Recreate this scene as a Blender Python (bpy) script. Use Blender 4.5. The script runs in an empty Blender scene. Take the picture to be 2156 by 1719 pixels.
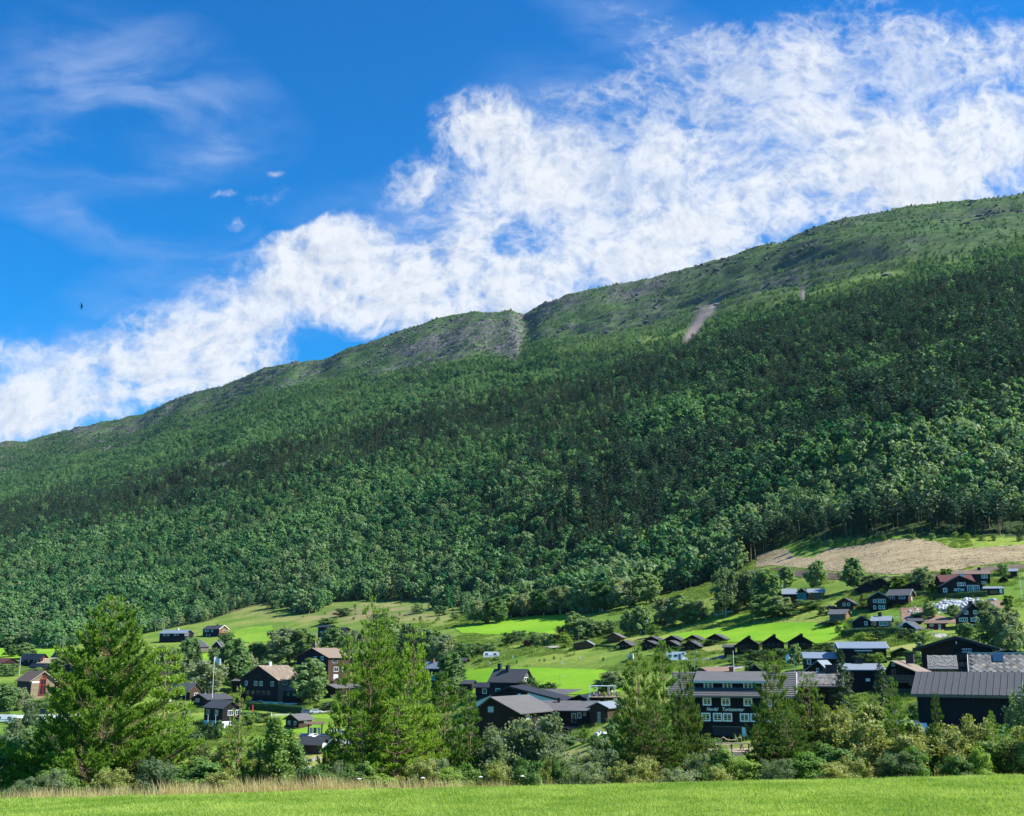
import bpy, bmesh, math, random
import numpy as np
from mathutils import Vector, Matrix, Euler

# ------------------------------------------------------------------ camera
F, CX, CY = 2312.0, 1078.0, 859.5          # focal length and centre, in 2156 x 1719 picture units
PITCH = math.atan(520.5 / F)
SP, CP = math.sin(PITCH), math.cos(PITCH)
scene = bpy.context.scene
cam_d = bpy.data.cameras.new("camera")
cam = bpy.data.objects.new("camera", cam_d)
scene.collection.objects.link(cam)
cam_d.sensor_fit = 'HORIZONTAL'
cam_d.angle = 2 * math.atan(1078.0 / F)
cam_d.clip_start = 0.1
cam_d.clip_end = 30000
cam.location = (0, 0, 0)
cam.rotation_euler = (math.pi / 2 + PITCH, 0, 0)
scene.camera = cam

# ------------------------------------------------------------------ light
SUN_AZ, SUN_EL = math.radians(98), math.radians(44)      # azimuth to the right of the view direction
vs = scene.view_settings
vs.view_transform = 'Standard'; vs.look = 'None'; vs.gamma = 1.0; vs.exposure = 1.1
try: vs.use_curve_mapping = False
except Exception: pass
sun_d = bpy.data.lights.new("sun", 'SUN'); sun_d.energy = 4.9; sun_d.angle = math.radians(0.5)
sun_d.color = (1.0, 0.955, 0.87)
sun = bpy.data.objects.new("sun", sun_d); scene.collection.objects.link(sun)
sdir = Vector((math.sin(SUN_AZ) * math.cos(SUN_EL), math.cos(SUN_AZ) * math.cos(SUN_EL), math.sin(SUN_EL)))
sun.rotation_euler = sdir.to_track_quat('Z', 'Y').to_euler()
sun.location = sdir * 300 + Vector((0, 0, 200))

cyc = scene.cycles
cyc.max_bounces = 6; cyc.diffuse_bounces = 2; cyc.glossy_bounces = 2; cyc.transmission_bounces = 4
cyc.transparent_max_bounces = 4; cyc.volume_bounces = 0
try:
    cyc.use_denoising = True
    cyc.denoiser = 'OPENIMAGEDENOISE'
    cyc.denoising_prefilter = 'ACCURATE'
except Exception: pass

def uv(X, Y):
    xn = (np.asarray(X, float) - CX) / F; yn = (CY - np.asarray(Y, float)) / F
    den = CP - yn * SP
    return xn / den, (SP + yn * CP) / den

def project(x, d, z):
    """picture X, Y of a world point"""
    dep = d * CP + z * SP
    up = -d * SP + z * CP
    return CX + F * x / dep, CY - F * up / dep

# ------------------------------------------------------------------ world
world = bpy.data.worlds.new("World"); scene.world = world
world.use_nodes = True
wt = world.node_tree; wt.nodes.clear()
class NT:
    def __init__(s, t): s.t = t
    def n(s, typ, **k):
        o = s.t.nodes.new(typ)
        for a, b in k.items(): setattr(o, a, b)
        return o
    def link(s, a, b): s.t.links.new(a, b)
    def setin(s, node, i, v):
        if hasattr(v, 'is_linked') or isinstance(v, bpy.types.NodeSocket): s.link(v, node.inputs[i])
        else: node.inputs[i].default_value = v
    def m(s, op, a, b=0.0, c=None, clamp=False):
        o = s.n('ShaderNodeMath', operation=op); o.use_clamp = clamp
        s.setin(o, 0, a); s.setin(o, 1, b)
        if c is not None: s.setin(o, 2, c)
        return o.outputs[0]
    def ramp(s, v, a, b, lo=0.0, hi=1.0, smooth=True):
        o = s.n('ShaderNodeMapRange'); o.interpolation_type = 'SMOOTHSTEP' if smooth else 'LINEAR'
        s.setin(o, 0, v); s.setin(o, 1, a); s.setin(o, 2, b); s.setin(o, 3, lo); s.setin(o, 4, hi)
        return o.outputs[0]
    def mixc(s, f, a, b, typ='MIX'):
        o = s.n('ShaderNodeMix', data_type='RGBA', blend_type=typ)
        s.setin(o, 0, f); s.setin(o, 6, a); s.setin(o, 7, b)
        return o.outputs[2]
    def noise(s, vec, scale, detail=4.0, rough=0.55, dist=0.0, lac=2.0):
        o = s.n('ShaderNodeTexNoise')
        if vec is not None: s.link(vec, o.inputs['Vector'])
        s.setin(o, 'Scale', scale); s.setin(o, 'Detail', detail); s.setin(o, 'Roughness', rough)
        s.setin(o, 'Distortion', dist); s.setin(o, 'Lacunarity', lac)
        return o.outputs[0], o.outputs[1]
    def mapping(s, vec, loc=(0, 0, 0), rot=(0, 0, 0), sc=(1, 1, 1), typ='POINT'):
        o = s.n('ShaderNodeMapping', vector_type=typ)
        s.link(vec, o.inputs[0]); o.inputs[1].default_value = loc; o.inputs[2].default_value = rot; o.inputs[3].default_value = sc
        return o.outputs[0]

w = NT(wt)
tc = w.n('ShaderNodeTexCoord')
sep = w.n('ShaderNodeSeparateXYZ'); w.link(tc.outputs['Generated'], sep.inputs[0])
ys = w.m('MAXIMUM', w.m('ABSOLUTE', sep.outputs[1]), 0.22)
U = w.m('DIVIDE', sep.outputs[0], ys); T = w.m('DIVIDE', sep.outputs[2], ys)
cmb = w.n('ShaderNodeCombineXYZ'); w.link(U, cmb.inputs[0]); w.link(T, cmb.inputs[1]); P = cmb.outputs[0]
# warp the coordinates so that cloud banks get ragged outlines
_, wc = w.noise(P, 7.0, 5.0, 0.55)
wv = w.n('ShaderNodeVectorMath', operation='MULTIPLY_ADD')
w.link(wc, wv.inputs[0]); wv.inputs[1].default_value = (0.06, 0.06, 0); wv.inputs[2].default_value = (-0.03, -0.03, 0)
va = w.n('ShaderNodeVectorMath', operation='ADD'); w.link(P, va.inputs[0]); w.link(wv.outputs[0], va.inputs[1]); PW = va.outputs[0]

def blob_field(lst):
    acc = None
    for (X, Y, rx, ry, ang, wgt) in lst:
        u, t = uv(X, Y)
        mp = w.mapping(PW, (float(u), float(t), 0), (0, 0, math.radians(ang)), (rx / F, ry / F, 1), 'TEXTURE')
        g = w.n('ShaderNodeTexGradient', gradient_type='SPHERICAL'); w.link(mp, g.inputs[0])
        acc = w.m('MULTIPLY', g.outputs[1], wgt) if acc is None else w.m('MULTIPLY_ADD', g.outputs[1], wgt, acc)
    return acc
# X, Y, radius, radius, tilt (degrees), weight : banks of cumulus
BANKS = [
 (830, 590, 330, 170, -12, 1.35), (980, 560, 190, 120, 0, .9), (700, 540, 160, 110, 0, .6), (930, 640, 330, 110, -10, .9),
 (470, 760, 200, 130, 10, 1.35), (330, 820, 300, 90, 20, .8), (150, 850, 260, 120, 15, .65),
 (1000, 260, 170, 110, 10, 1.1), (860, 370, 120, 90, 30, .9), (1120, 340, 200, 130, -20, .95), (1010, 440, 110, 110, 0, .9),
 (1180, 420, 240, 110, -35, .85), (1370, 510, 520, 130, 18, 1.1), (1750, 400, 520, 150, 22, 1.35), (2030, 360, 360, 170, 15, 1.3),
 (1700, 110, 130, 170, 0, 1.0), (1690, 250, 200, 80, 0, .7), (1890, 60, 180, 80, -10, .65), (2090, 130, 170, 160, 0, .95),
 (1400, 290, 120, 70, 20, .75), (1380, 345, 90, 80, 0, .8), (1470, 320, 110, 90, 40, .8), (1310, 180, 130, 50, -30, .5), (1250, 350, 100, 60, 0, .5),
 (490, 458, 40, 34, 0, .75), (470, 385, 70, 22, 0, .6), (585, 352, 45, 18, 0, .5), (615, 388, 55, 24, -20, .5),
 (560, 610, 360, 130, 25, .5), (260, 700, 330, 120, 25, .45), (1900, 240, 260, 90, 0, .55), (2110, 260, 160, 90, 0, .5),
 (1230, 560, 330, 90, 20, .6), (60, 880, 200, 90, 0, .8), (2330, 200, 260, 400, 0, .9), (-160, 760, 300, 200, 0, .5) ,
 (1500, 200, 110, 60, 30, .55), (1560, 330, 130, 60, 30, .6), (1620, 420, 160, 60, 20, .6), (1330, 250, 90, 40, 20, .45), (1480, 120, 150, 50, -20, .4), (1800, 330, 200, 80, 20, .7), (1220, 300, 90, 60, 0, .5), (1330, 430, 160, 70, 0, .7),
 (640, 620, 260, 80, 20, .5), (420, 690, 240, 70, 25, .5), (170, 770, 220, 70, 20, .5), (60, 720, 160, 50, 10, .35), (720, 460, 120, 50, 20, .4), (560, 520, 130, 50, 20, .4)]
VEILS = [
 (330, 170, 420, 190, -25, 1.1), (90, 250, 300, 260, -30, .9), (380, 345, 260, 60, 20, .9), (200, 480, 330, 60, -12, .8),
 (1400, 90, 420, 140, -30, 1.0), (1500, 300, 620, 320, 10, .9), (760, 520, 700, 170, 25, .7), (400, 640, 600, 200, 25, .9),
 (150, 800, 420, 180, 20, 1.2), (1180, 480, 420, 220, -20, .9), (1150, 230, 240, 170, 0, .45), (1900, 260, 520, 330, 0, 1.0)]
f1 = blob_field(BANKS)
def cloud_noise(vec):
    a, _ = w.noise(vec, 9.0, 9.0, 0.64, 0.2)
    b, _ = w.noise(vec, 22.0, 6.0, 0.58, 0.1)
    c_, _ = w.noise(vec, 60.0, 5.0, 0.60, 0.1)
    bil = w.m('ABSOLUTE', w.m('MULTIPLY_ADD', b, 2.0, -1.0))       # billows: rounded heads with creases between
    bil2 = w.m('ABSOLUTE', w.m('MULTIPLY_ADD', c_, 2.0, -1.0))
    s_ = w.m('MULTIPLY', w.m('SUBTRACT', a, .5), 2.7)
    s_ = w.m('ADD', s_, w.m('MULTIPLY', w.m('SUBTRACT', .22, bil), 1.5))
    return w.m('ADD', s_, w.m('MULTIPLY', w.m('SUBTRACT', .22, bil2), .75))
n1 = cloud_noise(PW); nn = n1
lowv = w.ramp(T, -0.2, .42, .22, 0.0)                     # more cloud low down, also outside the frame
gate = w.ramp(w.m('ADD', f1, lowv), .02, .55, .0, 1.0)
dens = w.m('ADD', w.m('ADD', w.m('MULTIPLY', w.m('MINIMUM', f1, 1.15), .90), w.m('MULTIPLY', nn, w.m('MULTIPLY_ADD', gate, .95, .0))), lowv)
cum = w.ramp(dens, .26, 1.45)
MOTTLE = [(1500, 300, 640, 330, 10, 1.0), (1120, 430, 420, 280, -10, .8), (1950, 150, 520, 330, 0, .95), (520, 640, 460, 170, 22, .8), (150, 800, 440, 160, 18, .8), (1400, 70, 380, 120, -20, .5), (1250, 620, 400, 140, 15, .7), (560, 400, 180, 60, 10, .35)]
f3 = w.m('MINIMUM', blob_field(MOTTLE), 1.0)
pm_ = w.mapping(PW, (.7, .3, 0), (0, 0, math.radians(-20)), (1.0, 1.35, 1))
nm_ = cloud_noise(pm_)
mott = w.m('MULTIPLY', w.ramp(w.m('ADD', w.m('MULTIPLY', f3, .95), w.m('MULTIPLY', nm_, w.ramp(f3, .0, .4, .0, 1.0))), .42, 1.5), .72)
cum = w.m('SUBTRACT', 1.0, w.m('MULTIPLY', w.m('SUBTRACT', 1.0, cum), w.m('SUBTRACT', 1.0, mott)))
f2 = blob_field(VEILS)
Pv = w.mapping(PW, (0, 0, 0), (0, 0, math.radians(-28)), (5.0, 15.0, 1))
n3, _ = w.noise(Pv, 1.0, 7.0, 0.62, 0.6)
Pv2 = w.mapping(PW, (3, 2, 0), (0, 0, math.radians(24)), (9.0, 22.0, 1))
n4, _ = w.noise(Pv2, 1.0, 6.0, 0.6, 0.5)
veil = w.m('MULTIPLY', w.m('MINIMUM', f2, 1.0), w.ramp(w.m('ADD', w.m('MULTIPLY', n3, .6), w.m('MULTIPLY', n4, .4)), .36, .70))
veil = w.m('MULTIPLY', veil, .58, clamp=True)
# cloud shading: compare the density with the density a little towards the sun
off = w.n('ShaderNodeVectorMath', operation='ADD'); w.link(PW, off.inputs[0]); off.inputs[1].default_value = (0.012, 0.012, 0)
n1s = cloud_noise(off.outputs[0])
relief = w.m('SUBTRACT', n1, n1s)
thick = w.ramp(dens, .8, 2.4)
shade = w.m('SUBTRACT', w.m('MULTIPLY_ADD', relief, .75, .86), w.m('MULTIPLY', thick, .24), clamp=True)
sky = w.n('ShaderNodeTexSky', sky_type='NISHITA')
sky.sun_disc = False; sky.sun_elevation = SUN_EL; sky.sun_rotation = SUN_AZ
sky.altitude = 400; sky.air_density = 1.0; sky.dust_density = 0.4; sky.ozone_density = 3.0
deep = w.mixc(1.0, sky.outputs[0], (0.0, 1.08, 1.78, 1), 'MULTIPLY')
deep = w.mixc(w.ramp(T, .10, .75), deep, w.mixc(1.0, sky.outputs[0], (0.0, 0.95, 1.78, 1), 'MULTIPLY'))
cc = w.mixc(shade, (3.9, 4.7, 6.1, 1), (8.1, 8.35, 8.7, 1))
veiled = w.mixc(veil, deep, (4.4, 5.6, 8.2, 1))
final = w.mixc(w.m('MULTIPLY', cum, .94), veiled, cc)
bg = w.n('ShaderNodeBackground'); bg.inputs[1].default_value = 0.054
w.link(final, bg.inputs[0])
wo = w.n('ShaderNodeOutputWorld'); w.link(bg.outputs[0], wo.inputs[0])
world.cycles.sampling_method = 'MANUAL'; world.cycles.sample_map_resolution = 512

# ------------------------------------------------------------------ numpy noise
rng = np.random.default_rng(7)
_perm = rng.random((256, 256))
def vnoise(x, y):
    xi = np.floor(x).astype(int); yi = np.floor(y).astype(int)
    fx = x - xi; fy = y - yi
    fx = fx * fx * (3 - 2 * fx); fy = fy * fy * (3 - 2 * fy)
    a = _perm[xi & 255, yi & 255]; b = _perm[(xi + 1) & 255, yi & 255]
    c = _perm[xi & 255, (yi + 1) & 255]; d = _perm[(xi + 1) & 255, (yi + 1) & 255]
    return (a * (1 - fx) + b * fx) * (1 - fy) + (c * (1 - fx) + d * fx) * fy - .5
def fbm(x, y, o=4, g=.5):
    s = 0; a = 1.0
    for k in range(o):
        s = s + a * vnoise(x * 2 ** k + 17.3 * k, y * 2 ** k + 5.1 * k); a *= g
    return s
def sstep(x, a, b):
    t = np.clip((x - a) / (b - a), 0, 1); return t * t * (3 - 2 * t)

# ------------------------------------------------------------------ terrain
def curve(lst):
    a = np.array(lst, float)
    u, t = uv(a[:, 0], a[:, 1])
    return u, t * a[:, 2], a[:, 2]
def hidden(lst):
    a = np.array(lst, float); u, _ = uv(a[:, 0], np.full(len(a), 1600.0))
    return u, a[:, 1], a[:, 2]
RIDGE_PX = [(-400, 985), (0, 928), (60, 925), (130, 905), (180, 897), (300, 872), (340, 850), (410, 824), (470, 812), (500, 798), (550, 776), (600, 766), (680, 756),
  (720, 738), (760, 726), (800, 712), (850, 696), (900, 678), (960, 662), (1000, 655), (1040, 658), (1075, 650), (1088, 655), (1104, 659), (1125, 646), (1150, 634), (1200, 619), (1250, 608), (1330, 592),
  (1400, 574), (1460, 556), (1530, 540), (1590, 519), (1630, 511), (1642, 514), (1680, 492), (1720, 475), (1780, 460), (1830, 450), (1900, 437), (1990, 425), (2070, 418), (2156, 405), (2600, 360)]
def ridge_d(X): return np.interp(X, [-400, 0, 400, 700, 1100, 1500, 2156, 2600], [4200, 3800, 3400, 3000, 2600, 2300, 1900, 1750])
KN = []
KN.append(hidden([(0, -2.70, 22), (1078, -2.37, 22), (2156, -2.22, 22)]))
KN.append(hidden([(0, -4.6, 30), (1078, -4.6, 30), (2156, -4.2, 30)]))
KN.append(hidden([(0, -13, 60), (1078, -11.5, 60), (2156, -8.2, 60)]))
KN.append(hidden([(0, -22, 125), (640, -22, 125), (1200, -17, 120), (1450, -13.5, 105), (2156, -9.8, 90)]))
KN.append(curve([(0, 1650, 250), (300, 1645, 280), (640, 1640, 290), (800, 1640, 280), (1000, 1640, 230), (1200, 1640, 175), (1450, 1600, 145), (1700, 1580, 130), (2156, 1550, 115)]))
KN.append(curve([(0, 1525, 380), (350, 1540, 370), (640, 1510, 400), (900, 1500, 370), (1100, 1530, 270), (1300, 1530, 215), (1500, 1520, 180), (1800, 1490, 165), (2156, 1470, 160)]))
KN.append(curve([(0, 1430, 520), (500, 1435, 500), (800, 1435, 480), (1000, 1410, 410), (1300, 1408, 345), (1600, 1404, 285), (1900, 1392, 245), (2156, 1384, 230)]))
KN.append(curve([(0, 1378, 680), (350, 1352, 690), (640, 1347, 650), (950, 1337, 520), (1300, 1337, 430), (1500, 1331, 385), (1800, 1322, 330), (2156, 1318, 300)]))
KN.append(curve([(0, 1364, 820), (300, 1332, 830), (560, 1267, 830), (900, 1264, 760), (1000, 1278, 690), (1200, 1268, 600), (1500, 1222, 540), (1620, 1172, 520), (1900, 1132, 470), (2156, 1132, 450)]))
KN.append(curve([(-300, 1090, 1850), (0, 1065, 1790), (400, 985, 1610), (700, 905, 1500), (1000, 845, 1400), (1250, 790, 1330), (1500, 718, 1254), (1700, 655, 1210), (2156, 560, 1141), (2400, 520, 1100)]))
KN.append(curve([(-300, 1088, 1980), (0, 1063, 1920), (400, 982, 1740), (700, 901, 1630), (1000, 840, 1520), (1250, 784, 1440), (1500, 711, 1350), (1700, 646, 1290), (2156, 545, 1200), (2400, 505, 1160)]))
KN.append(curve([(a, b + 55 - 20 * (a > 1500), ridge_d(a) * .86) for a, b in RIDGE_PX]))
KN.append(curve([(a, b, ridge_d(a)) for a, b in RIDGE_PX]))
KN.append(curve([(a, b + 22, ridge_d(a) + 450) for a, b in RIDGE_PX]))
KN.append(curve([(a, b + 130, ridge_d(a) + 1800) for a, b in RIDGE_PX]))

def seg(a, b, n): return np.linspace(a, b, n, endpoint=False)
DG = np.concatenate([seg(-14, 22, 30), seg(22, 120, 44), seg(120, 450, 150), seg(450, 900, 90), seg(900, 1900, 110), seg(1900, 4300, 190), seg(4300, 6400, 10)])
UG = np.concatenate([seg(-1.0, -.56, 22), seg(-.56, .56, 500), np.linspace(.56, 1.0, 23)])
NJ, NI = len(DG), len(UG)
UU, DD = np.meshgrid(UG, DG, indexing='ij')
XX = UU * (DD + 15)
ue = np.clip(XX / np.maximum(DD, 20), -.95, .95)
uf = np.linspace(-1.1, 1.1, 1101)
def sm(k, c):
    v = np.interp(uf, k[0], k[c])
    if k[3] == 0: return v
    w_ = np.exp(-.5 * (np.arange(-45, 46) / k[3]) ** 2); w_ /= w_.sum()
    return np.convolve(np.pad(v, 45, 'edge'), w_, 'valid')
KN = [k + ((14 if i < 9 else (8 if i < 12 else 0)),) for i, k in enumerate(KN)]
KZs = [sm(k, 1) for k in KN]; KDs = [sm(k, 2) for k in KN]
kz = np.stack([np.interp(ue, uf, k) for k in KZs], -1)
kd = np.stack([np.interp(ue, uf, k) for k in KDs], -1)
ZZ = np.zeros_like(XX)
for k in range(len(KN) - 1):
    m = (DD >= kd[..., k]) & (DD < kd[..., k + 1])
    f_ = (DD - kd[..., k]) / np.maximum(kd[..., k + 1] - kd[..., k], 1e-3)
    ZZ = np.where(m, kz[..., k] * (1 - f_) + kz[..., k + 1] * f_, ZZ)
ZZ = np.where(DD >= kd[..., -1], kz[..., -1] - (DD - kd[..., -1]) * .3, ZZ)
lawn = -1.65 - .0376 * DD + .0254 * XX + .05 * fbm(XX * .35, DD * .35, 3)
lawn = np.where(np.abs(XX) > 14, -1.65 - .0376 * DD + .0254 * np.sign(XX) * (14 + (np.abs(XX) - 14) * .4), lawn)
edge = 22 + 1.2 * fbm(XX * .25, XX * 0 + 3, 3)
# soften the profile along the depth
def smooth_rows(Z, n):
    for _ in range(n):
        Z = np.concatenate([Z[:, :1], .25 * Z[:, :-2] + .5 * Z[:, 1:-1] + .25 * Z[:, 2:], Z[:, -1:]], 1)
    return Z
ZZ = np.where(DD < 22, -1.65 - .0376 * DD + .0254 * XX, ZZ)
far = DD > ridge_d(CX + ue * F) * .97
ZZ = np.where(far, ZZ, smooth_rows(ZZ, 10))
ZZ = np.where(DD < edge, lawn, ZZ)
DR = ridge_d(CX + ue * F)
rel = (DD - 700) / (DR - 700)
mount = sstep(DD, 800, 1500)
fadeR = 1 - sstep(DD, DR * .93, DR * .995) * .85
ZZ += .6 * sstep(DD, 60, 150) * (1 - sstep(DD, 500, 900)) * fbm(XX * .02, DD * .02, 3)
ZZ += mount * fadeR * 34 * fbm(XX * .0052 + .0006 * DD, DD * .0011 + 2, 3)
ZZ += mount * fadeR * (26 * fbm(XX * .0035 + .002 * DD, DD * .0022, 4) + 7 * fbm(XX * .02, DD * .012, 3))
# gullies that run down the fall line and ledges along it
ZZ -= mount * fadeR * 10 * (np.maximum(0, fbm(XX * .009 + DD * .0035, DD * .0016 + 9, 3)) * 1.6)
hz = ZZ / 30.0 + .9 * fbm(XX * .006, DD * .004, 3)
led = (np.floor(hz) + sstep(hz - np.floor(hz), .55, .98) - hz) * 30.0
ledge_mask = sstep(DD / DR, .62, .78) * (1 - .6 * sstep(DD, DR * .985, DR * 1.01))
patchn = sstep(fbm(XX * .0045 + 3, DD * .003 + 8, 3), -.12, .25)
ZZ += ledge_mask * patchn * led * .62
ZZ += sstep(DD / DR, .70, .85) * (4.5 * fbm(XX * .03, DD * .02, 4)) + sstep(DD / DR, .93, .99) * 3.0 * fbm(XX * .06, DD * .04, 3)
# steep cliff left of the notch and the dark gully right of it
XPg, YPg = project(XX, DD, ZZ)
cl = np.exp(-(((XPg - 1086) / 26) ** 2 + ((YPg - 712) / 55) ** 2))
ZZ += np.where(DD < DR * .99, cl * 4 * sstep(-XPg, -1096, -1080), 0) - np.exp(-(((XPg - 1112) / 16) ** 2 + ((YPg - 690) / 45) ** 2)) * 13 * (DD < DR * .985)

def lookup(A, x, d):
    x = np.asarray(x, float); d = np.asarray(d, float)
    up = x / (d + 15)
    i = np.clip(np.searchsorted(UG, up) - 1, 0, NI - 2); j = np.clip(np.searchsorted(DG, d) - 1, 0, NJ - 2)
    a = np.clip((up - UG[i]) / (UG[i + 1] - UG[i]), 0, 1); b = np.clip((d - DG[j]) / (DG[j + 1] - DG[j]), 0, 1)
    return (A[i, j] * (1 - a) + A[i + 1, j] * a) * (1 - b) + (A[i, j + 1] * (1 - a) + A[i + 1, j + 1] * a) * b
def gz(x, d): return lookup(ZZ, x, d)
J0 = int(np.searchsorted(DG, 100))
def ground_at(X, Y, jmin=None):
    """depth, x and z of the ground seen at picture point X, Y (beyond the lawn bank)"""
    X = np.atleast_1d(np.asarray(X, float)); Y = np.atleast_1d(np.asarray(Y, float))
    u, t = uv(X, Y)
    j0 = J0 if jmin is None else int(np.searchsorted(DG, jmin))
    d = DG[j0:]
    xs = u[:, None] * d[None, :]
    z = gz(xs, np.broadcast_to(d[None, :], xs.shape))
    s = z / d[None, :] - t[:, None]
    hit = s >= 0
    j = np.argmax(hit, 1); j = np.where(hit.any(1), np.maximum(j, 1), len(d) - 1)
    r = np.arange(len(X)); s0 = s[r, j - 1]; s1 = s[r, j]
    fr = np.clip(-s0 / np.where(np.abs(s1 - s0) < 1e-9, 1, s1 - s0), 0, 1)
    dd = d[j - 1] + (d[j] - d[j - 1]) * fr
    return dd, u * dd, gz(u * dd, dd)

# ------------------------------------------------------------------ mesh helpers
COL = scene.collection
def link(o, parent=None):
    COL.objects.link(o)
    if parent is not None: o.parent = parent
    return o
def mesh_np(name, V, Fc, mat=None, parent=None, smooth=False):
    V = np.asarray(V, np.float32); Fc = np.asarray(Fc, np.int32)
    me = bpy.data.meshes.new(name)
    n, k = Fc.shape
    me.vertices.add(len(V)); me.vertices.foreach_set('co', V.ravel())
    me.loops.add(n * k); me.loops.foreach_set('vertex_index', Fc.ravel())
    me.polygons.add(n); me.polygons.foreach_set('loop_start', np.arange(0, n * k, k, dtype=np.int32))
    me.polygons.foreach_set('loop_total', np.full(n, k, np.int32))
    me.update(calc_edges=True)
    if smooth: me.polygons.foreach_set('use_smooth', np.ones(n, bool))
    if mat: me.materials.append(mat)
    o = bpy.data.objects.new(name, me)
    return link(o, parent)
class MB:
    """collects boxes, prisms and bars into one mesh"""
    def __init__(s): s.v = []; s.f = []
    def add(s, vs_, fs):
        k = len(s.v); s.v += [tuple(map(float, p)) for p in vs_]; s.f += [tuple(i + k for i in q) for q in fs]
        return s
    def box(s, x0, x1, y0, y1, z0, z1):
        return s.add([(x0, y0, z0), (x1, y0, z0), (x1, y1, z0), (x0, y1, z0), (x0, y0, z1), (x1, y0, z1), (x1, y1, z1), (x0, y1, z1)],
                     [(0, 3, 2, 1), (4, 5, 6, 7), (0, 1, 5, 4), (1, 2, 6, 5), (2, 3, 7, 6), (3, 0, 4, 7)])
    def hexa(s, p):   # 8 points: bottom four then top four
        return s.add(p, [(0, 3, 2, 1), (4, 5, 6, 7), (0, 1, 5, 4), (1, 2, 6, 5), (2, 3, 7, 6), (3, 0, 4, 7)])
    def tube(s, pts, r0, r1=None, n=6):
        r1 = r0 if r1 is None else r1
        k = len(s.v); m = len(pts)
        for i, p in enumerate(pts):
            p = Vector(p); q = Vector(pts[min(i + 1, m - 1)]) - Vector(pts[max(i - 1, 0)])
            if q.length < 1e-6: q = Vector((0, 0, 1))
            q.normalize(); a = q.orthogonal().normalized(); b = q.cross(a)
            r = r0 + (r1 - r0) * i / max(m - 1, 1)
            for j in range(n):
                th = 2 * math.pi * j / n
                s.v.append(tuple(p + a * (r * math.cos(th)) + b * (r * math.sin(th))))
        for i in range(m - 1):
            for j in range(n):
                j2 = (j + 1) % n
                s.f.append((k + i * n + j, k + i * n + j2, k + (i + 1) * n + j2, k + (i + 1) * n + j))
        s.f.append(tuple(k + j for j in range(n))[::-1]); s.f.append(tuple(k + (m - 1) * n + j for j in range(n)))
        return s
    def build(s, name, mat, parent=None, smooth=False):
        me = bpy.data.meshes.new(name); me.from_pydata(s.v, [], s.f); me.update()
        if mat: me.materials.append(mat)
        if smooth: me.polygons.foreach_set('use_smooth', np.ones(len(me.polygons), bool))
        return link(bpy.data.objects.new(name, me), parent)
def empty(name, loc=(0, 0, 0), rz=0.0):
    o = bpy.data.objects.new(name, None); o.location = loc; o.rotation_euler = (0, 0, rz); o.empty_display_size = .5
    return link(o)
def tag(o, label=None, cat=None, group=None, kind=None):
    if label: o['label'] = label
    if cat: o['category'] = cat
    if group: o['group'] = group
    if kind: o['kind'] = kind
    return o

# ------------------------------------------------------------------ materials
M = {}
def lin(r, g, b):
    return tuple(((c / 255) / 12.92 if c / 255 <= .04045 else ((c / 255 + .055) / 1.055) ** 2.4) for c in (r, g, b)) + (1,)
def new_mat(name):
    m = bpy.data.materials.new(name); m.use_nodes = True; t = m.node_tree; t.nodes.clear()
    return m, NT(t)
def finish(n, col, rough=.7, bump=None, metal=0.0, spec=.3, bstr=.3, bdist=.05, emis=None):
    p = n.n('ShaderNodeBsdfPrincipled')
    n.setin(p, 'Base Color', col); n.setin(p, 'Roughness', rough); n.setin(p, 'Metallic', metal)
    n.setin(p, 'Specular IOR Level', spec)
    if bump is not None:
        b = n.n('ShaderNodeBump'); b.inputs['Strength'].default_value = bstr; b.inputs['Distance'].default_value = bdist
        n.link(bump, b.inputs['Height']); n.link(b.outputs[0], p.inputs['Normal'])
    o = n.n('ShaderNodeOutputMaterial'); n.link(p.outputs[0], o.inputs[0])
    return p
def simple(key, col, rough=.7, metal=0.0, spec=.3, var=.25, scale=1.5, stretch=(1, 1, 1), bstr=.25, bdist=.03):
    m, n = new_mat(key)
    tcn = n.n('ShaderNodeTexCoord'); v = n.mapping(tcn.outputs['Object'], sc=stretch)
    f, _ = n.noise(v, scale, 5, .6)
    c = n.mixc(f, tuple(x * (1 - var) for x in col[:3]) + (1,), tuple(min(1, x * (1 + var)) for x in col[:3]) + (1,))
    finish(n, c, rough, f, metal, spec, bstr, bdist)
    M[key] = m; return m
def boards(key, col, width=.18, vertical=True, var=.35, rough=.75, gap=.35, spec=.2):
    """painted or tarred cladding: the grooves between boards are relief and a darker tone"""
    m, n = new_mat(key)
    tcn = n.n('ShaderNodeTexCoord'); s = n.n('ShaderNodeSeparateXYZ'); n.link(tcn.outputs['Object'], s.inputs[0])
    a = n.m('ADD', s.outputs[0], s.outputs[1]) if vertical else s.outputs[2]
    q = n.m('DIVIDE', a, width); fr = n.m('FRACT', q); fl = n.m('FLOOR', q)
    g = n.m('MULTIPLY', n.ramp(fr, 0.0, .14), n.ramp(fr, 1.0, .9))
    wn = n.n('ShaderNodeTexWhiteNoise', noise_dimensions='1D'); n.link(fl, wn.inputs['W'])
    st = (6, 6, .5) if vertical else (.5, .5, 6)
    f, _ = n.noise(n.mapping(tcn.outputs['Object'], sc=st), 2.0, 5, .6)
    k = n.m('ADD', n.m('MULTIPLY', wn.outputs[0], .55), n.m('MULTIPLY', f, .45))
    c = n.mixc(k, tuple(x * (1 - var) for x in col[:3]) + (1,), tuple(min(1, x * (1 + var)) for x in col[:3]) + (1,))
    c = n.mixc(n.m('MULTIPLY', n.m('SUBTRACT', 1.0, g), gap), c, tuple(x * .35 for x in col[:3]) + (1,))
    finish(n, c, rough, g, 0, spec, .6, .02)
    M[key] = m; return m
def w_sub(n, f): return n.m('SUBTRACT', f, .5)
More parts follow.
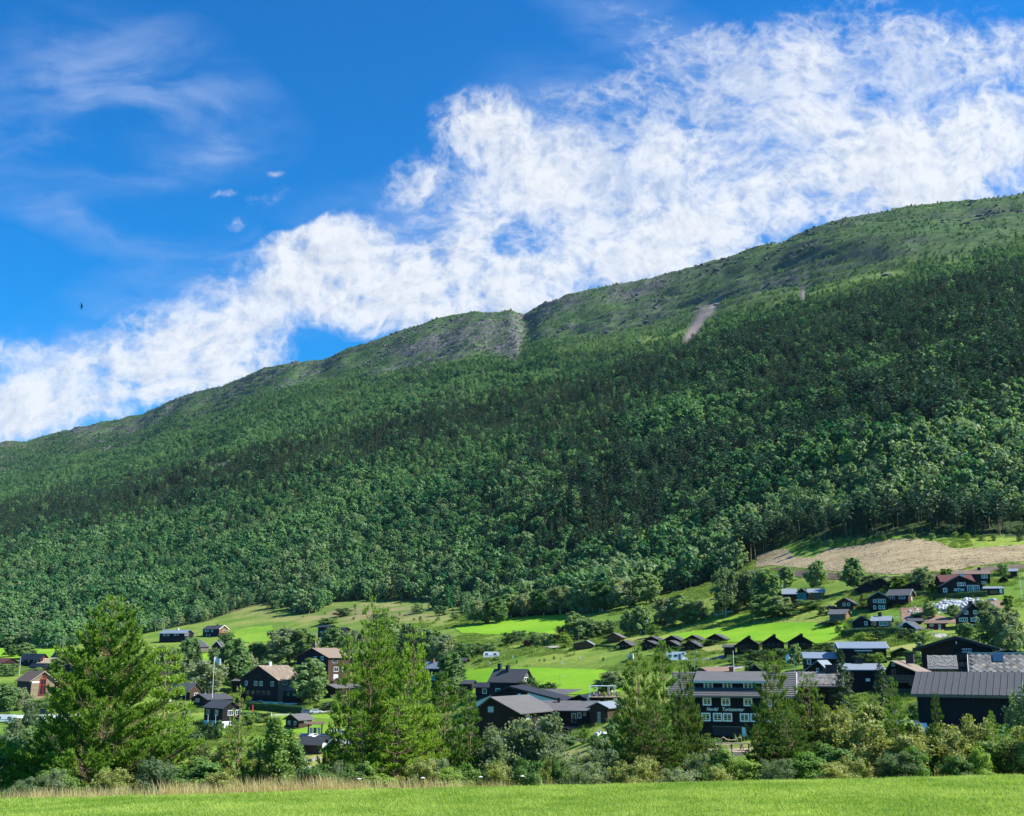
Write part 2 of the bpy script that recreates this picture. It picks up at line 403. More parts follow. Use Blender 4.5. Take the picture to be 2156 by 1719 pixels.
def foliage(key, ca, cb, cdark=None, trans=.35, nscale=.35, rough=.62, tcol=(1.3, 1.25, .5), spec=.25, rnd=.55, pos=0.0, posa=.0):
    """leaf material: hue varies from tree to tree and within a crown; light passes through the leaves"""
    m, n = new_mat(key)
    oi = n.n('ShaderNodeObjectInfo'); tcn = n.n('ShaderNodeTexCoord')
    f, _ = n.noise(tcn.outputs['Object'], nscale, 3, .6)
    f2, _ = n.noise(tcn.outputs['Object'], nscale * 9, 2, .6)
    k = n.ramp(n.m('ADD', n.m('MULTIPLY', oi.outputs['Random'], rnd), n.m('ADD', n.m('MULTIPLY', f, .5), n.m('MULTIPLY', f2, .35))), .30, .55 + rnd * .9)
    if pos:
        gg = n.n('ShaderNodeNewGeometry'); fp, _ = n.noise(gg.outputs['Position'], pos, 4, .6)
        k = n.m('ADD', k, n.m('MULTIPLY', w_sub(n, fp), posa), clamp=True)
    c = n.mixc(k, ca, cb)
    p = n.n('ShaderNodeBsdfPrincipled'); n.link(c, p.inputs['Base Color']); p.inputs['Roughness'].default_value = rough
    p.inputs['Specular IOR Level'].default_value = spec
    tr = n.n('ShaderNodeBsdfTranslucent'); tcx = n.mixc(1.0, c, tcol + (1,), 'MULTIPLY'); n.link(tcx, tr.inputs[0])
    mx = n.n('ShaderNodeMixShader'); mx.inputs[0].default_value = trans
    n.link(p.outputs[0], mx.inputs[1]); n.link(tr.outputs[0], mx.inputs[2])
    o = n.n('ShaderNodeOutputMaterial'); n.link(mx.outputs[0], o.inputs[0])
    M[key] = m; return m

boards('black_boards', (.010, .009, .010, 1), .2)
boards('navy_boards', (.007, .009, .018, 1), .22)
boards('brown_boards', (.055, .034, .022, 1), .18)
boards('grey_boards', (.12, .11, .10, 1), .16)
boards('dark_brown_boards', (.022, .014, .010, 1), .18)
boards('red_boards', (.12, .018, .014, 1), .16)
boards('maroon_boards', (.05, .010, .012, 1), .16)
boards('log_brown', (.10, .052, .028, 1), .26, False)
boards('log_dark', (.030, .017, .012, 1), .24, False)
boards('log_grey', (.14, .115, .09, 1), .26, False)
boards('timber_tan', (.24, .18, .115, 1), .30, False, gap=.6)
boards('timber_brown', (.20, .11, .055, 1), .2, False)
simple('white_paint', (.80, .80, .78, 1), .5, var=.06)
simple('plaster', (.62, .72, .70, 1), .8, var=.08)
simple('stone_wall', (.20, .20, .19, 1), .85, var=.5, scale=2.2, bstr=.8, bdist=.1)
simple('roof_dark', (.058, .060, .066, 1), .75, var=.22, scale=.8)
simple('roof_black', (.020, .024, .032, 1), .6, var=.2, scale=.8)
simple('roof_grey', (.105, .102, .100, 1), .8, var=.25, scale=.6)
simple('roof_blue', (.17, .21, .26, 1), .45, var=.15, scale=.6, spec=.5)
simple('roof_light', (.20, .23, .26, 1), .45, var=.1, scale=.5, spec=.5)
simple('roof_tan', (.33, .27, .17, 1), .8, var=.15, scale=.6)
simple('roof_brown', (.15, .10, .075, 1), .8, var=.3, scale=.8)
simple('roof_red', (.095, .034, .028, 1), .7, var=.25, scale=1.2)
simple('roof_turf', (.08, .12, .03, 1), .95, var=.5, scale=1.5)
simple('metal_grey', (.085, .085, .082, 1), .6, .2, .5, var=.12, scale=.4)
simple('steel', (.45, .46, .47, 1), .4, .8, .5, var=.05)
simple('chimney_dark', (.03, .03, .035, 1), .8)
simple('brick', (.25, .09, .05, 1), .85)
simple('glass', (.012, .018, .026, 1), .08, 0, .8, var=.1, bstr=0)
simple('glass_blue', (.018, .04, .075, 1), .08, 0, .8, var=.1, bstr=0)
simple('curtain', (.45, .47, .45, 1), .7, var=.3, scale=4)
simple('slate_a', (.14, .136, .128, 1), .75, var=.25, scale=3)
simple('slate_b', (.21, .205, .185, 1), .75, var=.25, scale=3)
simple('slate_c', (.085, .084, .083, 1), .75, var=.25, scale=3)
simple('slate_brown', (.20, .155, .115, 1), .75, var=.25, scale=3)
simple('slate_tan', (.29, .23, .17, 1), .75, var=.25, scale=3)
simple('gravel', (.33, .31, .28, 1), .9, var=.25, scale=1.2)
simple('asphalt', (.16, .16, .165, 1), .9, var=.2, scale=.6)
simple('rock', (.26, .25, .24, 1), .9, var=.4, scale=.8, bstr=.8, bdist=.2)
simple('rock_fell', (.085, .09, .095, 1), .9, var=.6, scale=.3, bstr=.8, bdist=.2)
simple('rock_pale', (.42, .43, .44, 1), .9, var=.35, scale=.9, bstr=.8, bdist=.2)
simple('wood_pole', (.30, .26, .21, 1), .8, var=.2)
simple('wood_dark', (.035, .024, .018, 1), .8, var=.3)
simple('wood_light', (.38, .30, .21, 1), .8, var=.25)
simple('red_paint', (.30, .025, .02, 1), .5)
simple('fabric_white', (.78, .80, .82, 1), .7, var=.05)
simple('fabric_grey', (.42, .45, .50, 1), .7, var=.1)
simple('fabric_red', (.55, .05, .05, 1), .7, var=.1)
simple('rubber', (.012, .012, .013, 1), .8)
simple('car_white', (.75, .76, .78, 1), .25, 0, .6, var=.03, bstr=0)
simple('car_grey', (.10, .13, .17, 1), .25, .3, .6, var=.03, bstr=0)
simple('car_blue', (.02, .05, .14, 1), .25, .3, .6, var=.03, bstr=0)
simple('car_black', (.010, .011, .014, 1), .2, 0, .6, var=.03, bstr=0)
simple('lamp_glass', (.7, .7, .68, 1), .3)
simple('letter_white', (.85, .85, .83, 1), .5, var=.03)
simple('bark_pine', (.20, .135, .085, 1), .9, var=.45, scale=5, bstr=.8)
simple('bark_grey', (.20, .17, .14, 1), .9, var=.4, scale=4, bstr=.8)
simple('bark_birch', (.58, .56, .52, 1), .8, var=.35, scale=3, stretch=(1, 1, 4))
simple('bird', (.012, .012, .018, 1), .6)
foliage('leaf_birch', (.095, .200, .065, 1), (.250, .350, .150, 1), trans=.5)
foliage('leaf_grey', (.115, .185, .090, 1), (.270, .335, .195, 1), trans=.5)
foliage('leaf_bright', (.10, .20, .025, 1), (.22, .32, .045, 1), trans=.45)
foliage('leaf_hedge', (.022, .070, .016, 1), (.060, .120, .026, 1), trans=.2)
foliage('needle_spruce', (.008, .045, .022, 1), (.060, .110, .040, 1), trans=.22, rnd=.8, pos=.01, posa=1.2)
foliage('needle_pine_far', (.004, .050, .032, 1), (.035, .120, .060, 1), trans=.22, rnd=.8, pos=.01, posa=1.2)  # dark teal, so the pine stands carry the cloud shadow in their colour
foliage('leaf_forest', (.016, .125, .046, 1), (.165, .310, .110, 1), trans=.42, nscale=.1, rnd=.9, pos=.008, posa=2.4)
foliage('leaf_sunlit_forest', (.060, .170, .070, 1), (.250, .350, .170, 1), trans=.45, nscale=.1, rnd=.8, pos=.012, posa=1.2)  # paler birch leaf with sunlight put into its colour
foliage('needle_fore', (.045, .135, .014, 1), (.270, .420, .050, 1), trans=.30, nscale=1.6, tcol=(1.25, 1.2, .4))
foliage('needle_olive', (.065, .140, .022, 1), (.270, .380, .070, 1), trans=.30, nscale=.9, tcol=(1.25, 1.2, .4))
foliage('grass_blade', (.17, .31, .032, 1), (.38, .50, .105, 1), trans=.42, nscale=.6, pos=.45, posa=2.6)
foliage('grass_dry', (.40, .32, .14, 1), (.60, .50, .28, 1), trans=.35, nscale=1.2, pos=.8, posa=1.0)
foliage('grass_green', (.10, .20, .025, 1), (.22, .30, .06, 1), trans=.35, nscale=1.2, pos=.8, posa=1.0)

# terrain colours come from point attributes: what grows or lies there
XPg, YPg = project(XX, DD, ZZ)
gx = np.gradient(ZZ, axis=1) / np.maximum(np.gradient(DD, axis=1), .05)
slope = np.abs(gx)
def interp_px(lst, X): a = np.array(lst, float); return np.interp(X, a[:, 0], a[:, 1])
FOOT = [(-400, 1372), (0, 1366), (200, 1345), (300, 1331), (430, 1306), (500, 1282), (560, 1266), (740, 1262), (900, 1262), (985, 1275), (1000, 1300), (1180, 1292), (1330, 1268), (1470, 1232), (1560, 1200), (1600, 1168), (1660, 1140), (1750, 1134), (1900, 1124), (2156, 1126), (2500, 1120)]
TREELINE = [(-400, 1010), (0, 946), (160, 925), (300, 897), (400, 868), (500, 838), (600, 818), (700, 800), (800, 790), (900, 770), (1000, 757), (1060, 752), (1095, 745), (1108, 715), (1130, 722), (1180, 742), (1250, 742), (1330, 730), (1420, 715), (1500, 690), (1600, 662), (1700, 628), (1800, 600), (1900, 580), (2000, 562), (2156, 525), (2500, 480)]
footY = interp_px(FOOT, XPg); treeY = interp_px(TREELINE, XPg)
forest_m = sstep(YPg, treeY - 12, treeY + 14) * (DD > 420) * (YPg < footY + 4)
rock_m = np.clip(sstep(slope - np.abs(kz[..., -3] - kz[..., -5]) / np.maximum(kd[..., -3] - kd[..., -5], 1), .10, .55) * 1.2, 0, 1) * sstep(DD / DR, .55, .68)
ROCKS = [(1082, 730, 13, 34, 0), (1465, 690, 14, 48, -28), (1500, 655, 9, 30, -30), (1880, 725, 90, 8, 8), (2040, 632, 70, 8, 4), (1960, 690, 60, 7, 12), (1855, 745, 30, 7, 8),
         (420, 985, 60, 5, 8), (1690, 625, 8, 14, 0), (1610, 800, 18, 5, 10), (1640, 590, 30, 6, 14), (1900, 650, 40, 6, 10), (1060, 735, 30, 12, 0), (940, 715, 60, 14, 10), (860, 735, 40, 12, 12), (1180, 640, 50, 16, 15), (1340, 608, 70, 16, 15), (180, 905, 30, 5, 15)]
def ell(X, Y, lst):
    m = np.zeros_like(X)
    for (x, y, a, b, r) in lst:
        r = math.radians(r); dx, dy = X - x, -(Y - y)
        p = dx * math.cos(r) + dy * math.sin(r); q = -dx * math.sin(r) + dy * math.cos(r)
        m = np.maximum(m, 1.4 * np.exp(-((p / a) ** 2 + (q / b) ** 2)))
    return np.clip(m, 0, 1)
rock_m = rock_m * (1 - .5 * sstep(XPg, 1100, 1400))
SCARS = [(1465, 690, 10, 46, -28), (1497, 652, 6, 28, -36), (1692, 622, 4, 11, 0)]
scar = ell(XPg, YPg, SCARS) * (DD > 600)
rockpatch = ell(XPg, YPg, ROCKS) * (DD > 600)
rough_n = fbm(XX * .03, DD * .02 + 4, 3)
rock_m = np.clip(rock_m + rockpatch * sstep(rough_n, -.5, .1), 0, 1)
heath = np.exp(-(((XPg - 760) / 240) ** 2 + ((YPg - 1290) / 22) ** 2)) * (DD > 500)
fells = sstep(DD / DR, .6, .75) * (1 - forest_m)
meadow = (1 - sstep(DD, 480, 900))
lawnm = (DD < edge + .6).astype(float)
# ------------------------------------------------------------------ ground
m_, n = new_mat('ground')
geo = n.n('ShaderNodeNewGeometry'); pos = geo.outputs['Position']
def attr(nm):
    a = n.n('ShaderNodeAttribute', attribute_name=nm); return a.outputs['Fac']
g1, _ = n.noise(pos, .035, 5, .6); g2, _ = n.noise(pos, .6, 4, .6); g3, _ = n.noise(pos, .008, 4, .6)
mead = n.mixc(n.ramp(g1, .35, .68), (.085, .180, .018, 1), (.235, .290, .050, 1))
mead = n.mixc(n.ramp(g2, .35, .75), mead, (.10, .155, .028, 1))
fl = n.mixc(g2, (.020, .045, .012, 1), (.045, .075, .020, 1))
mv = n.mapping(pos, sc=(1, .7, 2.6))
r1, _ = n.noise(mv, .045, 6, .65, .4); r2, _ = n.noise(n.mapping(pos, sc=(1, 1, .35)), .16, 5, .6)
fell = n.mixc(n.ramp(r1, .38, .66), (.022, .068, .018, 1), (.075, .115, .036, 1))
fell = n.mixc(n.ramp(r2, .55, .72), fell, (.11, .112, .088, 1))
rk = n.mixc(n.ramp(r2, .35, .7), (.035, .037, .042, 1), (.175, .165, .155, 1))
law = n.mixc(n.ramp(g2, .3, .7), (.12, .24, .020, 1), (.24, .34, .055, 1))
heathc = n.mixc(n.ramp(g1, .4, .6), (.10, .15, .035, 1), (.24, .19, .10, 1))
c = n.mixc(attr('fells'), mead, fell)
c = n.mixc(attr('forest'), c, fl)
c = n.mixc(attr('heath'), c, heathc)
c = n.mixc(attr('rock'), c, rk)
c = n.mixc(attr('scar'), c, n.mixc(r2, (.16, .12, .10, 1), (.34, .28, .25, 1)))
c = n.mixc(attr('lawn'), c, law)
finish(n, c, .95, r2, 0, .1, .35, 2.0)
M['ground'] = m_
idx = np.arange(NI * NJ).reshape(NI, NJ)
Fg = np.stack([idx[:-1, :-1], idx[1:, :-1], idx[1:, 1:], idx[:-1, 1:]], -1).reshape(-1, 4)
V = np.stack([XX, DD, ZZ], -1).reshape(-1, 3)
ground = mesh_np('ground', V, Fg, M['ground'], smooth=True)
tag(ground, kind='structure', label='grassy valley ground rising into the long mountain side')
for nm, A in (('forest', forest_m), ('rock', rock_m), ('scar', scar), ('heath', np.clip(heath, 0, 1)), ('fells', np.clip(np.maximum(fells, 0), 0, 1)), ('lawn', lawnm)):
    at = ground.data.attributes.new(nm, 'FLOAT', 'POINT'); at.data.foreach_set('value', A.astype(np.float32).ravel())

# sheets of field, road and path laid on the ground
def inpoly(X, Y, poly):
    poly = np.array(poly, float); c_ = np.zeros(X.shape, bool); j = len(poly) - 1
    for i in range(len(poly)):
        xi, yi = poly[i]; xj, yj = poly[j]
        if yi != yj:
            c_ ^= ((yi > Y) != (yj > Y)) & (X < (xj - xi) * (Y - yi) / (yj - yi) + xi)
        j = i
    return c_
FIELD_POLYS = []
def sheet(name, poly, mat, label, step=1.6, lift=.0003, ragged=1.2, jmin=None):
    FIELD_POLYS.append(poly)
    p = np.array(poly, float); x0, y0 = p.min(0) - 2; x1, y1 = p.max(0) + 2
    xs = np.arange(x0, x1, step); ys_ = np.arange(y0, y1, step * .6)
    GX, GY = np.meshgrid(xs, ys_, indexing='ij')
    d, x, z = ground_at(GX.ravel(), GY.ravel(), jmin)
    d = d.reshape(GX.shape); x = x.reshape(GX.shape); z = z.reshape(GX.shape)
    wob = ragged * fbm(GX * .11, GY * .2, 3) * 2
    ins = inpoly(GX + wob, GY + wob * .5, poly)
    cell = ins[:-1, :-1] & ins[1:, :-1] & ins[1:, 1:] & ins[:-1, 1:]
    jump = np.abs(d[:-1, 1:] - d[:-1, :-1]) < .06 * d[:-1, :-1]
    cell &= jump
    I = np.arange(GX.size).reshape(GX.shape)
    Fs = np.stack([I[:-1, :-1], I[:-1, 1:], I[1:, 1:], I[1:, :-1]], -1)[cell]
    used = np.unique(Fs); rem = np.zeros(GX.size, int); rem[used] = np.arange(len(used))
    Vs = np.stack([x.ravel(), d.ravel(), z.ravel() + .03 + lift * d.ravel()], -1)[used]
    o = mesh_np(name, Vs, rem[Fs], mat, smooth=True)
    return tag(o, label, kind='structure')
def field_mat(key, a, b, sc=.25, stretch=(1, 1, 1)):
    m, n = new_mat(key); g = n.n('ShaderNodeNewGeometry'); v = n.mapping(g.outputs['Position'], sc=stretch)
    f, _ = n.noise(v, sc, 5, .65); f2, _ = n.noise(v, sc * .12, 3, .6)
    c = n.mixc(n.ramp(n.m('ADD', n.m('MULTIPLY', f, .5), n.m('MULTIPLY', f2, .5)), .32, .68), a, b)
    finish(n, c, .95, f, 0, .1, .3, .3); M[key] = m
field_mat('field_bright', (.115, .290, .010, 1), (.205, .350, .022, 1))
field_mat('field_mown', (.20, .23, .05, 1), (.32, .30, .11, 1))
field_mat('field_left', (.10, .23, .015, 1), (.20, .31, .035, 1))
field_mat('ploughed', (.19, .150, .085, 1), (.37, .295, .175, 1), .5, (.35, 1, 2.5))
field_mat('soil', (.06, .045, .035, 1), (.14, .11, .085, 1), .5)
field_mat('soil_red', (.16, .10, .07, 1), (.30, .20, .14, 1), .5)
def cr(ox, oy, k, pts): return [(ox + a * k, oy + b * k) for a, b in pts]
C6 = (1497.2, 1069.4, .30556)
sheet('field', [(975, 1410), (1060, 1406), (1150, 1407), (1270, 1411), (1312, 1420), (1335, 1440), (1300, 1462), (1200, 1464), (1120, 1462), (975, 1462)], M['field_bright'], 'bright green mown field behind the black gabled houses')
sheet('field', [(954, 1322), (1010, 1311), (1070, 1301), (1130, 1297), (1192, 1294), (1190, 1317), (1166, 1337), (1100, 1338), (1020, 1337), (970, 1334)], M['field_bright'], 'bright green field crossed by the shadows of the birch grove')
sheet('field', [(1395, 1338), (1461, 1329), (1554, 1319), (1638, 1312), (1714, 1311), (1790, 1314), (1778, 1330), (1765, 1345), (1725, 1357), (1600, 1352), (1545, 1354), (1400, 1346)], M['field_bright'], 'bright green field above the row of small cabins')
sheet('field', cr(1461.6, 1197.8, .1327, [(200, 730), (480, 715), (760, 720), (960, 735), (900, 790), (500, 830), (300, 860), (130, 840)]), M['field_left'], 'small lawn below the black cottage with three windows', ragged=3)
sheet('field', [(-120, 1369), (0, 1366), (58, 1362), (110, 1366), (165, 1369), (160, 1377), (101, 1388), (0, 1388), (-120, 1392)], M['field_bright'], 'green field under the wooded slope at the far left')
sheet('field', [(497, 1326), (530, 1320), (575, 1318), (575, 1352), (500, 1356), (485, 1345)], M['field_mown' if 0 else 'field_left'], 'green paddock right of the house with white bargeboards', ragged=3)
sheet('field', cr(313.7, 1297.6, .1327, [(780, 600), (1130, 575), (1560, 560), (1560, 640), (1100, 760), (780, 720)]), M['field_bright'], 'green lawn in front of the red barn')
sheet('grass_slope', [(570, 1506), (640, 1506), (735, 1502), (735, 1545), (660, 1548), (600, 1545), (560, 1540)], M['field_left'], 'grass slope between the road and the small brown cabin', ragged=3)
sheet('grass_slope', [(610, 1585), (690, 1580), (700, 1600), (680, 1618), (608, 1616)], M['field_mown'], 'sunlit grass below the twin dark cabins', ragged=2)
sheet('grass_slope', [(1170, 1592), (1225, 1572), (1262, 1570), (1250, 1600), (1215, 1650), (1170, 1660)], M['field_mown'], 'yellowish mown slope under the long balcony house', ragged=2, jmin=128)
sheet('grass_slope', cr(1711.1, 1319, .2074, [(780, 215), (1040, 180), (1130, 200), (1130, 260), (1000, 280), (780, 280)]), M['field_mown'], 'yellowed lawn beside the turf hut')
sheet('grass_slope', cr(1461.6, 1197.8, .1327, [(110, 1240), (460, 1200), (480, 1310), (200, 1330), (110, 1290)]), M['field_mown'], 'yellow grass right of the small cabins')
sheet('grass_slope', [(1290, 1347), (1330, 1343), (1420, 1338), (1420, 1347), (1330, 1353), (1290, 1353)], M['field_mown'], 'yellow grass under the back row of cabins')
sheet('gravel_road', [(606, 1614), (655, 1614), (668, 1625), (662, 1662), (590, 1662), (596, 1640)], M['gravel'], 'pale gravel turning place below the twin cabins', jmin=150)
sheet('road', [(560, 1505), (620, 1504), (700, 1496), (760, 1497), (760, 1500), (700, 1500), (625, 1508), (560, 1509)], M['gravel'], 'pale road behind the hedge', step=1.0)
sheet('path', [(1504, 1404), (1540, 1403), (1575, 1404), (1560, 1409), (1530, 1412), (1505, 1411)], M['gravel'], 'pale gravel strip behind the red roofed house', step=1.0)
sheet('path', [(1516, 1381), (1560, 1379), (1552, 1388), (1500, 1390), (1440, 1394), (1440, 1391), (1505, 1386)], M['asphalt'], 'grey drive to the dark carport', step=1.0)
sheet('path', cr(1711.1, 1183.5, .1327, [(1880, 1200), (1960, 1150), (2100, 1140), (2149, 1170), (2060, 1230), (1900, 1240)]), M['gravel'], 'pale gravel yard above the large hall', step=1.0)
sheet('path', [(1141, 1362), (1180, 1360), (1170, 1366), (1148, 1366)], M['gravel'], 'light gravel patch in the meadow', step=1.0)
sheet('path', cr(1461.6, 1197.8, .1327, [(1330, 850), (1700, 835), (2040, 825), (2149, 830), (2149, 905), (1860, 915), (1950, 860), (1400, 862)]), M['field_mown'], 'dry track along the top of the bright field', step=1.0)
PLOUGH = len(FIELD_POLYS)
sheet('ploughed_field', cr(*C6, [(300, 420), (315, 330), (430, 290), (530, 285), (580, 345), (700, 345), (790, 285), (980, 265), (1180, 225), (1400, 212), (1560, 235), (1680, 285), (1900, 272), (2200, 250), (2300, 260), (2300, 370), (2156, 372), (1900, 395), (1660, 440), (1250, 462), (850, 440), (600, 418), (400, 400)]), M['ploughed'], 'broad beige ploughed field below the pine edge', ragged=2)
sheet('soil_bank', cr(*C6, [(390, 412), (600, 428), (850, 450), (1000, 462), (1000, 500), (830, 500), (600, 480), (480, 450)]), M['soil'], 'dark terraced soil bank under the left end of the ploughed field')
sheet('soil_bank', cr(*C6, [(1000, 468), (1250, 472), (1660, 450), (1900, 405), (2300, 378), (2300, 420), (2156, 430), (1960, 440), (1660, 480), (1400, 500), (1000, 500)]), M['soil'], 'dark terraced soil bank under the right end of the ploughed field')
sheet('soil_bank', cr(*C6, [(1810, 640), (2080, 640), (2100, 780), (1900, 720)]), M['soil_red'], 'bare reddish slope below the long hedge')
sheet('soil_bank', cr(*C6, [(1300, 690), (1510, 690), (1560, 740), (1700, 770), (1690, 800), (1470, 790), (1310, 790)]), M['soil_red'], 'bare earth bank around the small huts')

# ------------------------------------------------------------------ trees : shared meshes
def rand_dirs(n, r):
    v = r.normal(size=(n, 3)); return v / np.linalg.norm(v, axis=1, keepdims=True)
def quads(C, size, r, up=.0, aspect=.62, droop=None, N=None):
    """one leaf face (a rhombus) for each centre; N is the way the faces tend to look"""
    n_ = len(C); a = rand_dirs(n_, r)
    if N is not None:
        N = N + .55 * rand_dirs(n_, r); N /= np.linalg.norm(N, axis=1, keepdims=True) + 1e-9
        a = np.cross(N, a); a /= np.linalg.norm(a, axis=1, keepdims=True) + 1e-9
        b = np.cross(N, a); s = (size * (.6 + .8 * r.random(n_)))[:, None]
        V_ = np.stack([C - a * s, C + b * s * aspect, C + a * s, C - b * s * aspect], 1).reshape(-1, 3)
        return V_, np.arange(4 * n_).reshape(-1, 4)
    if droop is not None: a = a * (1 - droop) + np.array([0, 0, -1.0]) * droop; a /= np.linalg.norm(a, axis=1, keepdims=True)
    b = np.cross(a, rand_dirs(n_, r)); b /= np.linalg.norm(b, axis=1, keepdims=True) + 1e-9
    s = (size * (.6 + .8 * r.random(n_)))[:, None]
    V_ = np.stack([C - a * s, C + b * s * aspect, C + a * s, C - b * s * aspect], 1).reshape(-1, 3)
    return V_, np.arange(4 * n_).reshape(-1, 4)
def tubes_np(paths, radii, n=5):
    V_, F_ = [], []; k = 0
    for pts, (r0, r1) in zip(paths, radii):
        pts = np.asarray(pts, float); m = len(pts)
        tg = np.gradient(pts, axis=0); tg /= np.linalg.norm(tg, axis=1, keepdims=True) + 1e-9
        ref = np.where(np.abs(tg[:, 2:3]) > .9, np.array([[1.0, 0, 0]]), np.array([[0, 0, 1.0]]))
        a = np.cross(tg, ref); a /= np.linalg.norm(a, axis=1, keepdims=True) + 1e-9; b = np.cross(tg, a)
        r = np.linspace(r0, r1, m)[:, None]
        for j in range(n):
            th = 2 * math.pi * j / n
            V_.append(pts + a * r * math.cos(th) + b * r * math.sin(th))
        blk = np.arange(m * n).reshape(n, m) + k
        for j in range(n):
            q = (j + 1) % n
            F_.append(np.stack([blk[j, :-1], blk[q, :-1], blk[q, 1:], blk[j, 1:]], -1))
        k += m * n
    return np.concatenate(V_), np.concatenate(F_)
PROTO = {}
def mesh_only(name, V_, F_, mat, smooth=False):
    o = mesh_np(name, V_, F_, mat, smooth=smooth); me = o.data; bpy.data.objects.remove(o); return me
def make_broadleaf(key, seed, nleaf, leaf, shape='birch', mat='leaf_birch', bark='bark_birch', trunk_h=.18, hang=.0, width=.42, multi=1, stemr=.013, limbs=26):
    """unit-height tree: trunk + limbs, crown of leaf faces gathered in clumps round the limb ends"""
    r = np.random.default_rng(seed)
    paths, radii, ends = [], [], []
    for s in range(multi):
        lean = (r.random(2) - .5) * (.10 if multi == 1 else .30)
        zz = np.linspace(-.03, .96, 9)
        tr = np.stack([lean[0] * np.maximum(zz, 0) ** 1.3 + .012 * np.sin(zz * 9 + seed + s), lean[1] * np.maximum(zz, 0) ** 1.3 + .012 * np.cos(zz * 8 + s), zz * (1 - .12 * s * (s > 0))], -1)
        paths.append(tr); radii.append((stemr / (1 + .4 * (multi > 1)), .002))
        for k in range(limbs // multi):
            h = trunk_h + (1 - trunk_h) * .93 * (k + r.random()) / (limbs // multi)
            f_ = (h - trunk_h) / (1 - trunk_h)
            if shape == 'birch': prof = (math.sin(math.pi * min(1, .16 + .80 * f_)) ** .75) * (1.05 - .35 * f_)
            elif shape == 'round': prof = math.sin(math.pi * min(1, .22 + .72 * f_)) ** .6
            elif shape == 'column': prof = .75 * (1 - f_ * .55) * (.6 + .4 * math.sin(math.pi * (.3 + .6 * f_)))
            else: prof = (1 - f_) ** .7 * .9 + .12
            L = width * prof * (.72 + .45 * r.random()); az = 2.4 * k + r.random() * .8
            b0 = np.array([np.interp(h, tr[:, 2], tr[:, 0]), np.interp(h, tr[:, 2], tr[:, 1]), h])
            d_ = np.array([math.cos(az), math.sin(az), .55 + .35 * f_ + .3 * r.random()]); d_ /= np.linalg.norm(d_)
            q = np.linspace(0, 1, 5)[:, None]
            pth = b0 + d_ * L * q + np.array([0, 0, -1.0]) * (q ** 2) * L * (.30 + hang * .5)
            paths.append(pth); radii.append((stemr * .42 * (1 - .6 * f_), .0012))
            ends.append((pth, L))
    Ctr, Wt = [], []
    for pth, L in ends:
        for q in (.45, .65, .82, 1.0):
            for e_ in range(2):
                p_ = pth[0] + (pth[-1] - pth[0]) * q + (r.random(3) - .5) * L * .45
                Ctr.append(p_); Wt.append(.35 * L + .03)
    Ctr = np.array(Ctr); Wt = np.array(Wt)
    ci = r.integers(0, len(Ctr), nleaf)
    off_ = rand_dirs(nleaf, r) * (r.random(nleaf) ** .5)[:, None] * (Wt[ci] * .62)[:, None]
    off_[:, 2] *= .8
    if hang > 0:
        off_[:, 2] -= (r.random(nleaf) ** 1.3) * hang * .32
        off_[:, :2] *= .75
    C_ = Ctr[ci] + off_
    C_[:, 2] = np.maximum(C_[:, 2], .03 + .05 * r.random(nleaf))
    od = off_ / (np.linalg.norm(off_, axis=1, keepdims=True) + 1e-6)
    rad = C_ * np.array([1, 1, 0]); rad /= np.linalg.norm(rad, axis=1, keepdims=True) + 1e-6
    Nn = od * .55 + rad * .35 + np.array([0, 0, .55 if hang == 0 else .35])
    Vl, Fl = quads(C_, leaf, r, N=Nn, aspect=.7)
    Vt, Ft = tubes_np(paths, radii)
    h = max(Vl[:, 2].max(), .5); Vl /= h; Vt /= h
    PROTO[key] = (mesh_only('trunk', Vt, Ft, M[bark], True), mesh_only('crown', Vl, Fl, M[mat]), 2 * np.percentile(np.abs(Vl[:, 0]), 97))
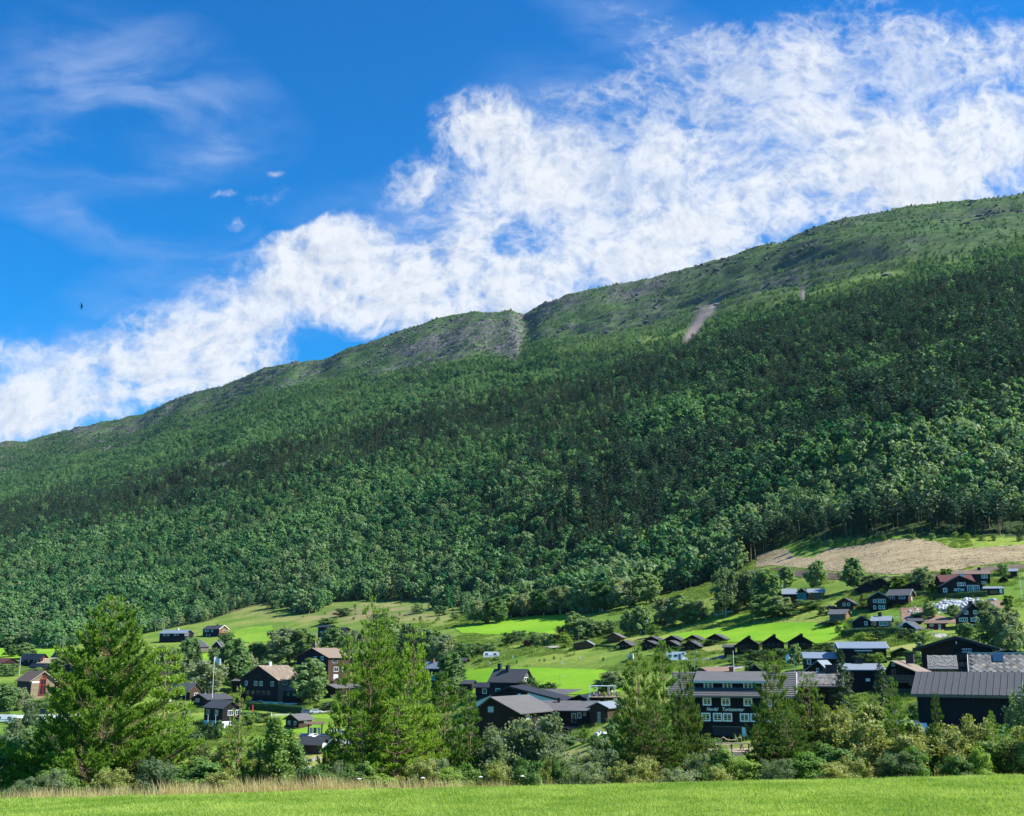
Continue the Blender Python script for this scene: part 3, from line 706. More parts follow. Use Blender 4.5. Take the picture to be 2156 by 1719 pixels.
def make_spruce(key, seed, nb, per, leaf, mat='needle_spruce', width=.22, trunk_h=.05, ragged=.2, bark='bark_grey', crown_pow=.9):
    r = np.random.default_rng(seed); zz = np.linspace(-.03, .99, 8)
    tr = np.stack([.006 * np.sin(zz * 7), .006 * np.cos(zz * 6), zz], -1)
    paths, radii = [tr], [(.014, .002)]; C_, A_ = [], []
    for k in range(nb):
        f_ = (k + .5 * r.random()) / nb; h = trunk_h + (1 - trunk_h) * f_
        L = width * ((1 - f_) ** crown_pow) * (1 - ragged + 2 * ragged * r.random()) + .012; az = 2.4 * k + r.random()
        d_ = np.array([math.cos(az), math.sin(az), -.15 + .45 * f_])
        q = np.linspace(0, 1, 4)[:, None]
        pth = np.array([0, 0, h]) + d_ * L * q + np.array([0, 0, 1.0]) * (q ** 2) * L * .18
        if nb < 90 or k % 3 == 0: paths.append(pth); radii.append((.003, .001))
        m_k = max(3, int(per * (.35 + (1 - f_))))
        qq = r.random(m_k) ** .7
        side = (r.random(m_k) - .5) * L * .65 * (1.1 - qq)
        p_ = np.array([0, 0, h]) + d_ * (L * qq)[:, None] + np.stack([-math.sin(az) * side, math.cos(az) * side, -.02 * r.random(m_k)], -1)
        C_.append(p_); A_.append(np.tile(d_, (m_k, 1)))
    C_ = np.concatenate(C_); A_ = np.concatenate(A_); n_ = len(C_)
    a = A_ + .7 * rand_dirs(n_, r) + np.array([0, 0, -.35]); a /= np.linalg.norm(a, axis=1, keepdims=True)
    nn_ = A_ * .5 + np.array([0, 0, .8]) + .6 * rand_dirs(n_, r)
    b = np.cross(a, nn_); b /= np.linalg.norm(b, axis=1, keepdims=True) + 1e-9
    s = (leaf * (.6 + .8 * r.random(n_)))[:, None]
    Vl = np.stack([C_ - a * s * .6, C_ + b * s * .34, C_ + a * s * 1.1, C_ - b * s * .34], 1).reshape(-1, 3)
    Fl = np.arange(4 * n_).reshape(-1, 4)
    Vt, Ft = tubes_np(paths, radii, 4)
    PROTO[key] = (mesh_only('trunk', Vt, Ft, M[bark], True), mesh_only('crown', Vl, Fl, M[mat]), 2 * np.percentile(np.abs(Vl[:, 0]), 98))
# detailed trees for the valley
for i in range(3):
    make_broadleaf('birch%d' % i, 11 + i, 4600, .027, 'birch', 'leaf_birch', hang=.25, width=.30)
    make_broadleaf('greybirch%d' % i, 31 + i, 4600, .026, 'round', 'leaf_grey', hang=.35, width=.36, multi=2)
    make_broadleaf('bush%d' % i, 51 + i, 2000, .046, 'round', 'leaf_birch', 'bark_grey', trunk_h=.02, width=.60, multi=3, limbs=24)
make_broadleaf('brightbush0', 61, 1700, .040, 'round', 'leaf_bright', 'bark_grey', trunk_h=.02, width=.55, multi=3, limbs=24)
make_broadleaf('brightbush1', 62, 1700, .040, 'birch', 'leaf_bright', 'bark_grey', trunk_h=.04, width=.36, multi=2, limbs=24)
make_broadleaf('darkbush0', 63, 1700, .040, 'round', 'leaf_hedge', 'bark_grey', trunk_h=.02, width=.60, multi=3, limbs=24)
make_spruce('spruce0', 71, 100, 26, .026); make_spruce('spruce1', 72, 90, 24, .028, width=.25)
make_broadleaf('fell_bush', 64, 260, .10, 'round', 'leaf_forest', 'bark_grey', trunk_h=.02, width=.60, multi=3, limbs=12)
# light trees for the forest
for i in range(4):
    make_broadleaf('fbirch%d' % i, 81 + i, 620, .052, ('birch', 'round', 'birch', 'column')[i], 'leaf_forest', 'bark_birch', trunk_h=.10, width=(.46, .52, .38, .40)[i], limbs=14, stemr=.010)
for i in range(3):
    make_broadleaf('fbirch%d' % (4 + i), 181 + i, 620, .052, ('birch', 'round', 'column')[i], 'leaf_sunlit_forest', 'bark_birch', trunk_h=.10, width=(.44, .52, .40)[i], limbs=14, stemr=.010)
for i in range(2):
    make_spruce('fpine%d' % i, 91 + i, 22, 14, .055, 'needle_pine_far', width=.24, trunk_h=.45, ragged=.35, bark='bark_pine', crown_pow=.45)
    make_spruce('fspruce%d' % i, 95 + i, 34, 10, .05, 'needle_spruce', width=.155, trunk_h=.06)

TREE_N = {}
def place_tree(name, proto, x, d, H, label, cat='tree', group=None, wid=None, rz=None, z=None, sink=.15):
    tm, cm, wd = PROTO[proto]
    o = empty(name, (x, d, (gz(x, d) if z is None else z) - sink * min(1, H / 8)), random.random() * 6.28 if rz is None else rz)
    sxy = H if wid is None else wid / wd
    o.scale = (sxy, sxy, H)
    tag(o, label, cat, group)
    a = bpy.data.objects.new('trunk', tm); link(a, o); b = bpy.data.objects.new('crown', cm); link(b, o)
    return o
random.seed(5)

# ------------------------------------------------------------------ forest on the mountain side
def scatter(dmin, dmax, spacing, rg):
    """roughly even random points over the visible wedge"""
    out = []
    d = dmin
    N = int(((dmax ** 2 - dmin ** 2) * .5 * 1.12) / spacing ** 2)
    q = rg.random(N); dd = np.sqrt(dmin ** 2 + q * (dmax ** 2 - dmin ** 2)); uu = (rg.random(N) - .5) * 1.12
    return uu * dd, dd
rg = np.random.default_rng(21)
parts_ = [scatter(430, 1000, 4.6, rg), scatter(1000, 1900, 5.5, rg), scatter(1900, 3700, 7.2, rg)]
fx = np.concatenate([p[0] for p in parts_]); fd = np.concatenate([p[1] for p in parts_])
fz = gz(fx, fd); PX, PY = project(fx, fd, fz)
fn = fbm(fx * .006, fd * .006 + 3, 3); fn2 = fbm(fx * .03, fd * .03, 2)
ft = interp_px(FOOT, PX); tl = interp_px(TREELINE, PX)
prob_hi = np.exp(-np.maximum(0, tl - 6 - PY) / 22.0)
infield = np.zeros(len(fx), bool)
for pl in FIELD_POLYS:
    if len(pl) > 5: infield |= inpoly(PX, PY, pl)
keep = ~infield & (PY < ft + 3 + 46 * np.clip(fbm(fx * .022, fd * .022 + 5, 2) - .02, 0, .6) * (PX < 1480)) & (PY > tl - 75) & (rg.random(len(fx)) < prob_hi * np.where(PY > tl, 1, sstep(fn + .5 * fn2, -.15, .25))) & (fd < ridge_d(PX) * .985)
keep &= ell(PX, PY, SCARS) < .35
keep &= (ell(PX, PY, ROCKS) < .45) | (rg.random(len(fx)) < .06)
thin = np.exp(-(((PX - 215) / 70) ** 2 + ((PY - 1295) / 13) ** 2)) + np.exp(-(((PX - 60) / 60) ** 2 + ((PY - 1330) / 8) ** 2))
keep &= rg.random(len(fx)) > thin * 1.1
# hidden behind the frame edges: keep a margin only
keep &= (PX > -260) & (PX < 2420)
fx, fd, fz, PX, PY, fn, fn2, tl = [a[keep] for a in (fx, fd, fz, PX, PY, fn, fn2, tl)]
# what grows where: spruce on the near shoulder, pines along the ploughed field, dark conifers centre right for cloud shadow, birch elsewhere
SH = interp_px([(-300, 1090), (0, 1065), (400, 985), (700, 905), (1000, 845), (1250, 790), (1500, 718), (1700, 655), (2156, 560)], PX)
rs = rg.random(len(fx))
below = PY - SH
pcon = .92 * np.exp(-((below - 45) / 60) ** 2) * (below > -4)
pcon = np.maximum(pcon, .88 * sstep(PX + .6 * (PY - 1000) * 0, 820, 1350) * sstep(fn + .4 * fn2, -.42, -.1) * (below > 15) * (PY < interp_px([(800, 1150), (1100, 1190), (1500, 1130), (1750, 1010), (2156, 900), (2500, 850)], PX)))  # conifer share raised to darken the slope like a cloud shadow
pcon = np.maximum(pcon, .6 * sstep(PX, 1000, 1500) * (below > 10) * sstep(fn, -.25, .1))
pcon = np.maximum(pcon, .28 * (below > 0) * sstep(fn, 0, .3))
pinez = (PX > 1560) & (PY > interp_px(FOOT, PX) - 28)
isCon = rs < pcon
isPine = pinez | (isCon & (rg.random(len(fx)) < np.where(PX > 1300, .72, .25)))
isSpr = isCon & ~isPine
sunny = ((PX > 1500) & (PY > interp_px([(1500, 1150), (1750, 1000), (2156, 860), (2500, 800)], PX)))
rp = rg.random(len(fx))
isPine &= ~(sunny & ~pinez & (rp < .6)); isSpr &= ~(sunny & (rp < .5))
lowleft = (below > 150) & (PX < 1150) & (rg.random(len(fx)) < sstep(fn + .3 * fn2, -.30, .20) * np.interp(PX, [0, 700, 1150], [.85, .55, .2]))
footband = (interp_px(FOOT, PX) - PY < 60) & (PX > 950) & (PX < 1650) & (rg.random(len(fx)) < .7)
light = ((sunny & (rg.random(len(fx)) < .75)) | lowleft | footband | (rg.random(len(fx)) < .07)) & ~isPine & ~isSpr  # birches whose paler leaf colour stands for sunlight
near_tl = sstep(PY - tl, -40, 90)
Hh = np.where(isPine, 14, np.where(isSpr, 14, 11.5)) * (.42 + .58 * near_tl) * (.58 + .80 * rg.random(len(fx)) ** 1.3) * (1 + .9 * np.clip(fbm(fx * .013 + 7, fd * .011, 3), -.35, .4)) * np.interp(fd, [600, 1100, 2500], [1.08, .90, .85])
order = np.argsort(fd)
kindv = np.where(isPine, 1, np.where(isSpr, 2, 0))
rot = rg.random(len(fx)) * 6.283
vr = np.where(light, 4 + rg.integers(0, 3, len(fx)), rg.integers(0, 4, len(fx))); vr2 = rg.integers(0, 2, len(fx))
single = np.zeros(len(fx), bool)
for kk, nmax in ((0, 150), (1, 200), (2, 120)):
    q = [i for i in order if kindv[i] == kk and -60 < PX[i] < 2216][:nmax]; single[q] = True
FL = {0: ('birch_tree', 'fbirch', 4, 'birch', 'leafy birch standing along the lower edge of the mountain forest', 'birches along the foot of the forest'),
      1: ('pine_tree', 'fpine', 2, 'pine', 'tall pine with a bare lower trunk at the forest edge over the ploughed field', 'pines at the forest edge'),
      2: ('spruce_tree', 'fspruce', 2, 'spruce', 'slender dark spruce low in the mountain forest', 'spruces low in the forest')}
for i in np.nonzero(single)[0]:
    nm, pr, nv, cat_, lab, grp = FL[int(kindv[i])]
    place_tree(nm, pr + str(int(vr[i]) if kindv[i] == 0 else int(vr2[i])), fx[i], fd[i], Hh[i], lab, 'tree', grp, rz=rot[i])
def forest_stuff(name, proto, mask, label):
    tm, cm, _ = PROTO[proto]
    idx_ = np.nonzero(mask)[0]
    if len(idx_) == 0: return
    # the two meshes every tree of this sort shares, joined for instancing
    bm = bmesh.new(); bm.from_mesh(cm); nf = len(bm.faces); bm.from_mesh(tm); bm.faces.ensure_lookup_table()
    for f_ in bm.faces[nf:]: f_.material_index = 1
    me = bpy.data.meshes.new(name + '_tree'); bm.to_mesh(me); bm.free(); me.materials.append(cm.materials[0]); me.materials.append(tm.materials[0])
    pm = bpy.data.meshes.new(name); pm.vertices.add(len(idx_))
    pm.vertices.foreach_set('co', np.stack([fx[idx_], fd[idx_], fz[idx_] - .3], -1).astype(np.float32).ravel())
    for an, A in (('sc', Hh[idx_]), ('rz', rot[idx_])):
        at = pm.attributes.new(an, 'FLOAT', 'POINT'); at.data.foreach_set('value', A.astype(np.float32))
    o = link(bpy.data.objects.new(name, pm)); tag(o, label, kind='stuff')
    instance_on(o, me)
def instance_on(o, me):
    """geometry nodes: one copy of mesh ME on every point of O"""
    src = bpy.data.objects.new(me.name + '_shape', me)       # never linked to the scene: only its mesh is used
    ng = bpy.data.node_groups.new(o.name + '_scatter', 'GeometryNodeTree')
    ng.interface.new_socket('Geometry', in_out='INPUT', socket_type='NodeSocketGeometry')
    ng.interface.new_socket('Geometry', in_out='OUTPUT', socket_type='NodeSocketGeometry')
    gi = ng.nodes.new('NodeGroupInput'); go = ng.nodes.new('NodeGroupOutput')
    oi = ng.nodes.new('GeometryNodeObjectInfo'); oi.inputs[0].default_value = src
    ip = ng.nodes.new('GeometryNodeInstanceOnPoints')
    a1 = ng.nodes.new('GeometryNodeInputNamedAttribute'); a1.data_type = 'FLOAT'; a1.inputs[0].default_value = 'sc'
    a2 = ng.nodes.new('GeometryNodeInputNamedAttribute'); a2.data_type = 'FLOAT'; a2.inputs[0].default_value = 'rz'
    cx = ng.nodes.new('ShaderNodeCombineXYZ'); ng.links.new(a2.outputs[0], cx.inputs[2])
    ng.links.new(gi.outputs[0], ip.inputs['Points']); ng.links.new(oi.outputs['Geometry'], ip.inputs['Instance'])
    ng.links.new(cx.outputs[0], ip.inputs['Rotation']); ng.links.new(a1.outputs[0], ip.inputs['Scale'])
    ng.links.new(ip.outputs[0], go.inputs[0])
    md = o.modifiers.new('scatter', 'NODES'); md.node_group = ng
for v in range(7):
    forest_stuff('birch_forest', 'fbirch%d' % v, (kindv == 0) & ~single & (vr == v), 'green birch wood covering the mountain side' if v < 4 else 'birch wood on the lower mountain side, sunlight painted into its paler leaves')
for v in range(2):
    forest_stuff('pine_forest', 'fpine%d' % v, (kindv == 1) & ~single & (vr2 == v), 'dark pine wood in place of cloud shadow on the right of the mountain side')
    forest_stuff('spruce_forest', 'fspruce%d' % v, (kindv == 2) & ~single & (vr2 == v), 'dark spruce wood along the mountain shoulder and in place of cloud shadow')
# loose rock and scrub on the bare upper slopes
nr_ = 60000; rg2 = np.random.default_rng(4)
qd = np.sqrt(rg2.random(nr_) * (4000 ** 2 - 1100 ** 2) + 1100 ** 2); qx = (rg2.random(nr_) - .5) * 1.10 * qd; qz = gz(qx, qd); QX, QY = project(qx, qd, qz)
kf = (QY < interp_px(TREELINE, QX) + 12) & (qd < ridge_d(QX) * 1.002) & (QX > -60) & (QX < 2220) & (QY > interp_px(RIDGE_PX, QX) - 6) & (ell(QX, QY, SCARS) < .3)
cl_ = fbm(qx * .012, qd * .008, 3); nrg = np.exp(-np.maximum(QY - interp_px(RIDGE_PX, QX), 0) / 28.0); kr = kf & (rg2.random(nr_) < sstep(cl_ + .30 * nrg, .12, .42) * .8); ks_ = kf & ~kr & (rg2.random(nr_) < sstep(-cl_, -.35, .2) * .9)
def pts_stuff(name, label, me, x, y, z, sc):
    pm = bpy.data.meshes.new(name); pm.vertices.add(len(x)); pm.vertices.foreach_set('co', np.stack([x, y, z], -1).astype(np.float32).ravel())
    for an, A in (('sc', sc), ('rz', rg2.random(len(x)) * 6.283)):
        at = pm.attributes.new(an, 'FLOAT', 'POINT'); at.data.foreach_set('value', A.astype(np.float32))
    o = link(bpy.data.objects.new(name, pm)); tag(o, label, kind='stuff'); instance_on(o, me)
bm = bmesh.new(); bmesh.ops.create_icosphere(bm, subdivisions=1, radius=1)
random.seed(3)
for v in bm.verts: v.co = Vector((v.co.x * 1.5, v.co.y, v.co.z * .55)) * (1 + random.uniform(-.3, .3))
me = bpy.data.meshes.new('fell_rock_shape'); bm.to_mesh(me); bm.free(); me.materials.append(M['rock_fell'])
pts_stuff('fell_rocks', 'grey rock strewn over the bare upper mountain', me, qx[kr], qd[kr], qz[kr], 1.2 + 4.2 * rg2.random(kr.sum()) ** 2.5)
ms_ = bpy.data.meshes.new('clod'); bm = bmesh.new(); bmesh.ops.create_icosphere(bm, subdivisions=1, radius=1)
for v in bm.verts: v.co = Vector((v.co.x * 1.8, v.co.y, v.co.z * .6)) * (1 + random.uniform(-.35, .35))
bm.to_mesh(ms_); bm.free(); ms_.materials.append(M['ploughed'])
px_ = rg2.uniform(1590, 2180, 9000); py_ = rg2.uniform(1135, 1212, 9000); kk_ = inpoly(px_, py_, FIELD_POLYS[PLOUGH]); pd_, pxx, pz_ = ground_at(px_[kk_], py_[kk_])
pts_stuff('soil_clods', 'rough clods and straw on the ploughed field', ms_, pxx, pd_, pz_, .14 + .34 * rg2.random(len(pxx)) ** 2)
pts_stuff('fell_scrub', 'low dark scrub on the bare upper mountain', PROTO['fell_bush'][1], qx[ks_], qd[ks_], qz[ks_] - .4, 2.0 + 3.6 * rg2.random(ks_.sum()))
print('forest trees', len(fx), 'single', single.sum())
# ------------------------------------------------------------------ houses
def sc_at(D): return D / F
def corner(X, Y, D=None, jmin=None):
    if D is None:
        d, x, z = ground_at(X, Y, jmin); return float(d[0]), float(x[0]), float(z[0])
    u, t = uv(X, Y); return D, float(u) * D, float(t) * D
def house(label, xs, ys, th=28, side='R', typ='G', D=None, wall='black_boards', sidewall=None, roof='roof_dark', wins=(), chim=(), base=0.0, basemat='plaster',
          barge=None, L=None, over=.55, name='house', cat='house', group=None, thick=.20, deep=3.0, frame='white_paint', rise=None, apex=.5, eave2=None, roofmesh=True):
    """xs = left edge, corner, right edge; ys = ridge, eave, foot (picture units, turned into metres at the house's distance).
    The corner faces the camera; side R shows the right-hand end, side L the left-hand end."""
    x0, xc, x1 = xs; yr, ye, yb = ys
    d, px, pz = corner(xc, yb, D)
    th = math.radians(th); s = (d * CP + pz * SP) / F
    fw, sw = ((xc - x0), (x1 - xc)) if side == 'R' else ((x1 - xc), (xc - x0))
    mm = 1 if side == 'R' else -1
    ct, st_ = math.cos(th), math.sin(th)
    def af(X):      # distance along the front from the corner to the picture column X
        u = float(uv(X, yb)[0]); return mm * (px - u * d) / (ct + mm * u * st_)
    def asd(X):     # distance along the side wall
        u = float(uv(X, yb)[0]); den_ = st_ - mm * u * ct
        return abs(X - xc) * s / st_ if den_ < .14 else mm * (u * d - px) / den_
    W = af(x0 if side == 'R' else x1)
    Ls = min(asd(x1 if side == 'R' else x0), 18) if L is None else L
    H = (yb - ye) * s
    te = float(uv(xc, ye)[1]); tr = float(uv(xc, yr)[1])
    if rise is None:
        if typ == 'G': rise = (ye - yr) * s
        else: rise = tr * (d + Ls * .5 * math.cos(th)) - te * d
        rise = max(rise, .6)
    o = empty(name, (px, d, pz), -th * mm); o['_'] = 0; del o['_']
    tag(o, label, cat, group)
    def P(x, y, z): return (-x * mm, y, z)          # local: x from the corner along the front, y along the side
    # walls
    v = MB(); zb = -deep
    if typ == 'G':
        ax = W * apex
        v.add([P(0, 0, zb), P(W, 0, zb), P(W, 0, H), P(ax, 0, H + rise), P(0, 0, H), P(0, Ls, zb), P(W, Ls, zb), P(W, Ls, H), P(ax, Ls, H + rise), P(0, Ls, H)],
              [(0, 1, 2, 3, 4), (9, 8, 7, 6, 5), (0, 4, 9, 5), (1, 6, 7, 2), (4, 3, 8, 9), (3, 2, 7, 8), (0, 5, 6, 1)])
    else:
        v.add([P(0, 0, zb), P(W, 0, zb), P(W, 0, H), P(0, 0, H), P(0, Ls, zb), P(W, Ls, zb), P(W, Ls, H), P(0, Ls, H), P(0, Ls / 2, H + rise), P(W, Ls / 2, H + rise)],
              [(0, 1, 2, 3), (7, 6, 5, 4), (0, 3, 8, 7, 4), (1, 5, 6, 9, 2), (3, 2, 9, 8), (8, 9, 6, 7), (0, 4, 5, 1)])
    v.build('wall', M[wall], o)
    if sidewall:      # an end wall in a different material, 3 cm proud
        q = MB()
        if typ == 'G': q.hexa([P(-.03, 0, zb), P(-.03, Ls, zb), P(.0, Ls, zb), P(.0, 0, zb), P(-.03, 0, H), P(-.03, Ls, H), P(0, Ls, H), P(0, 0, H)])
        else: q.add([P(-.03, 0, zb), P(-.03, Ls, zb), P(-.03, Ls, H - .05), P(-.03, Ls / 2, H + rise - .08), P(-.03, 0, H - .05)], [(0, 1, 2, 3, 4)])
        tag(q.build('end_wall', M[sidewall], o), 'end wall in another colour than the front')
    if base:
        q = MB(); e = .04
        q.hexa([P(-e, -e, zb - .1), P(W + e, -e, zb - .1), P(W + e, Ls + e, zb - .1), P(-e, Ls + e, zb - .1), P(-e, -e, base * s), P(W + e, -e, base * s), P(W + e, Ls + e, base * s), P(-e, Ls + e, base * s)])
        q.build('foundation', M[basemat], o)
    # roof : two slabs with overhang
    ov = over; tk = thick
    if typ == 'G':
        ax = W * apex; sl1 = rise / max(ax, .1); sl2 = rise / max(W - ax, .1)
        q = MB(); e1 = H - ov * sl1; e2 = H - ov * sl2; tz = .03
        for (xa, za, xb, zb_) in ((-ov, e1, ax, H + rise), (W + ov, e2, ax, H + rise)):
            q.hexa([P(xa, -ov, za + tz), P(xb, -ov, zb_ + tz), P(xb, Ls + ov, zb_ + tz), P(xa, Ls + ov, za + tz),
                    P(xa, -ov, za + tk), P(xb, -ov, zb_ + tk), P(xb, Ls + ov, zb_ + tk), P(xa, Ls + ov, za + tk)])
        ro = q.build('roof', M[roof], o)
        if barge:
            q = MB()
            for yy in (-ov - .05, Ls + ov):
                for (xa, za, xb, zb_) in ((-ov - .02, e1, ax, H + rise), (W + ov + .02, e2, ax, H + rise)):
                    q.hexa([P(xa, yy, za - .12), P(xb, yy, zb_ - .12), P(xb, yy + .05, zb_ - .12), P(xa, yy + .05, za - .12),
                            P(xa, yy, za + tk + .03), P(xb, yy, zb_ + tk + .03), P(xb, yy + .05, zb_ + tk + .03), P(xa, yy + .05, za + tk + .03)])
            q.build('bargeboard', M[barge], o)
    else:
        sl = rise / (Ls / 2); q = MB(); e = H - ov * sl; tz = .03
        for (ya, yb_) in ((-ov, Ls / 2), (Ls + ov, Ls / 2)):
            q.hexa([P(-ov, ya, e + tz), P(W + ov, ya, e + tz), P(W + ov, yb_, H + rise + tz), P(-ov, yb_, H + rise + tz),
                    P(-ov, ya, e + tk), P(W + ov, ya, e + tk), P(W + ov, yb_, H + rise + tk), P(-ov, yb_, H + rise + tk)])
        ro = q.build('roof', M[roof], o)
        if barge:
            q = MB()
            for xx in (-ov - .05, W + ov):
                for ya in (-ov, Ls + ov):
                    yb_ = Ls / 2
                    q.hexa([P(xx, ya, e - .12), P(xx + .05, ya, e - .12), P(xx + .05, yb_, H + rise - .12), P(xx, yb_, H + rise - .12),
                            P(xx, ya, e + tk + .03), P(xx + .05, ya, e + tk + .03), P(xx + .05, yb_, H + rise + tk + .03), P(xx, yb_, H + rise + tk + .03)])
            q.build('bargeboard', M[barge], o)
    for c_ in chim:      # (fraction along the front for typ R or along the side for typ G, fraction across, height, width, material)
        fa, fb, ch, cw = c_[:4]; cm = c_[4] if len(c_) > 4 else 'chimney_dark'
        cx_, cy_ = (fa * W, fb * Ls) if typ == 'R' else (fb * W, fa * Ls)
        rz_ = H + rise * (1 - abs(2 * fb - 1))
        q = MB(); q.hexa([P(cx_ - cw / 2, cy_ - cw / 2, rz_ - .3), P(cx_ + cw / 2, cy_ - cw / 2, rz_ - .3), P(cx_ + cw / 2, cy_ + cw / 2, rz_ - .3), P(cx_ - cw / 2, cy_ + cw / 2, rz_ - .3),
                          P(cx_ - cw / 2, cy_ - cw / 2, rz_ + ch), P(cx_ + cw / 2, cy_ - cw / 2, rz_ + ch), P(cx_ + cw / 2, cy_ + cw / 2, rz_ + ch), P(cx_ - cw / 2, cy_ + cw / 2, rz_ + ch)])
        k = cw / 2 + .08
        q.hexa([P(cx_ - k, cy_ - k, rz_ + ch), P(cx_ + k, cy_ - k, rz_ + ch), P(cx_ + k, cy_ + k, rz_ + ch), P(cx_ - k, cy_ + k, rz_ + ch),
                P(cx_ - k, cy_ - k, rz_ + ch + .1), P(cx_ + k, cy_ - k, rz_ + ch + .1), P(cx_ + k, cy_ + k, rz_ + ch + .1), P(cx_ - k, cy_ + k, rz_ + ch + .1)])
        q.build('chimney', M[cm], ro)
    for w_ in wins:
        face, wx, wy, ww, wh = w_[:5]; opt = w_[5] if len(w_) > 5 else {}
        zc = (yb - wy) * s; hh = wh * s / 2
        if face == 'f': a = af(wx); hw = ww * s / 2 / math.cos(th)
        else: a = asd(wx); hw = ww * s / 2 / math.sin(th)
        proud = .05 + (.04 if (base and zc < base * s) else 0) + (.03 if sidewall and face == 's' else 0)
        def Q(a_, z_, dep):   # point on that face, DEP metres out of the wall
            return P(a_, -dep, z_) if face == 'f' else P(-dep, a_, z_)
        fwid = opt.get('fw', min(.13, hw * .34)); fm = opt.get('frame', frame)
        def slab(mb, a0, a1, z0, z1, d0, d1):
            mb.hexa([Q(a0, z0, d0), Q(a1, z0, d0), Q(a1, z0, d1), Q(a0, z0, d1), Q(a0, z1, d0), Q(a1, z1, d0), Q(a1, z1, d1), Q(a0, z1, d1)])
        q = MB()
        slab(q, a - hw, a - hw + fwid, zc - hh, zc + hh, -.02, proud); slab(q, a + hw - fwid, a + hw, zc - hh, zc + hh, -.02, proud)
        slab(q, a - hw + fwid, a + hw - fwid, zc - hh, zc - hh + fwid, -.02, proud); slab(q, a - hw + fwid, a + hw - fwid, zc + hh - fwid, zc + hh, -.02, proud)
        nm_ = opt.get('mull', 1 if hw * 2 > .9 else 0)
        for k in range(nm_):
            xm_ = a - hw + (k + 1) * 2 * hw / (nm_ + 1); slab(q, xm_ - .045, xm_ + .045, zc - hh + fwid, zc + hh - fwid, -.02, proud - .01)
        for k in range(opt.get('bars', 0)):
            zz_ = zc - hh + (k + 1) * 2 * hh / (opt['bars'] + 1); slab(q, a - hw + fwid, a + hw - fwid, zz_ - .02, zz_ + .02, -.02, proud - .025)
        wo_ = q.build(opt.get('name', 'window'), M[fm], o)
        q = MB(); slab(q, a - hw + fwid * .8, a + hw - fwid * .8, zc - hh + fwid * .8, zc + hh - fwid * .8, -.02, proud - .05 + .02)
        q.build(opt.get('pane', 'pane'), M[opt.get('glass', 'glass')], wo_)
    o['_dim'] = 0; del o['_dim']
    return o, dict(W=W, L=Ls, H=H, rise=rise, s=s, P=P, d=d, th=th, mm=mm, px=px, pz=pz, roof=ro, yb=yb, xc=xc, af=af)
def row(face, xs_, y, w_, h_, **k): return [(face, x, y, w_, h_, k) for x in xs_]
def addbox(o, g, name, mat, a0, a1, b0, b1, z0, z1, label=None, parent=None):
    q = MB(); P = g['P']
    q.hexa([P(a0, b0, z0), P(a1, b0, z0), P(a1, b1, z0), P(a0, b1, z0), P(a0, b0, z1), P(a1, b0, z1), P(a1, b1, z1), P(a0, b1, z1)])
    r = q.build(name, M[mat], parent or o)
    if label: r['label'] = label
    return r
def balcony(o, g, a0, a1, z, depth=1.6, face='f', mat='dark_brown_boards', rail=1.0, posts=True, name='balcony', zb=-2):
    """deck, railing of upright boards and posts along a face"""
    P = g['P']; q = MB()
    def B(x0, x1, y0, y1, z0, z1):
        if face == 'f': q.hexa([P(x0, -y1, z0), P(x1, -y1, z0), P(x1, -y0, z0), P(x0, -y0, z0), P(x0, -y1, z1), P(x1, -y1, z1), P(x1, -y0, z1), P(x0, -y0, z1)])
        else: q.hexa([P(-y1, x0, z0), P(-y1, x1, z0), P(-y0, x1, z0), P(-y0, x0, z0), P(-y1, x0, z1), P(-y1, x1, z1), P(-y0, x1, z1), P(-y0, x0, z1)])
    B(a0, a1, 0, depth, z - .15, z)
    bo = q.build(name, M[mat], o); q = MB()
    n_ = max(3, int((a1 - a0) / .22))
    for k in range(n_):
        x = a0 + (a1 - a0) * (k + .5) / n_; B(x - .07, x + .07, depth - .04, depth, z, z + rail * .9)
    B(a0, a1, depth - .07, depth + .02, z + rail * .9, z + rail)
    tag(q.build('railing', M[mat], bo), kind='stuff')
    if posts:
        m_p = max(2, int((a1 - a0) / 4) + 1)
        for k in range(m_p):
            q = MB(); x = a0 + .1 + (a1 - a0 - .2) * k / (m_p - 1); B(x - .08, x + .08, depth - .16, depth, zb, z - .15); q.build('post', M[mat], bo)
    return bo

BB, NB = 'black_boards', 'navy_boards'
# --- far left
house('dark cottage with a rusty red roof at the left edge of the picture', (-30, 6, 38), (1387, 1396, 1412), 30, typ='R', wall='dark_brown_boards', roof='roof_red')
house('dark two storey house with a wine red right gable on the far left', (41, 83, 101), (1378, 1388, 1404), 35, typ='R', wall=NB, sidewall='maroon_boards', roof='roof_black',
      wins=row('f', [46, 59], 1391.5, 3.4, 4) + row('f', [71, 78], 1391, 3.6, 5) + row('s', [94], 1389, 5, 3.5), chim=[(.45, .5, .9, .8)])
house('low building under a broad cream coloured roof on the far left', (76, 140, 146), (1386, 1396.5, 1404), 20, typ='R', wall='grey_boards', roof='roof_tan', L=9)
house('small dark shed with one white window below the cream roof', (62, 92, 102), (1398, 1404, 1416), 35, typ='R', wall=BB, roof='roof_black', wins=row('f', [82], 1408.5, 4, 5))
house('house with a dark dormer roof and a white framed gable below the paired poles', (106, 134, 151), (1373.5, 1386, 1396), 38, typ='R', wall='grey_boards', roof='roof_black', barge='white_paint', wins=row('s', [144], 1384, 6, 5, glass='curtain'), chim=[(.8, .5, .8, .7)])
house('narrow dark gabled house with a wide white window behind the big pine', (143, 166, 172), (1376.5, 1384, 1420), 20, typ='G', wall=NB, roof='roof_black', wins=row('f', [150], 1389, 3.5, 6) + row('f', [159.5], 1388.5, 10, 7, mull=3))
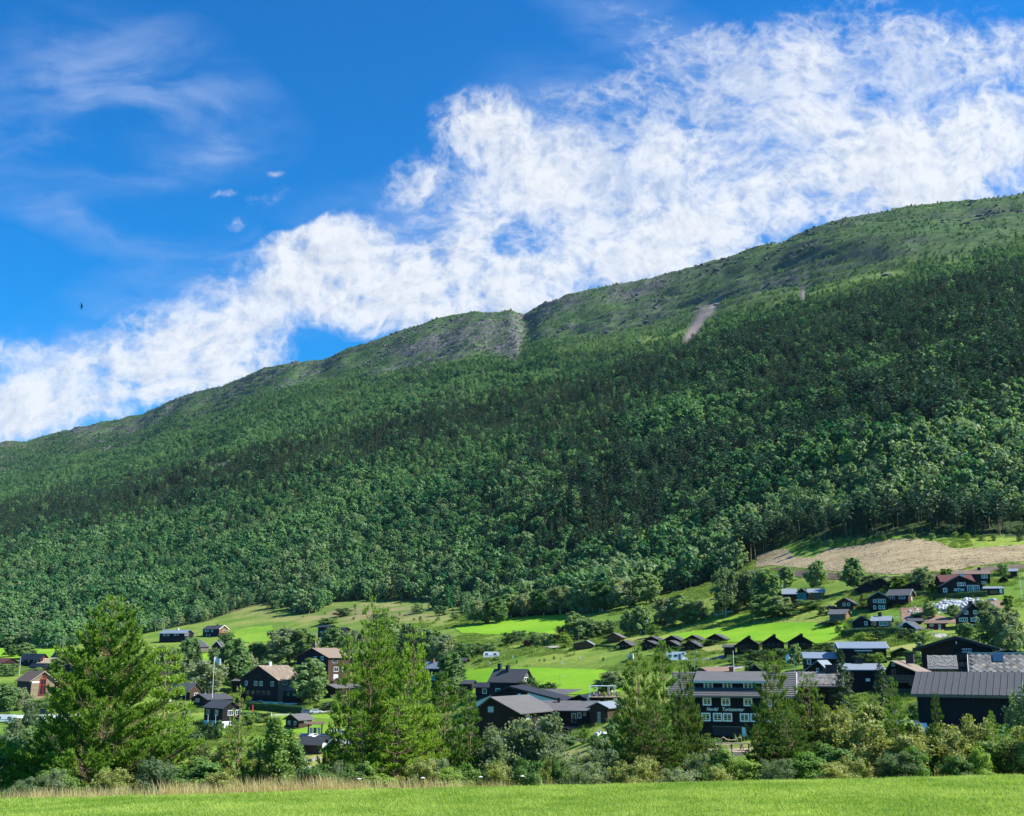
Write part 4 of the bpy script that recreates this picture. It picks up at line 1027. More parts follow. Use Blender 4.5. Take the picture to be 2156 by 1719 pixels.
house('dark house with a hipped grey roof half hidden by the big pine', (135, 172, 180), (1392, 1400, 1424), 18, typ='R', wall=NB, roof='roof_dark', L=8, wins=row('f', [148, 162, 168], 1404, 3.6, 6) + row('f', [166], 1416, 7, 5))
# brown barn like building with the red frame window
o, g = house('large brown timber building with a tall red framed glass bay in its gable', (62, 62.5, 112), (1416, 1433, 1474), 62, side='L', typ='G', D=None, wall='log_dark', roof='roof_brown', L=1, rise=1, deep=3) if 0 else \
       house('large brown timber building with a tall red framed glass bay in its gable', (-25, 63, 112), (1416, 1434, 1474), 40, side='L', typ='G', wall='timber_tan', sidewall='log_dark', roof='roof_brown', barge='wood_light', over=.8,
             wins=row('f', [72], 1438, 11, 3.5, frame='white_paint', glass='white_paint', name='sign', pane='panel'))
P = g['P']; W_, H_, s_ = g['W'], g['H'], g['s']
q = MB(); ax = W_ * .50
for zz0, zz1, w0, w1 in ((.25, .75, 1.35, 1.0), (.75, 1.05, 1.0, 1.0), (1.05, 1.32, 1.0, .15)):
    z0, z1 = H_ * zz0, H_ * zz1
    for sg in (-1, 1):
        q.hexa([P(ax + sg * w0 - .12, -.25, z0), P(ax + sg * w0 + .12, -.25, z0), P(ax + sg * w0 + .12, 0, z0), P(ax + sg * w0 - .12, 0, z0), P(ax + sg * w1 - .12, -.25, z1), P(ax + sg * w1 + .12, -.25, z1), P(ax + sg * w1 + .12, 0, z1), P(ax + sg * w1 - .12, 0, z1)])
    q.hexa([P(ax - w0, -.24, z0 - .1), P(ax + w0, -.24, z0 - .1), P(ax + w0, 0, z0 - .1), P(ax - w0, 0, z0 - .1), P(ax - w0, -.24, z0 + .1), P(ax + w0, -.24, z0 + .1), P(ax + w0, 0, z0 + .1), P(ax - w0, 0, z0 + .1)])
q.hexa([P(ax - .07, -.26, H_ * .25), P(ax + .07, -.26, H_ * .25), P(ax + .07, 0, H_ * .25), P(ax - .07, 0, H_ * .25), P(ax - .07, -.26, H_ * 1.3), P(ax + .07, -.26, H_ * 1.3), P(ax + .07, 0, H_ * 1.3), P(ax - .07, 0, H_ * 1.3)])
wq = q.build('window', M['red_paint'], o); wq['label'] = 'tall red framed glass bay'
addbox(o, g, 'pane', 'glass', ax - 1.0, ax + 1.0, -.10, 0.02, H_ * .27, H_ * 1.05, parent=wq)
house('lower wing with a pale slate roof and red wall right of the brown timber building', (100, 131, 136), (1421, 1436, 1462), 15, typ='R', wall='red_boards', roof='slate_brown', L=8, wins=row('f', [115], 1448, 6, 6, frame='red_paint'))
# --- upper left slope
house('hillside house with a sagging blue grey roof and a veranda on its left', (335, 388, 396), (1327.5, 1334, 1352), 20, typ='R', wall=NB, roof='roof_blue', L=9,
      wins=row('f', [345, 353], 1337, 5, 5) + row('f', [367, 373], 1336, 3.6, 5) + row('s', [390, 394], 1336, 2.5, 6, fw=.08), base=0, chim=[(.45, .5, 1.2, .6, 'white_paint')])[0]
o, g = house('hillside house with thick white bargeboards on its right gable', (426.5, 461, 479.5), (1317.5, 1324.5, 1341), 42, typ='R', wall=NB, sidewall='timber_brown', roof='roof_dark', barge='white_paint',
      wins=row('f', [432, 437, 446], 1328.5, 5, 4.5) + row('f', [435, 441], 1337.5, 3.5, 4) + row('s', [474], 1329, 8, 4), chim=[(.38, .5, .9, .8)])
balcony(o, g, .5, g['L'] * .9, g['H'] * .45, 1.8, 's', 'timber_brown')
house('grey gabled garage with white bargeboards below the hillside houses', (383, 421, 424), (1348, 1362, 1374), 25, typ='G', wall='grey_boards', roof='roof_dark', barge='white_paint', L=7)
house('small red barn with a snow white left bargeboard above the green lawn', (446, 466, 472), (1351, 1362, 1374), 30, typ='G', wall='maroon_boards', roof='roof_dark', barge='white_paint', chim=[(.4, .5, .7, .6)])
house('tall dark apartment block with white windows rising behind the birches', (668, 688, 694), (1318, 1322, 1368), 25, typ='R', wall=NB, roof='roof_black', L=9,
      wins=row('f', [675], 1332, 6, 4) + row('f', [683], 1331, 4, 6) + row('f', [675, 682], 1344, 5, 5) + row('f', [682], 1360, 5, 6) + row('f', [682], 1372, 4, 4))
house('flat dark annex behind the birches right of the apartment block', (708, 722, 726), (1322, 1326, 1338), 25, typ='R', wall=NB, roof='roof_black', L=7)
house('tiny brown shed beside a white post under the paddock', (576, 585, 588), (1352, 1354, 1362), 30, typ='R', wall='log_brown', roof='roof_dark', cat='shed', name='shed')
# --- village, left middle
house('long low building with a plain grey brown roof behind the tall banner pole', (352, 399, 421), (1440, 1453, 1476), 38, typ='R', wall=BB, sidewall='brown_boards', roof='roof_grey', wins=row('s', [412], 1463, 6, 6) + row('f', [388], 1462, 3, 6))
house('black house with a blue grey roof and a dark chimney left of the lodge', (402, 436, 488), (1464, 1474, 1492), 48, typ='G', wall=BB, roof='roof_dark', wins=row('f', [415], 1477, 12, 7, mull=2, frame='fabric_white'), chim=[(.35, .5, 1.2, .9)])
o, g = house('dark house on a white cellar storey with large white framed windows', (428, 467, 504), (1478, 1492, 1534), 45, typ='R', wall=BB, roof='roof_dark', base=14, over=.7,
      wins=row('f', [436, 454], 1503, 9, 11) + row('s', [484, 500], 1503, 10, 11, mull=2) + row('f', [441, 452], 1524, 7, 9) + row('s', [484], 1524, 6, 8))
house('low brown roofed shed with a pale chimney in front of the long building', (331, 366, 374), (1479, 1488, 1496), 25, typ='R', wall='brown_boards', roof='roof_brown', chim=[(.7, .6, 1.2, .7, 'white_paint')], L=6)
# big dark lodge
o, g = house('big dark gabled lodge with a sunlit tan slate roof beside the long hedge', (503, 584, 640), (1405, 1433, 1487), 40, typ='G', wall=BB, sidewall='grey_boards', roof='slate_tan', base=8, over=.8,
      wins=row('f', [516, 571], 1442, 8, 10) + row('f', [536, 547], 1442, 9, 10, mull=2) + row('f', [520, 531, 542, 553, 564], 1461, 9, 9, frame='log_grey') + row('f', [526, 548], 1480, 9, 6)
      + row('s', [598, 612, 626], 1440, 7, 8) + row('s', [604, 618], 1462, 7, 9), chim=[(.35, .48, 1.6, .8, 'white_paint')])
P = g['P']; q = MB(); W_, H_ = g['W'], g['H']
q.hexa([P(W_ * .36, -.9, H_ + .4), P(W_ * .62, -.9, H_ + .4), P(W_ * .62, 0, H_ + .4), P(W_ * .36, 0, H_ + .4), P(W_ * .36, -.9, H_ + .55), P(W_ * .62, -.9, H_ + .55), P(W_ * .62, 0, H_ + .55), P(W_ * .36, 0, H_ + .55)])
b_ = q.build('balcony', M['dark_brown_boards'], o); addbox(o, g, 'railing', 'dark_brown_boards', W_ * .36, W_ * .62, -.95, -.87, H_ + .55, H_ + 1.5, parent=b_)
# slates of that roof : rows of single stones would be under four units high, so the courses are raised as one relief part
def courses(o, g, rows, mat, name='slate_courses', typ='G', th_=.05, jitter=.0, seed=3):
    r = np.random.default_rng(seed); P = g['P']; W_, L_, H_, R_ = g['W'], g['L'], g['H'], g['rise']; q = MB()
    for k in range(rows):
        f0, f1 = k / rows, (k + 1) / rows
        for c in range(int(30)):
            a0, a1 = c / 30, (c + 1) / 30
            if r.random() < .25: continue
            t_ = .20 + th_ * r.random() + .01
            if typ == 'G':
                y0, y1 = -.5 + a0 * (L_ + 1), -.5 + a1 * (L_ + 1)
                xa, xb = W_ * .5 * f0, W_ * .5 * f1; za, zb = H_ + R_ * f0, H_ + R_ * f1
                q.hexa([P(xa, y0, za + .1), P(xb, y0, zb + .1), P(xb, y1, zb + .1), P(xa, y1, za + .1), P(xa, y0, za + t_ + .05), P(xb, y0, zb + t_), P(xb, y1, zb + t_), P(xa, y1, za + t_ + .05)])
            else:
                x0, x1 = -.5 + a0 * (W_ + 1), -.5 + a1 * (W_ + 1)
                ya, yb = L_ * .5 * f0, L_ * .5 * f1; za, zb = H_ + R_ * f0, H_ + R_ * f1
                q.hexa([P(x0, ya, za + .1), P(x1, ya, za + .1), P(x1, yb, zb + .1), P(x0, yb, zb + .1), P(x0, ya, za + t_ + .05), P(x1, ya, za + t_ + .05), P(x1, yb, zb + t_), P(x0, yb, zb + t_)])
    return tag(q.build(name, M[mat], g['roof']), kind='stuff')
courses(o, g, 9, 'slate_brown')
house('flat roofed side room on the left of the big dark lodge', (488, 506, 510), (1432, 1435, 1462), 20, typ='R', wall=BB, roof='roof_grey', L=5)
house('dark side wing with a grey lean-to roof in front of the lodge', (585, 625, 632), (1441, 1454, 1485), 15, typ='R', wall=BB, roof='roof_grey', L=6, wins=row('f', [594, 606, 617], 1463, 6, 9, frame='log_grey'), base=4)
o, g = house('tall four storey dark building with a small spire behind the lone birch', (622, 689, 736), (1367, 1386, 1452), 36, typ='G', wall=NB, sidewall='brown_boards', roof='slate_brown', over=.8,
      wins=row('f', [676, 661], 1388, 7, 8) + row('s', [703, 703, 703], 1393, 8, 10) + row('s', [706], 1411, 8, 10) + row('s', [706], 1427, 8, 11, glass='curtain') + row('s', [722], 1411, 6, 9) + row('f', [672], 1400, 7, 8) + row('f', [672], 1420, 7, 8))
P = g['P']; q = MB(); W_, H_, R_ = g['W'], g['H'], g['rise']
q.hexa([P(W_ * .5 - .7, .6, H_ + R_ - .2), P(W_ * .5 + .7, .6, H_ + R_ - .2), P(W_ * .5 + .7, 2, H_ + R_ - .2), P(W_ * .5 - .7, 2, H_ + R_ - .2), P(W_ * .5 - .5, .8, H_ + R_ + 1.1), P(W_ * .5 + .5, .8, H_ + R_ + 1.1), P(W_ * .5 + .5, 1.8, H_ + R_ + 1.1), P(W_ * .5 - .5, 1.8, H_ + R_ + 1.1)])
q.add([P(W_ * .5 - .9, .4, H_ + R_ + 1.1), P(W_ * .5 + .9, .4, H_ + R_ + 1.1), P(W_ * .5 + .9, 2.2, H_ + R_ + 1.1), P(W_ * .5 - .9, 2.2, H_ + R_ + 1.1), P(W_ * .5, 1.3, H_ + R_ + 2.9)], [(0, 1, 4), (1, 2, 4), (2, 3, 4), (3, 0, 4), (0, 3, 2, 1)])
q.build('spire', M['roof_brown'], g['roof'])
house('two storey brown porch building below the spire building', (676, 700, 716), (1429, 1434, 1450), 35, typ='R', wall=BB, sidewall='brown_boards', roof='roof_grey', wins=row('f', [684, 689], 1440, 4, 7))
house('low entrance building with a long flat grey roof behind the central pines', (672, 706, 760), (1443, 1450, 1470), 40, typ='G', wall='dark_brown_boards', roof='roof_grey', wins=row('f', [684], 1460, 6, 6))
# small cabin, twin cabins, gable house
o, g = house('small brown cabin with a crossed railing porch on the grass slope', (601, 628.5, 656), (1506.5, 1516, 1535.5), 42, typ='G', wall='dark_brown_boards', sidewall='brown_boards', roof='roof_grey', over=.9, name='cabin', cat='cabin',
      wins=row('f', [608, 621], 1524, 6, 8) + row('s', [642], 1522, 5, 5, frame='white_paint', glass='white_paint'))
balcony(o, g, .3, g['W'] * .5, .5, 1.3, 'f', 'brown_boards', .8)
house('front one of the twin dark roofed cabins below the parked cars', (633, 675, 690), (1555, 1567, 1590), 30, typ='R', wall='brown_boards', roof='roof_dark', over=.7, name='cabin', cat='cabin', wins=row('f', [645], 1575, 8, 9, frame='dark_brown_boards') + row('s', [682], 1571, 6, 9, frame='white_paint', glass='white_paint'))
house('rear one of the twin dark roofed cabins below the parked cars', (664, 694, 703), (1553, 1562, 1584), 30, typ='R', wall='brown_boards', roof='roof_dark', over=.7, name='cabin', cat='cabin')
o, g = house('dark brown gabled house with a smooth pale metal roof left of the central pines', (678, 728, 765), (1558, 1586, 1640), 36, typ='G', wall='dark_brown_boards', roof='roof_light', barge='white_paint', over=.6,
      wins=row('f', [707], 1577, 7, 9) + row('f', [692], 1592, 11, 12, mull=3, frame='fabric_white') + row('f', [707], 1587, 7, 7) + row('f', [719], 1587, 12, 7, mull=2) + row('f', [707], 1597, 7, 6) + row('f', [706], 1566, 3, 3), L=12)
q = MB(); P = g['P']
# --- centre
house('small dark house with a pale roof and brick chimney among the central trees', (893, 925, 937), (1396, 1407, 1438), 30, typ='R', wall=NB, roof='roof_light', chim=[(.62, .5, 1.0, .9, 'brick')], wins=row('f', [912], 1427, 9, 12, mull=1, fw=.12) + row('s', [931], 1411, 5, 6))
house('tiny dark shed with a white door at the meadow edge', (968, 980, 986), (1387, 1391, 1398), 30, typ='R', wall='dark_brown_boards', roof='roof_dark', name='shed', cat='shed', wins=row('f', [974], 1394, 3.5, 6, frame='white_paint', glass='curtain', name='door', pane='panel'))
house('plain dark shed left of the black gabled house', (974, 993, 1003), (1434, 1440, 1456), 30, typ='R', wall='dark_brown_boards', roof='roof_dark', name='shed', cat='shed', wins=row('s', [998], 1447, 5, 8, frame='grey_boards'))
house('low black annex with two white windows joined to the black gabled house', (1001, 1031, 1040), (1439, 1448, 1463), 12, typ='R', wall=NB, roof='roof_black', L=6, wins=row('f', [1020], 1456, 9.5, 10, mull=0))
o, g = house('black steep roofed house with two dark chimneys above the terrace', (1031, 1096, 1122), (1411, 1436, 1466), 30, typ='R', wall=NB, sidewall='grey_boards', roof='roof_dark', over=.6,
      wins=row('f', [1048], 1456, 9.5, 10, mull=0) + row('s', [1108], 1432, 8, 8), chim=[(.88, .5, 1.6, 1.0), (.58, .42, 1.6, 1.0)])
o, g = house('wide black gabled house with white cladding under its long right roof', (1004, 1190, 1196), (1449, 1478, 1492), 12, typ='G', wall=NB, roof='roof_black', L=16, apex=.63, over=.4, barge='chimney_dark', D=262)
P = g['P']; W_, H_, R_ = g['W'], g['H'], g['rise']; q = MB()
q.add([P(-.2, -.08, H_ - 3), P(W_ * .42, -.08, H_ - 3), P(W_ * .42, -.08, H_ + R_ * .62), P(0, -.08, H_ - .2)], [(0, 1, 2, 3)])
q.add([P(W_ * 1.0, -.08, H_ - 2.5), P(W_ * .84, -.08, H_ - 2.5), P(W_ * .84, -.08, H_ + R_ * .40), P(W_, -.08, H_ - .1)], [(0, 1, 2, 3)])
q.build('white_cladding', M['plaster'], o)
addbox(o, g, 'wall_lamp', 'fabric_white', W_ * .50, W_ * .53, -.3, 0, H_ + .3, H_ + 1.7)
house('low hall with a plain grey roof and warm timber gable behind the black house', (1128, 1202, 1242), (1453.5, 1469, 1484), 30, typ='R', wall='dark_brown_boards', sidewall='timber_brown', roof='roof_grey', over=1.0, D=300)
house('black flat house with a navy roof behind the long balcony house', (1190, 1252, 1288), (1467, 1480, 1500), 30, typ='G', wall=BB, roof='roof_black', apex=.5, L=10, D=262)
# long front building with balcony
o, g = house('long dark building with a balcony and white framed doors in the middle', (1108, 1252, 1262), (1480, 1498, 1558), 10, typ='R', wall='dark_brown_boards', roof='roof_grey', L=9, over=.8, D=232,
      wins=row('f', [1120], 1513, 9, 18, mull=0, glass='curtain', name='door') + row('f', [1147], 1513.5, 10, 21, mull=0, glass='curtain', name='door') + row('f', [1160.5], 1510, 10, 13, mull=0, bars=1)
      + row('f', [1172], 1514, 10, 21, mull=0, name='door') + row('f', [1208.5], 1514, 9.5, 20, mull=0, name='door') + row('f', [1220.5], 1509, 9.5, 12, mull=0) + row('f', [1232], 1506, 5.5, 7, mull=0), chim=[(.55, .4, 1.0, .5), (.12, .5, 1.2, .4, 'steel')])
bo = balcony(o, g, g['W'] * .06, g['W'] * .78, (1558 - 1529) * g['s'], 1.7, 'f', 'dark_brown_boards', 1.25, zb=-1)
P = g['P']; q = MB()
for k in range(34):      # scalloped fringe below the balcony
    x = g['W'] * (.06 + .72 * (k + .5) / 34); z = (1558 - 1529) * g['s'] - .15
    q.add([P(x - .2, -1.72, z), P(x + .2, -1.72, z), P(x + .12, -1.72, z - .3), P(x, -1.72, z - .42), P(x - .12, -1.72, z - .3)], [(0, 1, 2, 3, 4)])
tag(q.build('fringe', M['grey_boards'], bo), kind='stuff')
house('right gable wing of the long building with a stair of white window frames', (1243, 1280, 1292), (1483, 1492, 1552), 30, typ='G', wall='brown_boards', roof='roof_light', over=.6, L=6, D=228,
      wins=row('f', [1262], 1513, 5, 22, mull=0, bars=3) + row('f', [1259], 1543, 7, 10, glass='chimney_dark', frame='dark_brown_boards', mull=0))
o, g = house('left wing of the long building, its grey gable roof half behind the willow', (1000, 1092, 1128), (1473.5, 1502, 1560), 30, typ='G', wall='dark_brown_boards', roof='roof_grey', over=.9, L=14, D=222, apex=.6, deep=8,
      wins=row('f', [1033], 1498, 12, 12, mull=0, frame='fabric_grey', glass='curtain') + row('s', [1112], 1515, 8, 18, glass='curtain'))
# --- hotel
HD = 152
WX = lambda x: x
o, g = house('black hotel with white lettering and three rows of white framed windows', (1424, 1668, 1674), (1422, 1467, 1552), 15, typ='R', wall=BB, roof='roof_grey', L=11.5, over=.9, D=HD, deep=4, name='hotel', cat='hotel', barge='white_paint',
      wins=row('f', [1491.5, 1531, 1578, 1620], 1482, 18, 16.5, mull=1, bars=2, fw=.17) + row('f', [1488, 1512.5, 1533.5, 1569.5, 1591.5, 1620, 1642], 1514, 19, 17.5, mull=1, bars=2, fw=.17), chim=[(.12, .5, 1.0, .9, 'brick'), (.52, .5, .8, .6, 'brick')])
hotel, hg = o, g
P = g['P']; W_, L_, H_, R_, s_ = g['W'], g['L'], g['H'], g['rise'], g['s']
def hx(X, q=hg): return q['af'](X)
def hz_(Y): return (g['yb'] - Y) * s_
# roof courses of the hotel : long thin boards, one part
q = MB(); nrow = 13
for k in range(nrow):
    f0, f1 = k / nrow, (k + 1) / nrow
    ya, yb = -.85 + (L_ / 2 + .85) * f0, -.85 + (L_ / 2 + .85) * f1
    slp = R_ / (L_ / 2); za, zb = H_ + ya * slp, H_ + yb * slp
    for (xa, xb) in ((-.9, W_ + .9),):
        q.hexa([P(xa, ya, za + .15), P(xb, ya, za + .15), P(xb, yb, zb + .15), P(xa, yb, zb + .15), P(xa, ya, za + .31), P(xb, ya, za + .31), P(xb, yb, zb + .22), P(xa, yb, zb + .22)])
tag(q.build('roof_courses', M['roof_grey'], g['roof']), kind='stuff')
# dormer
dx0, dx1 = hx(1608), hx(1466); dzb, dzt = hz_(1462), hz_(1439)
yd = 1.3; q = MB()
q.hexa([P(dx0, yd, dzb - .6), P(dx1, yd, dzb - .6), P(dx1, L_ / 2, dzb - .6), P(dx0, L_ / 2, dzb - .6), P(dx0, yd, dzt), P(dx1, yd, dzt), P(dx1, L_ / 2, H_ + R_ - .25), P(dx0, L_ / 2, H_ + R_ - .25)])
dm = q.build('dormer', M[NB], o)
q = MB(); q.hexa([P(dx0 - .6, yd - .8, dzt - .22), P(dx1 + .2, yd - .8, dzt - .22), P(dx1 + .2, L_ / 2 - .3, H_ + R_ + .1), P(dx0 - .6, L_ / 2 - .3, H_ + R_ + .1), P(dx0 - .6, yd - .8, dzt + .05), P(dx1 + .2, yd - .8, dzt + .05), P(dx1 + .2, L_ / 2, H_ + R_ + .33), P(dx0 - .6, L_ / 2, H_ + R_ + .33)])
q.build('dormer_roof', M['roof_grey'], dm)
q = MB(); q.hexa([P(dx0 - .62, yd - .86, dzt - .26), P(dx1 + .22, yd - .86, dzt - .26), P(dx1 + .22, yd - .8, dzt - .26), P(dx0 - .62, yd - .8, dzt - .26), P(dx0 - .62, yd - .86, dzt + .06), P(dx1 + .22, yd - .86, dzt + .06), P(dx1 + .22, yd - .8, dzt + .06), P(dx0 - .62, yd - .8, dzt + .06)])
q.build('gutter', M['steel'], dm)
for X in (1493.5, 1534.5, 1578.5):
    a = hx(X); zc = hz_(1447); hw, hh = .62, .52
    q = MB()
    def sl(a0, a1, z0, z1, y0, y1): q.hexa([P(a0, y0, z0), P(a1, y0, z0), P(a1, y1, z0), P(a0, y1, z0), P(a0, y0, z1), P(a1, y0, z1), P(a1, y1, z1), P(a0, y1, z1)])
    sl(a - hw, a - hw + .14, zc - hh, zc + hh, yd - .06, yd + .02); sl(a + hw - .14, a + hw, zc - hh, zc + hh, yd - .06, yd + .02)
    sl(a - hw + .14, a + hw - .14, zc - hh, zc - hh + .14, yd - .06, yd + .02); sl(a - hw + .14, a + hw - .14, zc + hh - .14, zc + hh, yd - .06, yd + .02); sl(a - .07, a + .07, zc - hh + .14, zc + hh - .14, yd - .05, yd + .02)
    sl(a - hw + .1, a + hw - .1, zc - .02, zc + .02, yd - .04, yd + .02)
    wn = q.build('window', M['white_paint'], dm)
    wn.parent = o
    q = MB(); sl(a - hw + .1, a + hw - .1, zc - hh + .1, zc + hh - .1, yd - .03, yd + .02); q.build('pane', M['glass'], wn)
def lettering(o, g, text, X0, X1, Ybase, Yh, mat='letter_white', out=.12, shear=.25):
    P = g['P']; s_ = g['s']
    cu = bpy.data.curves.new('lettering', 'FONT'); cu.body = text; cu.extrude = .03; cu.shear = shear; cu.size = 1; cu.offset = .012
    to = bpy.data.objects.new('lettering', cu); link(to, None)
    bpy.context.view_layer.update()
    dm_ = to.dimensions; me = bpy.data.meshes.new_from_object(to); bpy.data.objects.remove(to)
    wreal = abs(g['af'](X1) - g['af'](X0)); hreal = Yh * s_
    mn = np.empty(len(me.vertices) * 3); me.vertices.foreach_get('co', mn); mn = mn.reshape(-1, 3)
    lo, hi = mn.min(0), mn.max(0)
    q = (mn - lo) / np.maximum(hi - lo, 1e-6)
    a_left = g['af'](X0)
    x = -(a_left) + q[:, 0] * wreal if g['mm'] == 1 else 0
    if g['mm'] == -1: x = (X0 - g['xc']) * s_ / math.cos(g['th']) + q[:, 0] * wreal
    me.vertices.foreach_set('co', np.stack([x, -out - .06 * (q[:, 2]), (g['yb'] - Ybase) * s_ + q[:, 1] * hreal], -1).ravel()); me.materials.clear(); me.materials.append(M[mat]); me.update()
    t = link(bpy.data.objects.new('lettering', me), o); t['label'] = 'white letters reading ' + text
    return t
lettering(o, g, 'Nordal', 1490.5, 1515, 1501, 7.4)
lettering(o, g, 'Turistsenter', 1523.5, 1570, 1501, 7.4)
# ground floor: flat dark panel at the open porch, beam and white pillar
addbox(o, g, 'beam', 'grey_boards', hx(1575), hx(1500), -.25, -.05, hz_(1534), hz_(1532))
addbox(o, g, 'porch', 'chimney_dark', hx(1566), hx(1502), -.06, 0, hz_(1552), hz_(1534))
addbox(o, g, 'pillar', 'plaster', hx(1572), hx(1563), -.35, -.02, hz_(1553), hz_(1534))
# hotel side wing with diamond slates
def diamond_slates(o, g, dw, dh, mats, name='slate', seed=5, lim=300, x0=None, x1=None, y0=None, y1=None, W_=None, L_=None):
    """lays single diamond shaped stones on the front roof slope, each a part of the roof"""
    r = np.random.default_rng(seed); P = g['P']; W_, L_, H_, R_ = g['W'], g['L'], g['H'], g['rise']
    run = math.hypot(L_ / 2, R_); cy_, sy_ = (L_ / 2) / run, R_ / run
    meshes = []
    for mt in mats:
        v = []; e = .04
        for lift in (.0, .055):
            k = .94
            v += [(0, -dh / 2 * k, lift + (.02 if lift else 0)), (dw / 2 * k, 0, lift), (0, dh / 2 * k, lift), (-dw / 2 * k, 0, lift)]
        me = bpy.data.meshes.new('slate'); me.from_pydata(v, [], [(4, 5, 6, 7), (0, 1, 5, 4), (1, 2, 6, 5), (2, 3, 7, 6), (3, 0, 4, 7)]); me.materials.append(M[mt]); me.update(); meshes.append(me)
    n_ = 0; out = []
    ang = math.atan2(R_, L_ / 2)
    nr = int(run / (dh / 2)) + 1; ncl = int(W_ / dw) + 2
    for i in range(nr):
        for j in range(ncl):
            a = (j + .5 * (i % 2)) * dw; q = i * dh / 2
            if a < dw * .4 or a > W_ - dw * .2 or q < dh * .3 or q > run - dh * .2: continue
            me = meshes[int(r.choice(len(meshes), p=[.45, .25, .2, .1][:len(meshes)] if len(meshes) == 4 else None))]
            so = bpy.data.objects.new(name, me); link(so, g['roof'])
            so.location = P(a, q * cy_, H_ + q * sy_ + .21); so.rotation_euler = (ang + r.normal() * .012, r.normal() * .012, 0); n_ += 1
            if n_ >= lim: return n_
    return n_
o, g = house('slate roofed wing of the hotel with a dark box chimney behind the right pines', (1672, 1778, 1784), (1421, 1449, 1552), 15, typ='R', wall='dark_brown_boards', roof='slate_c', L=10, over=.5, D=158, deep=4, name='hotel_wing', cat='hotel', chim=[(.17, .5, 1.1, 1.6, 'chimney_dark')])
print('slates', diamond_slates(o, g, .62, .62, ['slate_a', 'slate_b', 'slate_c', 'slate_brown'], lim=300))
house('red brown roofed house peeping over the hotel ridge', (1455, 1500, 1537), (1408, 1421, 1436), 32, typ='G', wall='maroon_boards', roof='roof_brown', D=225, L=14)
house('small black gable roof peeping over the hotel right of the flagpole', (1569, 1612, 1620), (1403, 1420, 1436), 12, typ='G', wall=NB, roof='roof_black', D=225, L=9)
house('long dark building under a blue grey roof beside the parked caravan', (1697, 1768, 1773), (1375.5, 1387, 1405), 10, typ='R', wall=BB, roof='roof_blue', L=8, wins=row('f', [1704], 1394, 8, 11, frame='white_paint', glass='glass_blue'))
house('dark gabled house with a pale roof in front of the caravan', (1686, 1752, 1776), (1394, 1422, 1440), 24, typ='G', wall='dark_brown_boards', roof='roof_light', L=11, D=200, apex=.42, wins=row('f', [1723], 1414, 5, 12) + row('f', [1738], 1413, 8, 9, frame='timber_brown'))
o, g = house('long navy house with a covered terrace behind the round bushes', (1772, 1868, 1874), (1354, 1366, 1396), 10, typ='R', wall=NB, roof='roof_blue', L=9, barge='white_paint', wins=row('f', [1808, 1818], 1379, 9, 10, frame='dark_brown_boards') + row('f', [1840, 1852], 1379, 8, 14, frame='dark_brown_boards'))
addbox(o, g, 'awning', 'fabric_white', g['W'] * .33, g['W'] * .70, -1.2, -.02, g['H'] * .80, g['H'] * .86)
o, g = house('tall dark building under a pale blue metal roof between the two spruces', (1786, 1866, 1876), (1402, 1414, 1500), 8, typ='R', wall=NB, roof='roof_light', L=9, D=190, deep=5,
      wins=row('f', [1832], 1434, 9, 6, glass='letter_white', name='notice_board', pane='panel') + row('f', [1797], 1424, 11, 10, frame='timber_brown'), chim=[(.5, .5, .9, .9)])
balcony(o, g, .5, g['W'] * .5, g['H'] * .35, 1.5, 'f', 'dark_brown_boards', 1.0)
o, g = house('dark gabled house with carved balconies and a tan slate roof', (1865, 1958, 1985), (1397, 1428, 1500), 28, typ='G', wall='dark_brown_boards', roof='slate_brown', L=13, D=178, over=.8, apex=.78, deep=4,
      wins=row('f', [1888], 1403, 6, 6) + row('f', [1888], 1418, 8, 12, frame='timber_brown') + row('f', [1922, 1936], 1440, 9, 14, frame='timber_brown') + row('f', [1888, 1922], 1475, 9, 12, frame='timber_brown') + row('f', [1938], 1475, 9, 12, glass='curtain'), chim=[(.5, .5, 1.2, 1.2)])
for zz_ in (1438, 1466):
    balcony(o, g, g['W'] * .05, g['W'] * .92, (1500 - zz_) * g['s'], 1.4, 'f', 'log_grey', 1.0, posts=False)
house('turf roofed hut with a wide white framed window on the yellow lawn', (1885, 1915, 1922), (1366, 1372, 1386), 15, typ='G', wall='dark_brown_boards', roof='roof_turf', L=6, over=.9, name='hut', cat='hut', wins=row('f', [1905], 1376, 17, 7, mull=0))
# --- large hall
o, g = house('large black gabled hall with blue windows and vertical battens on the right', (1945, 2095, 2150), (1347, 1368, 1440), 25, typ='G', wall='dark_brown_boards', roof='roof_black', L=20, over=1.4, D=205, thick=.5, name='hall', cat='hall', apex=.49,
      wins=row('f', [2026.5, 2043], 1401, 13, 11, mull=0, frame='timber_brown', glass='glass_blue', fw=.12) + row('f', [2026.5, 2043], 1413.5, 13, 9, mull=0, frame='timber_brown', glass='glass_blue', fw=.12) + row('f', [2015], 1404, 8, 10, mull=0, frame='timber_brown', glass='glass_blue') + row('f', [2014], 1418, 8, 9, mull=0, frame='timber_brown', glass='glass_blue'))
P = g['P']
def gx_(X, q=g): return q['af'](X)
def gz2(Y): return (g['yb'] - Y) * g['s']
for k in range(14):
    X = 2019 + k * 3.8; addbox(o, g, 'batten', 'grey_boards', gx_(X) - .05, gx_(X) + .05, -.35, -.25, gz2(1393 - k * .9), gz2(1377 - k * .25))
addbox(o, g, 'battens_wall', NB, gx_(2072), gx_(2016), -.25, 0, gz2(1394), gz2(1366))
q = MB()
sx0, sx1 = gx_(2051.5), gx_(2031.5)
